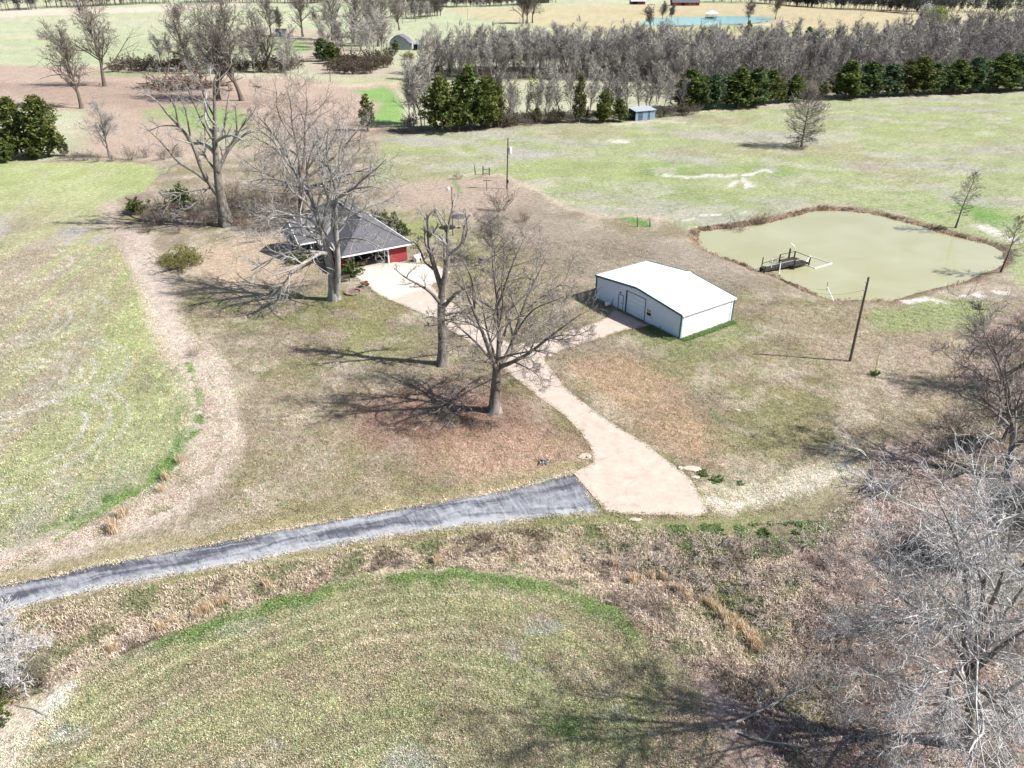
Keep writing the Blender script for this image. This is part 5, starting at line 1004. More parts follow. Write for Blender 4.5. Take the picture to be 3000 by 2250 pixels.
# big tree in the lower right corner
hero('thicket_tree', 'large spreading pale bare tree filling the lower right corner', (915, 1570), [
 ([(915, 1570, 0), (928, 1420, 0), (935, 1300, 0), (948, 1200, 0), (970, 1050, .2), (985, 900, .4), (1000, 700, .5), (1010, 540, .5)], .27, .03),
 ([(932, 1300, 0), (900, 1180, -.3), (905, 1050, -.5), (915, 950, -.6), (905, 800, -.8), (850, 640, -1), (770, 490, -1)], .2, .02),
 ([(940, 1270, 0), (1000, 1120, .5), (1080, 1000, 1), (1160, 880, 1.2), (1230, 780, 1.5)], .2, .02),
 ([(940, 1250, 0), (1050, 1150, -.5), (1150, 1080, -1), (1260, 1020, -1)], .18, .02),
 ([(930, 1260, 0), (880, 1150, .6), (800, 1060, 1), (740, 1000, 1.3), (640, 950, 1.6), (540, 890, 2)], .18, .02),
 ([(930, 1320, 0), (860, 1240, -1), (760, 1250, -1.6), (640, 1270, -2), (520, 1310, -2.4)], .15, .02),
 ([(926, 1370, 0), (820, 1390, -.6), (690, 1390, -1), (560, 1450, -1.4)], .13, .02),
 ([(800, 1060, 1), (650, 1040, 1), (500, 1060, 1), (390, 1100, 1)], .1, .015),
 ([(935, 1310, 0), (1000, 1350, -.8), (1080, 1420, -1.4), (1160, 1490, -1.8)], .14, .02),
 ([(905, 1050, -.5), (840, 960, -1.6), (760, 880, -2.2), (690, 820, -2.6), (620, 800, -3)], .13, .015),
 ([(970, 1050, .2), (1040, 920, -1), (1080, 780, -1.6), (1100, 620, -2), (1110, 500, -2)], .13, .015),
 ([(985, 900, .4), (950, 780, 1.4), (900, 680, 2), (870, 560, 2.4)], .1, .015),
 ([(928, 1420, 0), (840, 1470, -1.2), (760, 1540, -1.8), (700, 1620, -2)], .1, .015),
 ([(928, 1400, 0), (1000, 1460, .8), (1060, 1560, 1), (1120, 1650, 1)], .1, .015),
 ([(860, 1240, -1), (830, 1330, -1.6), (820, 1430, -2), (790, 1500, -2)], .08, .015)],
 [dict(n=10, l=.55, a=.7, seg=6, k=5, up=.02, r=.36, t0=.12, g=.0, fall=.4), dict(n=8, l=.55, a=.65, seg=4, k=3, r=.45, up=0, g=-.05, fall=.4), dict(n=6, l=.6, a=.65, seg=3, k=1, r=.5, up=0, g=-.05, fall=.3), dict(n=3, l=.65, a=.6, seg=2, k=1, r=.7, lm=.06, fall=.3)], 16, M_bark_mid, mat('whitish_twigs', (.30, .288, .275), (.50, .485, .465), .8, .9, .05), z4, .0095)

def free_tree(name, label, pos, h, spread, seed, mb, mt, levels, rmin=.012, nl=10, r0=None, lean=(0, 0), fork=.3, cat='tree', group=None, mesh_only=False, single=False):
    """unguided bare tree: trunk, limbs, twigs"""
    rg = np.random.default_rng(seed); r0 = r0 or h * .022
    trunk, tr_ = grow(rg, np.zeros((1, 3)), np.array([[lean[0], lean[1], 1.]]), np.array([h * .9]), np.array([r0]), 12, .05, .05, .12)
    tr_[0] *= 1 + .6 * np.exp(-np.linspace(0, 1, 13) * 10)
    p, d, l, r = sprout(rg, trunk, tr_, nl, fork, .92, spread, .2, .55, .5, .25, 0, .45)
    LP, LR = grow(rg, p, d, l, r, 10, .07, .05, .15)
    V0, F0 = tubes(trunk, tr_, 8); V1, F1 = tubes(LP, LR, 5)
    P = np.concatenate([LP, smooth(trunk[0], 10)[None] if 1 else LP]); R = np.concatenate([LR, np.interp(np.linspace(0, 1, 11), np.linspace(0, 1, 13), tr_[0])[None]])
    V2, F2 = twigs(rg, (P, R), levels, rmin)
    tv = np.concatenate([V0, V1]); tf = np.concatenate([F0, F1 + len(V0)])
    m1 = npmesh(name + '_trunk', tv, [tf], mb, True); m2 = npmesh(name + '_crown', V2, [F2], mt)
    if mesh_only: return m1, m2
    o = empty(name, tuple(pos)); tag(o, label, cat, group); link('trunk', m1, o); link('crown', m2, o); return o
LV_F = [dict(n=7, l=.6, a=.75, seg=4, k=3, up=.12, r=.42, t0=.2, fall=.4), dict(n=6, l=.6, a=.7, seg=2, k=1, r=.5, up=.1, fall=.35), dict(n=5, l=.65, a=.6, seg=1, k=1, r=.7, lm=.3, fall=.3)]
LV_FS = [dict(n=7, l=.45, a=.7, seg=2, k=1, up=.15, r=.4, t0=.15), dict(n=6, l=.6, a=.6, seg=1, k=1, r=.5, lm=.3)]
LV_N = [dict(n=7, l=.5, a=.75, seg=4, k=3, up=.1, r=.42, t0=.15, fall=.4), dict(n=6, l=.6, a=.7, seg=3, k=1, r=.45, fall=.4), dict(n=5, l=.6, a=.65, seg=1, k=1, r=.55, lm=.1, fall=.3), dict(n=2, l=.65, a=.6, seg=1, k=1, r=.7, lm=.1, fall=.3)]
# trees along the right edge
for nm, px, py, h, sp, sd, lean, lb in (('thicket_tree', 2950, 1400, 14.5, 1.0, 31, (-.05, .05), 'tall bare tree at the right edge casting the fan shaped shadow'),
                                       ('thicket_tree', 3040, 1150, 13, .9, 32, (-.25, 0), 'dark bare tree leaning in from the right edge below the pond'),
                                       ('thicket_tree', 2940, 1290, 6.5, .9, 33, (-.2, -.1), 'low tangled tree with white branches in the right thicket'),
                                       ('thicket_tree', 2985, 1690, 8, .6, 34, (0.05, 0), 'slim pale upright tree at the right edge above the corner tree'),
                                       ('thicket_tree', 2890, 1640, 6.5, .5, 35, (-.1, 0), 'young pale tree with upright stems in the right thicket')):
    free_tree(nm, lb, GG(px, py), h, sp, sd, M_bark_mid if sd != 32 else M_bark_dark, (M_twig_mid, M_twig_dark, M_twig_light, M_twig_light, M_twig_light)[sd - 31], LV_N, .014, 12, lean=lean, fork=.2)
# trees in the lower left corner
free_tree('field_edge_tree', 'white branched bare tree cut by the left edge below the road', GG(45, 2005), 5.5, 1.2, 36, M_bark_light, bpy.data.materials['whitish_twigs'], LV_N, .014, 12, lean=(.12, 0), fork=.3)
free_tree('field_edge_tree', 'bare tree at the left edge overhanging the asphalt road', GG(-70, 1835), 6.5, 1.0, 37, M_bark_mid, M_twig_mid, LV_N, .014, 12, lean=(.15, 0), fork=.25)
# single trees out in the fields
def leader_tree(name, label, pos, h, w, seed, mb, mt, n=46, low=.12, rmin=.012, prof=1.0, trunk=.016):
    """straight central stem with many fine radiating branches"""
    rg = np.random.default_rng(seed); tr, tr_ = grow(rg, np.zeros((1, 3)), np.array([[0, 0, 1.]]), np.array([h]), np.array([h * trunk]), 12, .02, .05, .08); tr_[0] *= 1 + .5 * np.exp(-np.linspace(0, 1, 13) * 10)
    t = low + (1 - low) * (np.arange(n) + rg.uniform(0, 1, n)) / n; t = np.clip(t, 0, .985); f = t * 12; i = f.astype(int); u = f - i; p = tr[0, i] * (1 - u[:, None]) + tr[0, i + 1] * u[:, None]
    az = np.arange(n) * 2.4 + rg.normal(0, .3, n); q = (t - low) / (1 - low); el = -.15 + 1.15 * q + rg.normal(0, .1, n); d = np.stack([np.cos(az) * np.cos(el), np.sin(az) * np.cos(el), np.sin(el)], 1); L = w * .5 * np.clip(np.sin(np.pi * (.18 + .80 * q)) ** prof, .12, 1) * rg.uniform(.85, 1.12, n); r = np.maximum(tr_[0, i] * .38, rmin * 1.6)
    LP, LR = grow(rg, p, d, L, r, 8, .05, .02, .2); V0, F0 = tubes(tr, tr_, 8); V1, F1 = tubes(LP, LR, 4); V2, F2 = twigs(rg, (LP, LR), [dict(n=10, l=.38, a=.6, seg=3, k=1, up=.05, r=.5, t0=.15), dict(n=7, l=.55, a=.6, seg=2, k=1, r=.7, lm=.1)], rmin)
    o = empty(name, tuple(pos)); tag(o, label, 'tree'); link('trunk', npmesh(name + '_trunk', np.concatenate([V0, V1]), [np.concatenate([F0, F1 + len(V0)])], mb, True), o); link('crown', npmesh(name + '_crown', V2, [F2], mt), o)
leader_tree('pond_tree', 'slim bare tree on the far bank of the green pond', GG(2800, 667), 9.2, 4.6, 41, M_bark_mid, M_twig_mid, 40, .25, .012, .8)
leader_tree('pond_tree', 'bare tree on the right bank of the green pond', GG(2932, 797), 8.0, 4.2, 42, M_bark_dark, M_twig_mid, 36, .22, .013, .8)
leader_tree('field_tree', 'lone bare tree standing in the open meadow', GG(2347, 430), 12.5, 11.0, 43, M_bark_dark, M_twig_mid, 120, .10, .02, .8)
FT = [('field_tree', 240, 318, 21, .75, 44, 'leaning bare tree at the left of the ploughed ground', .3, M_twig_dark),
      ('field_tree', 308, 256, 25, .7, 45, 'tallest bare tree at the left of the ploughed ground', .3, M_twig_dark), ('field_tree', 322, 462, 11, .85, 46, 'small pale bare tree beside the left cedars', .25, M_twig_light),
      ('field_tree', 708, 292, 28, .7, 47, 'big bare tree right of the log pile', .25, M_twig_mid), ('field_tree', 640, 292, 27, .7, 48, 'bare tree rising behind the log pile', .25, M_twig_dark), ('field_tree', 560, 215, 24, .8, 49, 'rounded bare tree behind the hedge near the log pile', .25, M_twig_dark),
      ('field_tree', 790, 215, 22, .75, 50, 'bare tree at the right end of the far hedge', .25, M_twig_mid), ('field_tree', 795, 111, 20, .75, 51, 'left bare tree by the tiny white hut', .3, M_twig_dark), ('field_tree', 822, 108, 14, .6, 52, 'low bare tree over the tiny white hut', .3, M_twig_mid),
      ('field_tree', 888, 110, 24, .75, 53, 'dark bare tree right of the tiny white hut', .3, M_twig_dark), ('field_tree', 975, 118, 32, .8, 54, 'largest bare tree of the far grove', .2, M_twig_mid), ('field_tree', 1035, 128, 30, .7, 55, 'forked bare tree in the middle of the far grove', .25, M_twig_mid),
      ('field_tree', 1078, 110, 30, .7, 56, 'ivy dark tree at the back of the far grove', .25, M_twig_dark), ('field_tree', 1108, 135, 26, .75, 57, 'bare tree nearest the derelict barn', .25, M_twig_mid), ('field_tree', 1170, 86, 20, .75, 58, 'bare tree behind the derelict barn', .25, M_twig_dark),
      ('field_tree', 1545, 68, 22, .8, 59, 'middle of the three bare trees in the pale far meadow', .25, M_twig_dark), ('field_tree', 1533, 68, 18, .6, 60, 'left of the three bare trees in the pale far meadow', .3, M_twig_dark), ('field_tree', 1560, 66, 20, .7, 61, 'right of the three bare trees in the pale far meadow', .3, M_twig_dark),
      ('yard_tree', 1450, 765, 7.0, 1.0, 64, 'pinkish spreading bare tree behind the drive trees', .15, M_twig_mid),
      ('yard_tree', 1905, 88, 12, .6, 65, 'bare tree on the near shore of the blue pond', .3, M_twig_dark), ('yard_tree', 2192, 70, 13, .5, 66, 'slender bare tree before the blue pond right of the gazebo', .3, M_twig_dark), ('yard_tree', 2272, 56, 14, .5, 67, 'bare tree at the right tip of the blue pond', .3, M_twig_dark),
      ('yard_tree', 1940, 53, 11, .5, 68, 'left of the two bare saplings behind the blue pond', .3, M_twig_dark), ('yard_tree', 1967, 53, 9, .5, 69, 'right of the two bare saplings behind the blue pond', .3, M_twig_dark)]
for nm, px, py, h, sp, sd, lb, fk, mt in FT:
    near = py > 400
    free_tree(nm, lb, GG(px, py), h, sp, sd, M_bark_dark if not near else M_bark_mid, mt, (LV_N if near else [dict(LV_F[0], n=7), dict(LV_F[1], n=6), dict(LV_F[2], n=5)]), .013 if near else .036, 11 if near else 15, fork=fk if near else fk * .7, lean=(-.12, 0) if sd == 44 else (0, 0))

# ------------------------------------------------------------------ cedars and other evergreens
def leaf_cloud(rg, C, size, cols, up=.25, flat=.6):
    """C (N,3) leaf centres -> small triangles in tufts"""
    N = len(C); k = 3; a = unit(rg.normal(0, 1, (N, k, 3)) + np.array([0, 0, up])); s = size * rg.uniform(.6, 1.3, (N, k, 1)); b = unit(np.cross(a, rg.normal(0, 1, (N, k, 3))))
    p0 = C[:, None] - a * s * .2; p1 = C[:, None] + a * s + b * s * .1; p2 = C[:, None] + a * s * .35 + b * s * flat
    V = np.stack([p0, p1, p2], 2).reshape(-1, 3); F = np.arange(len(V)).reshape(-1, 3)
    c = cols[rg.integers(0, len(cols), N)] * rg.uniform(.75, 1.2, (N, 1)); Cc = np.repeat(c, k * 3, 0); return V, F, np.c_[Cc, np.ones(len(Cc))]
M_leaf = mat_attr('evergreen_foliage', trans=.3)
def cedar_mesh(seed, h, w, n, size, cols, sparse=0., low=.06, tip=1.0):
    rg = np.random.default_rng(seed); nb = int(60 + h * 8); C = []
    # boughs: clumps on a cone, each with its own reach, so that the outline is ragged
    for b in range(nb):
        t = rg.uniform(low, 1) ** .85; az = rg.uniform(0, 6.283); R = w * .5 * (1 - t ** 2.0) ** .75 * (.72 + .28 * min(1, t / .18)) * rg.uniform(.5, 1.22) * (.85 + .3 * math.sin(az * 2 + seed) * math.sin(t * 9 + seed)) + .15; m = max(3, int(n / nb * (1.3 - t)))
        if rg.uniform() < sparse: continue
        u = rg.uniform(.25, 1.0, m) ** .6; P = np.stack([np.cos(az) * R * u, np.sin(az) * R * u, h * t + R * .5 * u ** 2 + rg.normal(0, .1, m)], 1)
        C.append(P + rg.normal(0, .17 * (w / 4) ** .5, (m, 3)))
    C = np.concatenate(C); C = C[C[:, 2] < h * 1.03]; V, F, cc = leaf_cloud(rg, C, size, cols); V[:, 2] = np.maximum(V[:, 2], .02)
    tr, r = grow(rg, np.zeros((1, 3)), np.array([[0, 0, 1.]]), np.array([h * .93]), np.array([.03 * h * .6]), 8, .03, .05, .1); v, f = tubes(tr, r, 7)
    return npmesh('cedar_trunk', v, [f], M_bark_dark, True), npmesh('cedar_crown', V, [F], M_leaf, False, {'Col': ('FLOAT_COLOR', 'POINT', cc)})
G_dark = 2.1 * np.array([S(72, 86, 44), S(86, 100, 52), S(58, 72, 38), S(100, 108, 60)]); G_olive = 1.5 * np.array([S(110, 112, 60), S(128, 126, 72), S(88, 94, 50)]); G_bright = 1.5 * np.array([S(98, 128, 46), S(122, 148, 60), S(80, 106, 40)])
G_brown = 1.5 * np.array([S(128, 110, 90), S(104, 92, 74), S(96, 96, 62)]); G_blue = 2.0 * np.array([S(70, 92, 66), S(88, 108, 80), S(58, 78, 56), S(104, 112, 80)])
CED = [cedar_mesh(100, 9, 5.0, 2600, .42, G_dark), cedar_mesh(101, 9, 4.4, 2400, .42, G_blue), cedar_mesh(102, 9, 5.6, 2600, .42, np.concatenate([G_dark, G_olive])), cedar_mesh(103, 9, 4.0, 1500, .42, np.concatenate([G_brown, G_dark]), .25), cedar_mesh(104, 9, 4.8, 2600, .42, np.concatenate([G_blue, G_dark]))]
zr = lambda X, Y: (2000 + X / 2.212, Y / 2.212); zm = lambda X, Y: (1000 + X / 2.212, Y / 2.212); zl = lambda X, Y: (X / 2.212, Y / 2.212)
def cedar(px, py, topy, v, label, group='cedars along the wood edge', wf=1.0):
    a = GG(px, py); t = VP(px, topy, a[1]); h = max(2.0, t[2] - a[2]); o = empty('cedar_tree', tuple(a), random.uniform(0, 6.28)); tag(o, label, 'cedar', group)
    s = h / 9; o.scale = (s * wf, s * wf, s); link('trunk', CED[v][0], o); link('crown', CED[v][1], o)
random.seed(9)
CR = [(40, 712, 455), (115, 712, 490), (200, 708, 480), (350, 700, 445), (460, 690, 438), (555, 675, 460), (630, 668, 540), (712, 660, 488), (780, 655, 560), (900, 648, 530), (1050, 638, 402), (1120, 632, 470), (1195, 628, 403), (1320, 622, 415), (1430, 617, 388), (1520, 612, 372), (1605, 607, 408), (1680, 603, 430), (1750, 600, 390), (1870, 595, 372), (1950, 591, 410), (2030, 586, 350), (2130, 579, 350), (2205, 576, 372), (2290, 570, 380), (2380, 565, 360)]
ordn = ['first', 'second', 'third', 'fourth', 'fifth', 'sixth', 'seventh', 'eighth', 'ninth', 'tenth']
for i, (X, Y, T) in enumerate(CR):
    if X > 2280: continue
    elif i < 10: lb = '%s dark cedar right of the metal shed along the wood edge' % ordn[i]
    else: lb = '%s cedar from the wide gap in the dark row, counted rightwards' % (ordn + ['eleventh', 'twelfth', 'thirteenth', 'fourteenth'])[i - 10]
    cedar(*zr(X, Y + 6), T / 2.212, (0, 4, 1, 0, 4, 2, 3, 0, 3, 3, 0, 1, 4, 1, 3, 2, 1, 4, 0, 1, 4, 0, 1, 4, 0, 1)[i], lb, wf=random.uniform(1.5, 1.95) if i < 10 else random.uniform(1.75, 2.2))
for (X, Y, T, v, w, lb) in ((655, 858, 505, 2, 1.35, 'bright green cedar at the left of the cedar clump'), (760, 845, 560, 0, 1.3, 'short cedar filling the middle of the cedar clump'), (835, 838, 438, 0, 1.25, 'tallest dark cedar of the cedar clump'), (945, 828, 505, 2, 1.3, 'cedar right of the tallest in the cedar clump'), (1015, 820, 540, 3, 1.0, 'rightmost thin cedar of the cedar clump'),
                            (1540, 795, 485, 3, .8, 'slim sparse cedar among the bare trunks left of the shed'), (1700, 792, 600, 2, 1.3, 'low wide cedar two left of the metal shed'), (1800, 788, 645, 2, 1.5, 'low wide cedar touching the metal shed'), (1270, 795, 700, 2, 1.2, 'small green cedar under the bare trees right of the clump')):
    cedar(*zm(X, Y + 4), T / 2.212, v, lb, 'cedars of the middle tree line', w)
for (X, Y, T, v, w, lb) in ((150, 1015, 640, 2, 1.15, 'left of the two tall green cedars at the left edge'), (320, 1015, 632, 2, 1.2, 'right of the two tall green cedars at the left edge'), (40, 1050, 900, 0, 1.9, 'low spreading cedar cut by the left edge'), (240, 1030, 900, 2, 1.8, 'low green cedar between the two tall left ones'), (420, 1010, 880, 3, 1.4, 'greyish low cedar right of the tall left ones')):
    cedar(*zl(X, Y), T / 2.212, v, lb, 'cedars at the left field edge', w)
def cedar_w(px, py, t, v, w, lb, g): cedar(px, py, t, v, lb, g, w)
cedar_w(1078, 385, 278, 3, 1.25, 'brownish half dry cedar standing alone behind the house', 'lone cedars'); cedar_w(945, 178, 112, 4, 1.6, 'left dark evergreen in the far grove', 'grove evergreens'); cedar_w(975, 185, 125, 0, 1.6, 'right dark evergreen in the far grove', 'grove evergreens'); cedar_w(1160, 150, 118, 0, 1.5, 'dark evergreen touching the derelict barn', 'grove evergreens')
cedar_w(2189, 118, 62, 0, .9, 'narrow dark evergreen before the blue pond', 'lone cedars'); cedar_w(545, 205, 168, 4, 1.6, 'dark evergreen in the far hedge', 'lone cedars'); cedar_w(1280, 220, 148, 2, 1.0, 'pine like evergreen left of the woods', 'lone cedars'); cedar_w(1320, 222, 170, 4, 1.0, 'short dark evergreen at the left end of the woods', 'lone cedars')
for px, py, t, lb in ((1475, 200, 100, 'left evergreen poking out of the grey woods'), (1545, 190, 112, 'dark broad evergreen in the grey woods'), (2330, 130, 78, 'left of the two dark evergreens on top of the woods'), (2365, 128, 78, 'right of the two dark evergreens on top of the woods')): cedar_w(px, py, t, 4, 1.3, lb, 'evergreens inside the woods')
# ------------------------------------------------------------------ woods
def two_mat(name, parts):
    """parts: [(V,F,mat)] joined as one mesh with its materials"""
    b = 0; VV = []; FF = []; mi = []
    for i, (v, f, m) in enumerate(parts): VV.append(v); FF.append(f + b); b += len(v); mi.append(np.full(len(f), i, np.int32))
    me = npmesh(name, np.concatenate(VV), FF); [me.materials.append(m) for _, _, m in parts]
    me.polygons.foreach_set('material_index', np.concatenate(mi)); me.update(); return me
def forest_variant(seed, h, spread, nl=9, fork=.3, levels=None, rmin=.03):
    rg = np.random.default_rng(seed); trunk, tr_ = grow(rg, np.zeros((1, 3)), np.array([[0, 0, 1.]]), np.array([h * .92]), np.array([h * .012]), 8, .05, .04, .15)
    p, d, l, r = sprout(rg, trunk, tr_, nl, fork, .95, spread, .18, .38, .55, .35, 0, .4); LP, LR = grow(rg, p, d, l, r, 8, .07, .06, .2)
    V0, F0 = tubes(trunk, tr_, 6); V1, F1 = tubes(LP, LR, 4); V2, F2 = twigs(rg, (np.concatenate([LP, smooth(trunk[0], 8)[None]]), np.concatenate([LR, tr_])), levels or LV_FS, rmin)
    return two_mat('forest_tree', [(np.concatenate([V0, V1]), np.concatenate([F0, F1 + len(V0)]), M_trunk_forest), (V2, F2, M_twig_forest)])
LVW = [dict(n=8, l=.55, a=.65, seg=3, k=3, up=.2, r=.45, t0=.1), dict(n=8, l=.6, a=.55, seg=2, k=1, r=.6, lm=.5, up=.1)]
FVAR = [forest_variant(200 + i, 13, sp, nl, fk, LVW, .034) for i, (sp, nl, fk) in enumerate(((.6, 12, .25), (.5, 12, .35), (.75, 12, .3), (.55, 14, .2), (.8, 11, .35), (.65, 12, .25), (.5, 11, .45)))]
def scatter(poly_px, n, dmin, seed):
    L = GL(poly_px); rg = np.random.default_rng(seed); out = []; tries = 0
    while len(out) < n and tries < 90000:
        tries += 1; p = L.min(0) + rg.uniform(0, 1, 2) * (L.max(0) - L.min(0))
        if not inside(p[None], L)[0]: continue
        if any((p[0] - q[0]) ** 2 + (p[1] - q[1]) ** 2 < dmin * dmin for q in out): continue
        out.append(p)
    return np.array(out)
rgF = np.random.default_rng(77)
def woods(P, hs, label, group, wide=1.0):
    Z = hfun(P)
    for p, z in zip(P, Z):
        s = rgF.uniform(*hs) / 13; o = link('forest_tree', FVAR[rgF.integers(0, len(FVAR))], None, (p[0], p[1], z - .1), rgF.uniform(0, 6.28)); o.scale = (s * wide, s * wide, s); tag(o, label, 'tree', group)
woods(scatter([(1985, 262), (2060, 312), (2300, 290), (2500, 272), (2700, 262), (3010, 250), (3230, 238), (3230, 118), (3000, 118), (2700, 158), (2350, 184), (1990, 196)], 176, 4.5, 1), (8, 18.5), 'bare grey tree crowded in the woods behind the cedar row', 'bare trees of the big woods', 1.15)
woods(scatter([(1235, 222), (1450, 205), (1990, 192), (1990, 262), (1900, 240), (1440, 240), (1235, 240)], 72, 3.5, 2), (7.5, 17), 'bare grey tree in the woods behind the pale strip of field', 'bare trees of the left woods', 1.15)
woods(scatter([(1440, 372), (1640, 352), (1850, 344), (2000, 336), (2010, 326), (1850, 332), (1640, 340), (1440, 360)], 34, 2.2, 3), (8, 15), 'slim bare tree in the thin tree line left and right of the shed', 'bare trees of the thin tree line')
woods(scatter([(1200, 376), (1245, 374), (1245, 362), (1200, 364)], 6, 2.0, 4), (13, 17), 'tall slim bare tree at the left end of the thin tree line', 'bare trees left of the cedar clump')
woods(scatter([(2700, 148), (3000, 100), (3200, 90), (3200, 120), (3000, 118), (2720, 158)], 14, 8, 5), (12, 16), 'bare grey tree at the back of the woods on the right', 'bare trees at the back of the woods', 1.2)
def hedge_trees(P, hs, name, label, group):
    for p, z in zip(P, hfun(P)):
        s = rgF.uniform(*hs) / 13; o = link(name, FVAR[rgF.integers(0, len(FVAR))], None, (p[0], p[1], z - .1), rgF.uniform(0, 6.28)); o.scale = (s * 1.25, s * 1.25, s); tag(o, label, 'tree', group)
hedge_trees(scatter([(460, 205), (880, 200), (880, 218), (460, 222)], 24, 4, 31), (8, 16), 'hedgerow_tree', 'small bare tree growing in the far hedge behind the log pile', 'small trees of the far hedge')
hedge_trees(scatter([(930, 105), (1150, 108), (1150, 185), (960, 205)], 22, 6, 32), (10, 20), 'grove_tree', 'slender bare tree among the larger ones of the far grove', 'slender trees of the far grove')
hedge_trees(scatter([(1290, 55), (1150, 52), (1160, 70), (1270, 62)], 8, 6, 33), (10, 16), 'field_clump_tree', 'bare tree in the clump behind the derelict barn', 'trees behind the derelict barn')
# the rest of the woods, beyond the 300 trees that show largest
def gn_scatter(name, col):
    ng = bpy.data.node_groups.new(name, 'GeometryNodeTree'); ng.interface.new_socket('Geometry', in_out='INPUT', socket_type='NodeSocketGeometry'); ng.interface.new_socket('Geometry', in_out='OUTPUT', socket_type='NodeSocketGeometry')
    N, L = ng.nodes, ng.links; a = N.new('NodeGroupInput'); z = N.new('NodeGroupOutput'); ci = N.new('GeometryNodeCollectionInfo'); ci.inputs['Collection'].default_value = col; ci.inputs['Separate Children'].default_value = True; ci.inputs['Reset Children'].default_value = True
    ip = N.new('GeometryNodeInstanceOnPoints'); ip.inputs['Pick Instance'].default_value = True
    def at(nm, ty): n = N.new('GeometryNodeInputNamedAttribute'); n.data_type = ty; n.inputs['Name'].default_value = nm; return n.outputs['Attribute']
    L.new(a.outputs[0], ip.inputs['Points']); L.new(ci.outputs[0], ip.inputs['Instance']); L.new(at('vi', 'INT'), ip.inputs['Instance Index']); L.new(at('rot', 'FLOAT_VECTOR'), ip.inputs['Rotation']); L.new(at('sc', 'FLOAT'), ip.inputs['Scale']); L.new(ip.outputs[0], z.inputs[0]); return ng
def scatter_object(name, label, cat, P, z, vi, sc, ng, seed, extra=None):
    rg = np.random.default_rng(seed); n = len(P); me = bpy.data.meshes.new(name); me.vertices.add(n); me.vertices.foreach_set('co', np.c_[P, z].astype(np.float32).ravel())
    a = me.attributes.new('vi', 'INT', 'POINT'); a.data.foreach_set('value', vi.astype(np.int32)); a = me.attributes.new('rot', 'FLOAT_VECTOR', 'POINT'); a.data.foreach_set('vector', np.c_[np.zeros((n, 2)), rg.uniform(0, 6.28, n)].astype(np.float32).ravel()); a = me.attributes.new('sc', 'FLOAT', 'POINT'); a.data.foreach_set('value', sc.astype(np.float32))
    if extra is not None: a = me.attributes.new('gcol', 'FLOAT_COLOR', 'POINT'); a.data.foreach_set('color', np.c_[extra, np.ones(n)].astype(np.float32).ravel())
    me.update(); o = link(name, me); md = o.modifiers.new('scatter', 'NODES'); md.node_group = ng; tag(o, label, cat, kind='stuff')
def woods_rest(P, seed):
    col = bpy.data.collections.new('forest_kinds')
    for i, me in enumerate(FVAR): col.objects.link(bpy.data.objects.new('forest_kind_%d' % i, me))
    rg = np.random.default_rng(seed); scatter_object('woods', 'grey mass of bare woods filling in behind the nearer trees', 'woods', P, hfun(P) - .1, rg.integers(0, len(FVAR), len(P)), rg.uniform(.55, 1.3, len(P)), gn_scatter('scatter_woods', col), seed)
woods_rest(np.concatenate([scatter([(1985, 240), (2060, 300), (2300, 280), (2500, 264), (2700, 255), (3010, 242), (3230, 230), (3230, 112), (3000, 112), (2700, 152), (2350, 180), (1990, 194)], 420, 3.5, 21), scatter([(1240, 220), (1450, 204), (1990, 190), (1990, 250), (1900, 236), (1440, 236), (1240, 236)], 190, 3, 22)]), 23)
# pale flowering and budding crowns
def budding(px, py, h, w, cols, seed, label, n=1500, size=.5):
    rg = np.random.default_rng(seed); a = GG(px, py); C = unit(rg.normal(0, 1, (n, 3))) * rg.uniform(.45, 1, (n, 1)) * [w / 2, w / 2, h * .36] * (.8 + .4 * vnoise(rg.uniform(0, 9, n), rg.uniform(0, 9, n))[:, None]) + [0, 0, h * .62]
    V, F, cc = leaf_cloud(rg, C, size, cols); tr, r = grow(rg, np.zeros((1, 3)), np.array([[0, 0, 1.]]), np.array([h * .8]), np.array([h * .014]), 8, .05, .05, .2); p, d, l, r2 = sprout(rg, tr, r, 12, .25, .95, .7, .2, .45, .5, .3); LP, LR = grow(rg, p, d, l, r2, 6, .08, .05); v0, f0 = tubes(tr, r, 6); v1, f1 = tubes(LP, LR, 4)
    o = empty('budding_tree', tuple(a)); tag(o, label, 'tree'); link('trunk', npmesh('bud_trunk', np.concatenate([v0, v1]), [np.concatenate([f0, f1 + len(v0)])], M_trunk_forest, True), o); link('crown', npmesh('bud_crown', V, [F], M_leaf, False, {'Col': ('FLOAT_COLOR', 'POINT', cc)}), o)
YG = np.array([S(186, 196, 130), S(200, 206, 150), S(170, 178, 116)]); WH = np.array([S(232, 232, 224), S(222, 222, 210)])
budding(2735, 92, 15, 15, YG, 301, 'yellow green budding tree above the woods at the right', 1700, .7); budding(2705, 84, 16, 9, WH, 302, 'white flowering tree behind the yellow green one', 900, .7); budding(2690, 100, 11, 6, WH, 303, 'small white flowering tree left of the yellow green one', 600, .6)
budding(1565, 340, 11.5, 6, YG, 304, 'yellow budding tree in the thin tree line', 420, .35); budding(1505, 345, 10, 5, YG, 305, 'slim yellow budding tree right of the cedar clump', 260, .35); budding(1872, 150, 10, 9, YG, 306, 'pale yellow green tree at the wood top below the blue pond', 600, .5)

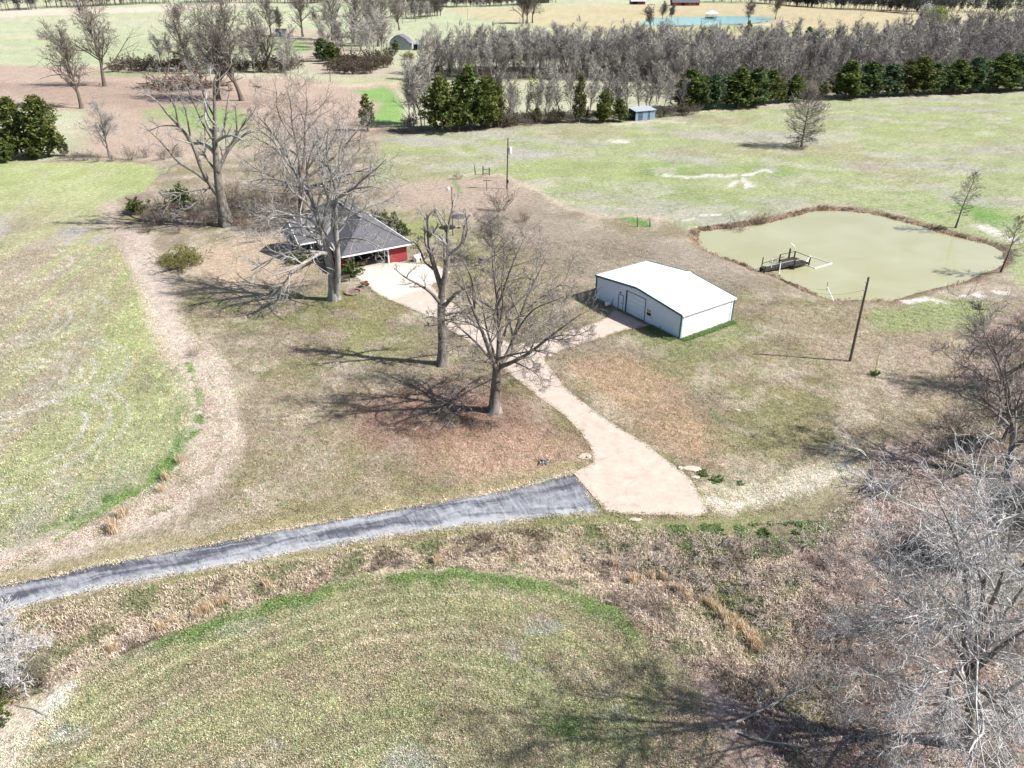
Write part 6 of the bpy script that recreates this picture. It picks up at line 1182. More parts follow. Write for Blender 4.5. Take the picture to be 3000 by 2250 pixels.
# distant belts of trees that read as one mass
def far_belt(name, label, pts, n, h, cols, seed, depth=40, leaf=160, size=1.5):
    rg = np.random.default_rng(seed); L = GL(pts); t = rg.uniform(0, len(L) - 1.001, n); i = t.astype(int); u = t - i; P = L[i] * (1 - u[:, None]) + L[i + 1] * u[:, None]; P[:, 1] += rg.uniform(0, depth, n); z = hfun(P); H = rg.uniform(.65, 1.1, n) * h
    tv = np.stack([np.stack([np.c_[P, z - 1], np.c_[P, z + H * .85]], 1)], 0)[0]; v0, f0 = tubes(tv, np.stack([H * .016, H * .006], 1), 4)
    C = unit(rg.normal(0, 1, (n, leaf, 3))) * rg.uniform(.3, 1, (n, leaf, 1)) ** .5 * (np.stack([H * .22, H * .22, H * .40], 1))[:, None] + np.c_[P, z + H * .58][:, None]
    C = C.reshape(-1, 3); V, F, cc = leaf_cloud(rg, C, size, cols, .6, .25); ct = np.tile(np.r_[S(150, 140, 130), 1.], (len(v0), 1)); k = len(v0)
    # one colour per tree
    tint = np.repeat(rg.uniform(.7, 1.25, n), leaf * 9); cc[:, :3] *= tint[:, None]
    me = npmesh(name, np.concatenate([v0, V]), [f0, F + k], M_leaf, False, {'Col': ('FLOAT_COLOR', 'POINT', np.concatenate([ct, cc]))}); o = link(name, me); tag(o, label, 'woods', kind='stuff')
FG = 1.25 * np.array([S(118, 112, 110), S(136, 128, 122), S(104, 98, 96), S(92, 98, 78)]); FD = 1.1 * np.array([S(86, 92, 88), S(104, 106, 104), S(72, 82, 72), S(124, 118, 116)])
far_belt('far_woods', 'dark belt of tall far trees along the top left', [(-500, 60), (-100, 42), (60, 32), (230, 22), (400, 15), (560, 10), (650, 8)], 200, 24, FD, 401, 60, 70, 2.0)
far_belt('far_woods', 'thin dark far tree belt at the top left of centre', [(650, 8), (780, 9), (900, 12), (960, 10)], 120, 15, FD, 402, 25, 60, 1.8)
far_belt('far_woods', 'grey tree belt with houses on the skyline at the top centre', [(1140, 22), (1260, 22), (1340, 24), (1450, 20), (1560, 14), (1630, 9)], 160, 14, FG, 403, 30, 65, 1.7)
far_belt('far_woods', 'dark brushy belt of trees at the top right', [(2090, 8), (2250, 14), (2340, 20), (2420, 26), (2550, 34), (2700, 42), (2850, 40), (3100, 50)], 260, 15, FD, 404, 40, 65, 1.8)
far_belt('far_woods', 'grey wooded skyline along the very top right', [(2100, 1), (2400, 3), (2700, 12), (3000, 20), (3200, 22)], 200, 18, FG, 405, 60, 50, 2.2)
far_belt('far_woods', 'grey clump of far trees behind the derelict barn', [(1150, 50), (1230, 52), (1290, 46)], 40, 15, FG, 406, 20, 120, 1.0)
far_belt('far_woods', 'wooded horizon behind the far fields', [(-900, -20), (0, -22), (1000, -22), (2000, -22), (3000, -20), (3900, -20)], 260, 24, FD, 407, 200, 60, 2.4)

# ------------------------------------------------------------------ shrubs and thickets
def shrub_variant(seed, w, h, n, mt, lv, rmin, leaves=None, nleaf=0, size=.12, arch=.0):
    rg = np.random.default_rng(seed); az = rg.uniform(0, 6.28, n); rad = rg.uniform(0, .25, n) * w; p = np.stack([np.cos(az) * rad, np.sin(az) * rad, np.zeros(n)], 1)
    tilt = rg.uniform(.1, 1.0, n) * (w / (2 * h)) * 1.5; d = np.stack([np.cos(az) * tilt, np.sin(az) * tilt, np.ones(n)], 1); L = h * rg.uniform(.6, 1.15, n); P, R = grow(rg, p, d, L, np.full(n, max(rmin * 2, h * .008)), 8, .12, -arch, .3)
    V0, F0 = tubes(P, R, 4); V2, F2 = twigs(rg, (P, R), lv, rmin); V0 = np.concatenate([V0, V2]); F0 = np.concatenate([F0, F2 + len(V0) - len(V2)]); V0[:, 2] = np.maximum(V0[:, 2], -.05)
    st = npmesh('shrub_stems', V0, [F0], mt); lf = None
    if nleaf:
        C = V2[rg.integers(0, len(V2), nleaf)]; v, f, cc = leaf_cloud(rg, C, size, leaves); lf = npmesh('shrub_leaves', v, [f], M_leaf, False, {'Col': ('FLOAT_COLOR', 'POINT', cc)})
    return st, lf
LVB = [dict(n=6, l=.45, a=.7, seg=3, k=3, up=.05, r=.6, t0=.2), dict(n=5, l=.55, a=.7, seg=2, k=1, r=.7, lm=.1)]
LVB2 = [dict(n=7, l=.5, a=.8, seg=3, k=3, up=.0, r=.6, t0=.15), dict(n=6, l=.55, a=.8, seg=2, k=1, r=.7, lm=.12)]
M_br = mat('brown_red_stems', S(130, 108, 94), S(172, 150, 134), 1.2, .9, .05); M_gr = mat('grey_brown_stems', S(128, 116, 106), S(168, 156, 146), 1.2, .9, .05); M_pk = mat('pinkish_straw_stems', S(206, 188, 174), S(234, 220, 206), 1.0, .9, .05); M_wt = mat('bleached_stems', S(164, 152, 144), S(200, 190, 182), 1.0, .9, .05)
SH = {'brown': [shrub_variant(500 + i, 3.0, 2.2, 26, M_br, LVB, .009) for i in range(3)], 'grey': [shrub_variant(510 + i, 4.0, 3.4, 24, M_gr, LVB, .014) for i in range(3)],
      'vine': [shrub_variant(520 + i, 3.4, 1.1, 30, M_pk, LVB2, .011, None, 0, arch=.22) for i in range(3)], 'pale': [shrub_variant(570 + i, 3.6, 2.0, 34, M_wt, LVB2, .007, None, 0, arch=.05) for i in range(3)], 'far': [shrub_variant(530 + i, 6.0, 5.0, 20, M_twig_dark, LVB, .035, G_brown * .8, 420, .4) for i in range(3)],
      'olive': [shrub_variant(540, 6.6, 3.0, 60, M_gr, LVB, .009, np.array([S(168, 166, 92), S(184, 182, 108), S(150, 148, 80)]), 5200, .13)],
      'ever': [shrub_variant(550 + i, 2.4, 1.8, 16, M_bark_dark, LVB, .01, G_dark, 1500, .16) for i in range(2)], 'lush': [shrub_variant(560 + i, 2.0, .7, 18, M_bark_dark, LVB, .008, np.array([S(120, 146, 84), S(142, 166, 100), S(98, 122, 70)]) * 1.3, 900, .13) for i in range(2)]}
rgS = np.random.default_rng(5)
def shrub(kind, px, py, sc, label, group=None, name='bush', zs=1.0, cat='bush'):
    st, lf = SH[kind][rgS.integers(0, len(SH[kind]))]; a = GG(px, py); o = empty(name, tuple(a), rgS.uniform(0, 6.28)); s = sc * rgS.uniform(.85, 1.15); o.scale = (s, s, s * zs); tag(o, label, cat, group)
    link('stems', st, o)
    if lf: link('foliage', lf, o)
    return o
shrub('olive', 533, 775, 1.0, 'large olive green bush on the bare sandy yard left of the house', zs=.72); shrub('brown', 478, 775, .8, 'dark brown weedy bush left of the large olive bush')
for i, (x, y, s, k) in enumerate(((400, 625, 1.3, 'ever'), (440, 640, .9, 'brown'), (480, 650, 1.0, 'grey'), (530, 612, 1.9, 'ever'), (575, 640, 1.0, 'brown'), (620, 655, .9, 'brown'), (700, 655, .9, 'grey'), (740, 640, 1.0, 'grey'), (790, 645, 1.0, 'brown'), (830, 628, .9, 'grey'), (700, 610, 1.1, 'grey'), (770, 600, 1.0, 'grey'), (850, 600, .9, 'brown'), (470, 610, 1.0, 'brown'), (590, 600, 1.0, 'grey'), (640, 615, 1.0, 'brown'), (430, 680, .7, 'brown'), (520, 685, .6, 'brown'), (660, 640, 1.2, 'grey'), (600, 665, 1.1, 'grey'), (720, 672, 1.1, 'brown'), (800, 668, 1.0, 'grey'), (860, 650, 1.0, 'grey'), (560, 660, 1.2, 'grey'), (500, 630, 1.2, 'brown'), (680, 590, 1.3, 'grey'), (740, 585, 1.2, 'brown'), (820, 590, 1.3, 'grey'), (880, 585, 1.2, 'grey'), (455, 660, 1.0, 'grey'))):
    shrub(k, x, y, s, {'ever': 'dark evergreen bush in the tangle around the broken limbed tree', 'brown': 'brown bramble bush in the tangle around the broken limbed tree', 'grey': 'grey bare bush in the tangle around the broken limbed tree'}[k], 'bushes around the broken limbed tree')
for x, y, s, lb in ((1108, 652, .9, 'leftmost round dark shrub behind the house'), (1142, 664, 1.1, 'middle round dark shrub behind the house'), (1175, 685, 1.1, 'rightmost round dark shrub behind the house'), (878, 768, 1.2, 'green shrub by the house porch'), (905, 760, .9, 'small green shrub right of the porch shrub'), (1030, 806, .9, 'dark round shrub at the carport corner')): shrub('ever', x, y, s, lb, None, 'garden_shrub', 1, 'shrub')
shrub('brown', 566, 1042, .45, 'small dry brown bush on the pale strip beside the left field'); shrub('grey', 2160, 664, .85, 'left bare shrub at the far left bank of the green pond'); shrub('brown', 2232, 650, .95, 'right dark bare shrub at the far left bank of the green pond')
shrub('grey', 1462, 618, 1.25, 'bushy bare shrub in the back yard', None, 'yard_shrub', 1.0, 'shrub'); shrub('brown', 1532, 648, .8, 'small bare shrub right of the bushy one in the back yard', None, 'yard_shrub', 1.1, 'shrub'); shrub('brown', 2345, 436, 1.3, 'mound of brush under the lone meadow tree', None, 'bush', .5); shrub('grey', 1345, 526, .6, 'dead leaning shrub at the back corner of the yard'); shrub('ever', -20, 2080, 1.2, 'dark evergreen bush at the left edge under white branches'); shrub('grey', 90, 2010, .7, 'bare grey bush right of the dark evergreen at the left edge')
for i in range(30):
    x, y = [(2860, 985), (2910, 1000), (2960, 1020), (2880, 1040), (2940, 1060), (3000, 1050), (2990, 960), (3040, 1120), (2960, 1120), (2790, 1260), (2840, 1230), (2900, 1220), (2960, 1210), (2820, 1310), (2880, 1300), (2760, 1330), (2930, 1340), (2990, 1280), (2980, 1350), (2870, 1370), (2650, 1560), (2720, 1620), (2600, 1640), (2800, 1560), (2550, 1830), (2600, 1920), (2480, 1990), (2560, 2080), (2650, 2030), (2700, 1760)][i]
    k = 'brown' if i % 3 else 'grey'; shrub(k, x, y, rgS.uniform(.55, .9), 'brown bramble bush in the right hand thicket' if k == 'brown' else 'grey twiggy bush in the right hand thicket', 'bushes of the right thicket', zs=.75)
for i, (x, y) in enumerate([(1990, 1640), (2080, 1610), (2170, 1600), (2260, 1600), (2360, 1590), (2450, 1600), (2100, 1690), (2220, 1690), (2330, 1680), (2440, 1700), (2260, 1780), (2360, 1790), (2470, 1800), (2400, 1880), (2320, 1860), (1850, 1610), (1740, 1600), (2300, 1960), (2200, 1740), (2520, 1690), (2420, 1960), (1930, 1600)]):
    shrub('vine', x, y, rgS.uniform(.75, 1.1), 'arching mat of pale dead vines on the slope below the apron', 'dead vines on the slope', 'vine_tangle', cat='vines')
for i, (x, y) in enumerate([(2450, 1650), (2520, 1740), (2460, 1860), (2540, 1940), (2420, 2040), (2500, 2130), (2600, 2000), (2640, 1880), (2960, 1470), (2580, 2220), (2900, 2220), (2960, 1900)]):
    shrub('pale', x, y, rgS.uniform(.7, 1.0), 'bleached bare shrub tangled below the corner tree in the thicket', 'bleached shrubs of the thicket', 'bare_shrub', .8)
for i, (x, y) in enumerate([(2060, 1390), (2100, 1405), (2170, 1415), (2110, 1562), (2240, 1566), (2330, 1562), (2190, 1590), (1990, 1566)]): shrub('lush', x, y, rgS.uniform(.35, .6), 'low green weed patch beside the apron', 'green weeds by the apron', 'weed_patch', .6, cat='weeds')
shrub('lush', 2562, 1097, .6, 'bright green grass clump at the foot of the yellow marker', None, 'grass_clump', cat='grass'); shrub('lush', 2862, 905, .6, 'bright green weed clump near the white sand by the pond', None, 'weed_patch', cat='weeds')
for i, x in enumerate(range(345, 885, 20)): shrub('far', x, 213 - (i % 3) * 6, rgS.uniform(.65, 1.1), 'grey brown bush of the far hedge behind the log pile', 'bushes of the far hedge')
for i, (x, y) in enumerate([(972, 205), (992, 207), (1022, 208), (1048, 208), (1072, 207), (1100, 205), (1125, 200), (1000, 182), (1040, 182), (1075, 184), (985, 215), (1010, 217), (1035, 218), (1060, 218), (1085, 216), (1000, 195), (1030, 196), (1060, 195), (1090, 196), (1115, 190), (1135, 185), (1110, 172), (1145, 168), (1080, 175), (985, 175)]): shrub('far', x, y, rgS.uniform(.7, 1.1), 'grey brown bush of the thicket below the far grove', 'bushes of the grove thicket')
for i, (x, y) in enumerate([(1465, 362), (1495, 362), (1525, 360), (1555, 358), (1585, 355), (1615, 354), (1655, 351), (1700, 348), (1740, 348), (1775, 346), (1960, 338), (2020, 330), (2045, 330), (1490, 372), (1550, 370), (1630, 362), (1665, 360), (1200, 372), (1180, 386), (1455, 370), (1480, 370), (1510, 368), (1540, 366), (1570, 362), (1600, 362), (1640, 358), (1680, 356), (1720, 354), (1850, 345), (1940, 345), (1970, 344), (2000, 342), (2030, 338), (1990, 330)]): shrub('far' if i % 2 else 'grey', x, y, rgS.uniform(.5, .8) * (1 if i % 2 else 1.3), 'low bush at the foot of the thin tree line', 'bushes of the thin tree line')
for i, (x, y) in enumerate([(250, 472), (285, 476), (330, 474), (380, 470), (430, 462), (480, 468), (520, 460), (215, 470)]): shrub('grey', x, y, rgS.uniform(.6, .9), 'brown grey bush along the top edge of the left field', 'bushes above the left field')
shrub('olive', 1195, 172, 1.0, 'yellow green bush below the derelict barn')

# ------------------------------------------------------------------ fallen wood
def branch_heap(name, label, px, py, w, h, n, seed, mt, rlim=(.015, .06), cat='brush pile', lr=(.8, 2.4)):
    rg = np.random.default_rng(seed); a = GG(px, py); o = empty(name, tuple(a)); tag(o, label, cat); V = []; Fs = []; b = 0
    p = np.stack([rg.normal(0, .28, n) * w, rg.normal(0, .2, n) * w, rg.uniform(0, 1, n) ** 1.5 * h * .7], 1); p[:, 2] *= np.exp(-(np.hypot(p[:, 0], p[:, 1]) / (w * .5)) ** 2) + .1
    d = np.stack([rg.normal(0, 1, n), rg.normal(0, 1, n), rg.normal(0.05, .3, n)], 1); P, R = grow(rg, p, d, rg.uniform(*lr, n), rg.uniform(*rlim, n), 5, .12, 0, .4); P[..., 2] = np.maximum(P[..., 2], .03)
    big = R[:, 0] > np.quantile(R[:, 0], .93)
    for q in np.where(big)[0]: v, f = tubes(P[q:q + 1], R[q:q + 1], 6); link('branch', npmesh('fallen_branch', v, [f], mt, True), o)
    v, f = tubes(P[~big], R[~big], 4); V2, F2 = twigs(rg, (P, R), [dict(n=4, l=.4, a=.7, seg=3, k=3, r=.5, t0=.3), dict(n=3, l=.5, a=.6, seg=2, k=3, r=.6)], .006); V2[:, 2] = np.maximum(V2[:, 2], .02)
    link('twigs', npmesh('heap_twigs', np.concatenate([v, V2]), [np.concatenate([f, F2 + len(v)])], mt), o); return o
branch_heap('brush_pile', 'heap of fallen twiggy branches beside the vase shaped tree', 1322, 1205, 3.4, 4.4, 150, 601, M_twig_mid, (.012, .045)); branch_heap('brush_pile', 'scattered grey branches on the ground left of the vase shaped tree', 1265, 1245, 4.5, .3, 26, 602, M_twig_light, (.015, .04))
branch_heap('brush_pile', 'burnt grey brush pile at the edge of the right thicket', 2562, 1432, 2.6, .8, 80, 603, mat('ash_grey_wood', S(110, 100, 110), S(170, 160, 166), 2), (.02, .06)); branch_heap('brush_pile', 'row of fallen branches left of the house yard', 770, 690, 12, .8, 90, 604, M_twig_light, (.02, .06), lr=(1.5, 4))
branch_heap('log_pile', 'big heap of bulldozed logs in the ploughed field', 560, 258, 22, 6, 130, 605, mat('old_log_wood', S(110, 90, 78), S(160, 138, 122), 1), (.12, .34), 'log pile', (4, 9)); branch_heap('log_pile', 'smaller heap of logs left of the big log pile', 480, 260, 14, 3.5, 70, 606, mat('old_log_wood_b', S(120, 100, 88), S(166, 146, 130), 1), (.12, .3), 'log pile', (3, 7))
branch_heap('stump', 'bleached driftwood stump on the lawn left of the drive', 1596, 1354, .8, .5, 14, 607, M_twig_light, (.04, .09), 'stump', (.4, .8)); branch_heap('brush_pile', 'dead branches at the back left of the middle tree line', 1190, 382, 8, 2.2, 50, 608, M_twig_light, (.03, .08), lr=(2, 4))
def fallen_limb(label, pts, r0, seed):
    rg = np.random.default_rng(seed); W = np.array([GG(x, y) + [0, 0, z] for x, y, z in pts]); b = W[0]; P = smooth(W - b, 10); R = np.linspace(r0, .02, 11); o = empty('fallen_limb', tuple(b)); tag(o, label, 'branch'); v, f = tubes(P[None], R[None], 7); link('main_stem', npmesh('limb_stem', v, [f], M_twig_light, True), o)
    V, F = twigs(rg, (P[None], R[None]), [dict(n=8, l=.3, a=.6, seg=4, k=4, r=.45, t0=.3, up=.1), dict(n=4, l=.5, a=.6, seg=3, k=3, r=.5), dict(n=3, l=.5, a=.6, seg=2, k=3, r=.6)], .006); V[:, 2] = np.maximum(V[:, 2], .03); link('side_branches', npmesh('limb_twigs', V, [F], M_twig_light), o)
fallen_limb('long pale fallen limb on the grass near the lower right corner', [(2122, 2135, .1), (2200, 2105, .3), (2290, 2060, .5), (2370, 2020, .7)], .09, 611); fallen_limb('second pale fallen limb below the long one', [(2165, 2150, .1), (2240, 2180, .2), (2330, 2195, .3), (2400, 2215, .3)], .06, 612); fallen_limb('dark fallen twig on the pale sand at the lower left', [(60, 2072, .05), (100, 2080, .1), (140, 2102, .1)], .03, 613)

# ------------------------------------------------------------------ weeds, reeds, tall grass
M_weed = mat_attr('dry_weed_blades', trans=.4)
def blades(P, z, n, hgt, lean, width, cols, seed):
    """n blades at each tuft: two-part curved ribbons"""
    rg = np.random.default_rng(seed); N = len(P); Q = np.repeat(np.c_[P, z], n, 0); M = len(Q); Q[:, :2] += rg.normal(0, .10, (M, 2)); az = rg.uniform(0, 6.28, M); L = np.repeat(hgt, n) * rg.uniform(.5, 1.2, M); ln = rg.uniform(.1, 1, M) * lean
    dr = np.stack([np.cos(az), np.sin(az), np.zeros(M)], 1); sd = np.stack([-np.sin(az), np.cos(az), np.zeros(M)], 1) * (width * rg.uniform(.6, 1.3, M))[:, None]; up = np.array([0, 0, 1.])
    m = Q + dr * (ln * L * .35)[:, None] + up * (L * .6)[:, None]; t = Q + dr * (ln * L)[:, None] + up * (L * (1 - .45 * ln))[:, None]; Q[:, 2] -= .05
    V = np.stack([Q, m + sd, t, m - sd], 1).reshape(-1, 3); F4 = np.arange(M)[:, None] * 4 + [0, 1, 2, 3]; F3 = None
    c = np.repeat(np.repeat(cols, n, 0) * rg.uniform(1.25, 1.9, (M, 1)), 4, 0); return V, F4, F3, np.c_[c, np.ones(len(c))]
def weed_field(name, label, P, hgt, n, lean, width, cols, seed, cat='weeds', sat=.62, gain=1.3):
    lum = cols @ np.array([.25, .6, .15]); cols = (lum[:, None] + (cols - lum[:, None]) * sat) * gain
    V, F4, F3, c = blades(P, hfun(P), n, hgt, lean, width, cols, seed); o = link(name, npmesh(name, V, [F4], M_weed, False, {'Col': ('FLOAT_COLOR', 'POINT', c)})); tag(o, label, cat, kind='stuff')
rgW = np.random.default_rng(19)
def sample(poly, n, seed, z0=0.0):
    L = GL(poly, z0); rg = np.random.default_rng(seed); P = L.min(0) + rg.uniform(0, 1, (n * 6, 2)) * (L.max(0) - L.min(0)); return P[inside(P, L)][:n]
def pal(P, sets, seed, scale=2.0):
    rg = np.random.default_rng(seed); w = fbm(P[:, 0] / scale, P[:, 1] / scale, seed, 3) + rg.normal(0, .07, len(P)); i = np.clip(((w - .28) / .44 * len(sets)).astype(int), 0, len(sets) - 1); return np.array(sets)[i]
BANKP = [(-100, 1830), (169, 1775), (422, 1722), (717, 1672), (1040, 1612), (1399, 1562), (1757, 1535), (2050, 1560), (2300, 1600), (2420, 1750), (2300, 2050), (2150, 2050), (2020, 1950), (1850, 1795), (1640, 1695), (1500, 1660), (1356, 1643), (1150, 1650), (1003, 1676), (760, 1752), (519, 1836), (262, 1958), (100, 2040), (-100, 2100)]
P = sample(BANKP, 15000, 1); weed_field('dry_weeds', 'dry tan and brown weeds covering the rough bank below the road', P, .12 + .40 * fbm(P[:, 0] / 2, P[:, 1] / 2, 8), 5, 1.0, .022, pal(P, [S(140, 122, 100), S(182, 158, 132), S(212, 188, 158), S(226, 204, 172), S(216, 190, 152), S(188, 174, 130), S(142, 150, 86)], 3), 2)
P = sample([(560, 1080), (640, 1180), (660, 1290), (620, 1400), (500, 1490), (250, 1590), (-60, 1710), (-60, 1670), (200, 1555), (450, 1420), (560, 1330), (600, 1230)], 5000, 4); weed_field('dry_weeds', 'pale straw grass along the strip between the left field and lawn', P, .06 + .14 * fbm(P[:, 0] / 2, P[:, 1] / 2, 8), 5, 1.1, .022, pal(P, [S(204, 180, 156), S(220, 198, 172), S(230, 210, 186), S(212, 188, 162), S(176, 168, 120)], 5), 6)
TZP = [(2350, 1560), (2560, 1420), (2700, 1270), (2850, 1160), (2860, 980), (3060, 920), (3200, 1500), (3100, 2300), (2300, 2300), (2120, 2060), (2330, 1850)]
P = sample(TZP, 15000, 7); weed_field('thicket_litter', 'brown stems and leaf litter under the right thicket', P, .10 + .3 * fbm(P[:, 0] / 2, P[:, 1] / 2, 9), 4, 1.1, .03, pal(P, [S(146, 122, 104), S(178, 152, 132), S(206, 182, 160), S(222, 202, 182), S(184, 152, 132), S(140, 138, 100)], 8), 9, 'leaf litter')
# reeds round the pond
k = np.arange(len(POND)); Pd = POND[np.r_[k, 0]]; t = rgW.uniform(0, len(POND) - .001, 5200); i = t.astype(int); u = t - i; P = Pd[i] * (1 - u[:, None]) + Pd[i + 1] * u[:, None]; c0 = POND.mean(0); P = P + unit(P - c0) * rgW.uniform(.0, 1.7, (len(P), 1)) ** 1.0
lft = ((P[:, 0] < G(2250, 700)[0]) | (P[:, 1] > c0[1] + 4)); P = P[(lft & (fbm(P[:, 0] / 3, P[:, 1] / 3, 46) > .42) & (rgW.uniform(0, 1, len(P)) < .8)) | (rgW.uniform(0, 1, len(P)) < .05)]
weed_field('pond_reeds', 'tan brown reeds fringing the pond banks', P, .15 + .5 * fbm(P[:, 0] / 3, P[:, 1] / 3, 10), 5, .7, .03, pal(P, [S(110, 86, 68), S(150, 116, 90), S(196, 156, 120), S(206, 176, 146), S(140, 122, 90)], 11), 12, 'reeds')
# grass at the shop walls and green field margins
q0, q1 = B_FR[:2] + _e1 * .25, B_FR[:2] + _e1 * .25 + _e2 * BARN_L; t = rgW.uniform(0, 1, 1500); P = q0 + (q1 - q0) * t[:, None] + _e1 * rgW.uniform(0, .7, (1500, 1)); P2 = B_FL[:2] - _e2 * .25 + _e1 * (10.6 + rgW.uniform(0, 4.4, (900, 1))) - _e2 * rgW.uniform(0, 1.2, (900, 1)); P = np.concatenate([P, P2])
weed_field('uncut_grass', 'uncut green grass along the foot of the shop walls', P, np.full(len(P), .28), 5, .7, .02, pal(P, [S(106, 136, 72), S(128, 156, 86), S(118, 144, 76)], 13), 14, 'grass', .8)
GE = np.concatenate([sample([(500, 1855), (760, 1750), (1003, 1685), (1356, 1655), (1640, 1712), (1850, 1830), (1840, 1860), (1620, 1750), (1356, 1690), (1003, 1715), (520, 1880)], 4200, 15), sample([(540, 1060), (580, 1180), (560, 1270), (440, 1400), (160, 1560), (160, 1590), (470, 1410), (590, 1260), (605, 1180), (560, 1060)], 3200, 16)])
GE = GE[fbm(GE[:, 0] / 1.6, GE[:, 1] / 1.6, 44) > .46]; weed_field('green_weeds', 'rank green grass along the field margins', GE, np.full(len(GE), .09), 5, 1.1, .03, pal(GE, [S(126, 158, 74), S(144, 174, 90), S(158, 178, 106)], 17), 18, 'grass', .8, 1.3)
P = sample([(1950, 1540), (2200, 1535), (2420, 1530), (2440, 1590), (2250, 1640), (2050, 1610), (1900, 1580)], 5200, 25); P = P[fbm(P[:, 0] / 1.2, P[:, 1] / 1.2, 47) > .47]; weed_field('green_weeds', 'green leafy weeds on the slope just below the apron', P, np.full(len(P), .2), 5, 1.0, .035, pal(P, [S(104, 128, 72), S(128, 152, 84), S(150, 168, 104), S(170, 160, 130)], 26, .8), 27, 'weeds', .8)
# rust coloured clumps one can count
def clump_mesh(seed):
    rg = np.random.default_rng(seed); P = rg.normal(0, .16, (26, 2)); V, F4, F3, c = blades(P, np.zeros(26), 5, np.full(26, .85), .45, .018, 1.1 * np.array([S(212, 190, 162), S(220, 200, 174), S(204, 180, 150)])[rg.integers(0, 3, 26)], seed); return npmesh('grass_clump', V, [F4], M_weed, False, {'Col': ('FLOAT_COLOR', 'POINT', c)})
CL = [clump_mesh(700 + i) for i in range(4)]
for i, (x, y) in enumerate([(468, 1832), (500, 1812), (590, 1778), (612, 1766), (654, 1744), (327, 1900), (780, 1706), (575, 1790), (640, 1752), (1798, 1630), (1912, 1664), (1950, 1664), (1858, 1680), (2020, 1730), (2064, 1736), (2124, 1784), (2156, 1784), (2145, 1822), (2200, 1844), (2221, 1880), (2100, 1756), (2180, 1810), (1990, 1700), (2210, 1862), (2085, 1745), (530, 1352), (490, 1402), (472, 1440), (330, 1545), (362, 1512), (1280, 1690 - 60), (340, 1560)]):
    a = GG(x, y); o = link('broomsedge_clump', CL[i % 4], None, tuple(a), rgW.uniform(0, 6.28)); s = rgW.uniform(.8, 1.35); o.scale = (s, s, s); tag(o, 'rust orange clump of tall dry grass on the bank below the road' if y > 1600 else 'rust orange clump of tall dry grass in the pale strip by the left field', 'grass', 'rust orange grass clumps')
P = sample([(1235, 222), (1450, 205), (2300, 185), (3000, 118), (3200, 200), (3000, 250), (2500, 275), (2060, 315), (1985, 262), (1900, 240), (1440, 240)], 9000, 88); weed_field('woodland_undergrowth', 'grey brown undergrowth between the trunks of the woods', P, 1.4 + 2.6 * fbm(P[:, 0] / 9, P[:, 1] / 9, 45), 6, .8, .05, pal(P, [S(104, 92, 84), S(136, 122, 110), S(156, 142, 130), S(124, 116, 84)], 20, 12), 21, 'undergrowth')

# ------------------------------------------------------------------ short grass: tufts scattered by geometry nodes
def ground_colour(P):
    ys, s, C = GROUND; y = P[:, 1]; q = P[:, 0] / (.72 * np.maximum(y, 0) + 17); i = np.clip(np.searchsorted(ys, y) - 1, 0, len(ys) - 2); j = np.clip(np.searchsorted(s, q) - 1, 0, len(s) - 2)
    u = np.clip((y - ys[i]) / (ys[i + 1] - ys[i]), 0, 1)[:, None]; v = np.clip((q - s[j]) / (s[j + 1] - s[j]), 0, 1)[:, None]
    return (C[i, j] * (1 - v) + C[i, j + 1] * v) * (1 - u) + (C[i + 1, j] * (1 - v) + C[i + 1, j + 1] * v) * u
def tuft_material():
    m, nt, b = mat_new('short_grass_blades'); b.inputs['Roughness'].default_value = .9; b.inputs['Specular IOR Level'].default_value = .08
    a = node(nt, 'ShaderNodeAttribute', attribute_name='Col'); g = node(nt, 'ShaderNodeAttribute', attribute_name='gcol', attribute_type='INSTANCER'); mx = node(nt, 'ShaderNodeMix', data_type='RGBA', blend_type='MULTIPLY'); mx.inputs['Factor'].default_value = 1
    nt.links.new(a.outputs['Color'], mx.inputs['A']); nt.links.new(g.outputs['Color'], mx.inputs['B']); nt.links.new(mx.outputs['Result'], b.inputs['Base Color']); tr = node(nt, 'ShaderNodeBsdfTranslucent'); nt.links.new(mx.outputs['Result'], tr.inputs['Color']); ms = node(nt, 'ShaderNodeMixShader'); ms.inputs[0].default_value = .4
    nt.links.new(b.outputs[0], ms.inputs[1]); nt.links.new(tr.outputs[0], ms.inputs[2]); nt.links.new(ms.outputs[0], nt.nodes['Material Output'].inputs['Surface']); return m
M_tuft = tuft_material()
def tuft_objects():
    col = bpy.data.collections.new('tuft_kinds')
    for i, c in enumerate(((1, 1, 1), (1.12, 1.04, .95), (.88, 1.02, .85), (1.25, 1.2, 1.15))):
        rg = np.random.default_rng(800 + i); P = rg.normal(0, .07, (7, 2)); V, F4, _, cc = blades(P, np.full(7, .03), 2, np.full(7, .08), 1.5, .016, np.tile(np.array(c, float), (7, 1)) * 1.28, 810 + i); me = npmesh('tuft', V, [F4], M_tuft, False, {'Col': ('FLOAT_COLOR', 'POINT', cc)}); o = bpy.data.objects.new('tuft_%d' % i, me); col.objects.link(o)
    return col
TUFTS = tuft_objects()
NG = gn_scatter('scatter_tufts', TUFTS)
def short_grass(name, label, P, weights, seed, sc=(.7, 1.5), scale=1.6):
    rg = np.random.default_rng(seed); n = len(P); z = hfun(P); gc = ground_colour(P) * rg.uniform(.75, 1.3, (n, 1)); lm = gc @ np.array([.25, .6, .15]); gc = np.clip(lm[:, None] + (gc - lm[:, None]) * .85, .01, .4)
    vi = rg.integers(0, 4, n)
    scatter_object(name, label, 'grass', P, z, vi, rg.uniform(*sc, n), NG, seed, gc)
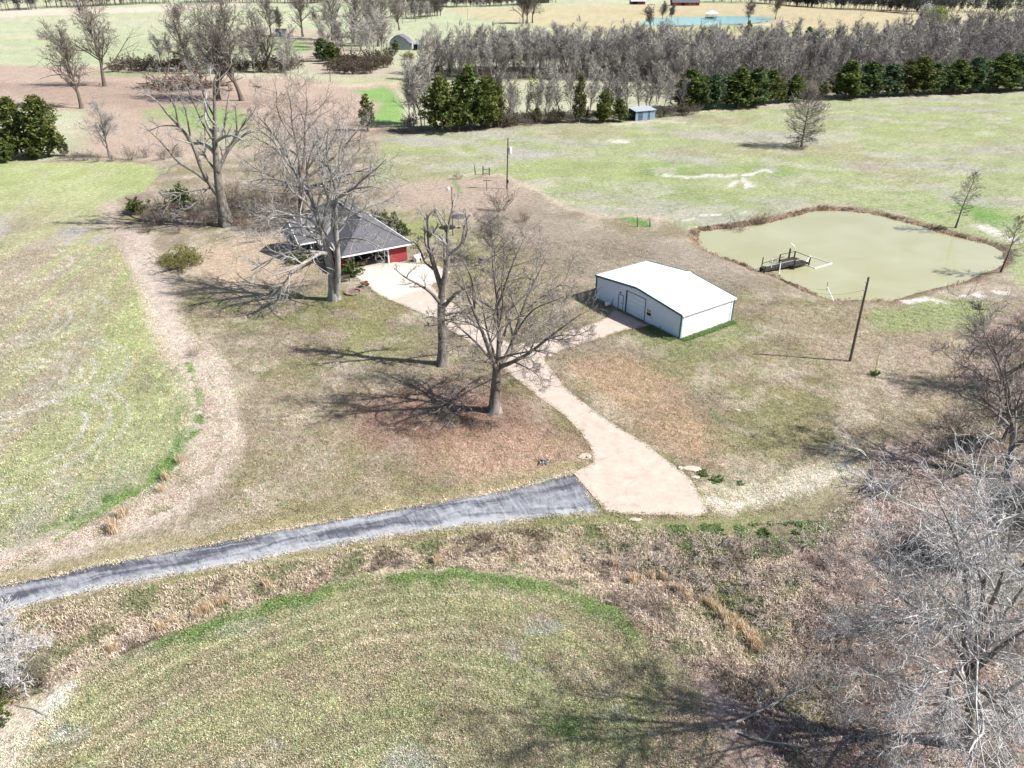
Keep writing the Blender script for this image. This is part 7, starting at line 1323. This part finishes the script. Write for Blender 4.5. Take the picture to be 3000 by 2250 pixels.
def keep_off(P):
    k = np.ones(len(P), bool)
    for poly in DRIVE_ALL + [ROAD_P, BARN_P, HOUSE_P, POND]: k &= ~inside(P, poly)
    return P[k]
short_grass('field_grass', 'short pale and green grass of the near field', keep_off(sample([(203, 2006), (422, 1888), (760, 1757), (1003, 1681), (1356, 1648), (1640, 1700), (1850, 1800), (2020, 1960), (2150, 2300), (2150, 2500), (-250, 2500), (-250, 2300), (100, 2130)], 30000, 61)), (3, 2, 3, 3, .6, 2, .6), 62, scale=.7)
short_grass('lawn_grass', 'short dry lawn grass round the drive', keep_off(sample([(640, 1560), (650, 1250), (560, 1000), (500, 880), (900, 900), (1300, 720), (1800, 700), (2300, 880), (2850, 880), (2830, 1150), (2500, 1400), (2300, 1500), (1800, 1540), (1000, 1600), (300, 1700)], 38000, 63)), (4, 4, 1.5, 1, .3, .7, 1.5), 64, (.8, 1.7), .9)
short_grass('pasture_grass', 'short grass of the left field', keep_off(sample([(0, 1620), (340, 1465), (540, 1310), (576, 1174), (487, 961), (340, 720), (0, 720), (-300, 1000), (-300, 1700)], 20000, 65)), (2, 2, 3, 3, 1.0, 2, .5), 66, (.8, 1.8), .9)
# ragged grass along the edges of the drive and the road
def edge_pts():
    out = []; rg = np.random.default_rng(67)
    for poly in [GL(p) for p in SLABS.values()] + [ROAD_P]:
        n = len(poly)
        for i in range(n):
            a, b = poly[i], poly[(i + 1) % n]; L = np.hypot(*(b - a)); m = int(L * 9); t = rg.uniform(0, 1, (m, 1)); nn = np.array([(b - a)[1], -(b - a)[0]]) / max(L, 1e-6); out.append(a + (b - a) * t + nn * np.abs(rg.normal(0, .10, (m, 1))) * rg.choice([-1, 1], (m, 1)))
    P = np.concatenate(out); k = np.ones(len(P), bool)
    for poly in DRIVE_ALL + [ROAD_P]: k &= sdist(P, poly) > -.10
    inner = sum((sdist(P, poly) < .25).astype(int) for poly in DRIVE_ALL + [ROAD_P]); return P[k & (inner < 2) & (P[:, 1] < 130)]
short_grass('edge_grass', 'ragged grass fringing the drive and the road', edge_pts(), (4, 4, 2, 1, .4, .3, 3), 68, (.8, 1.9))
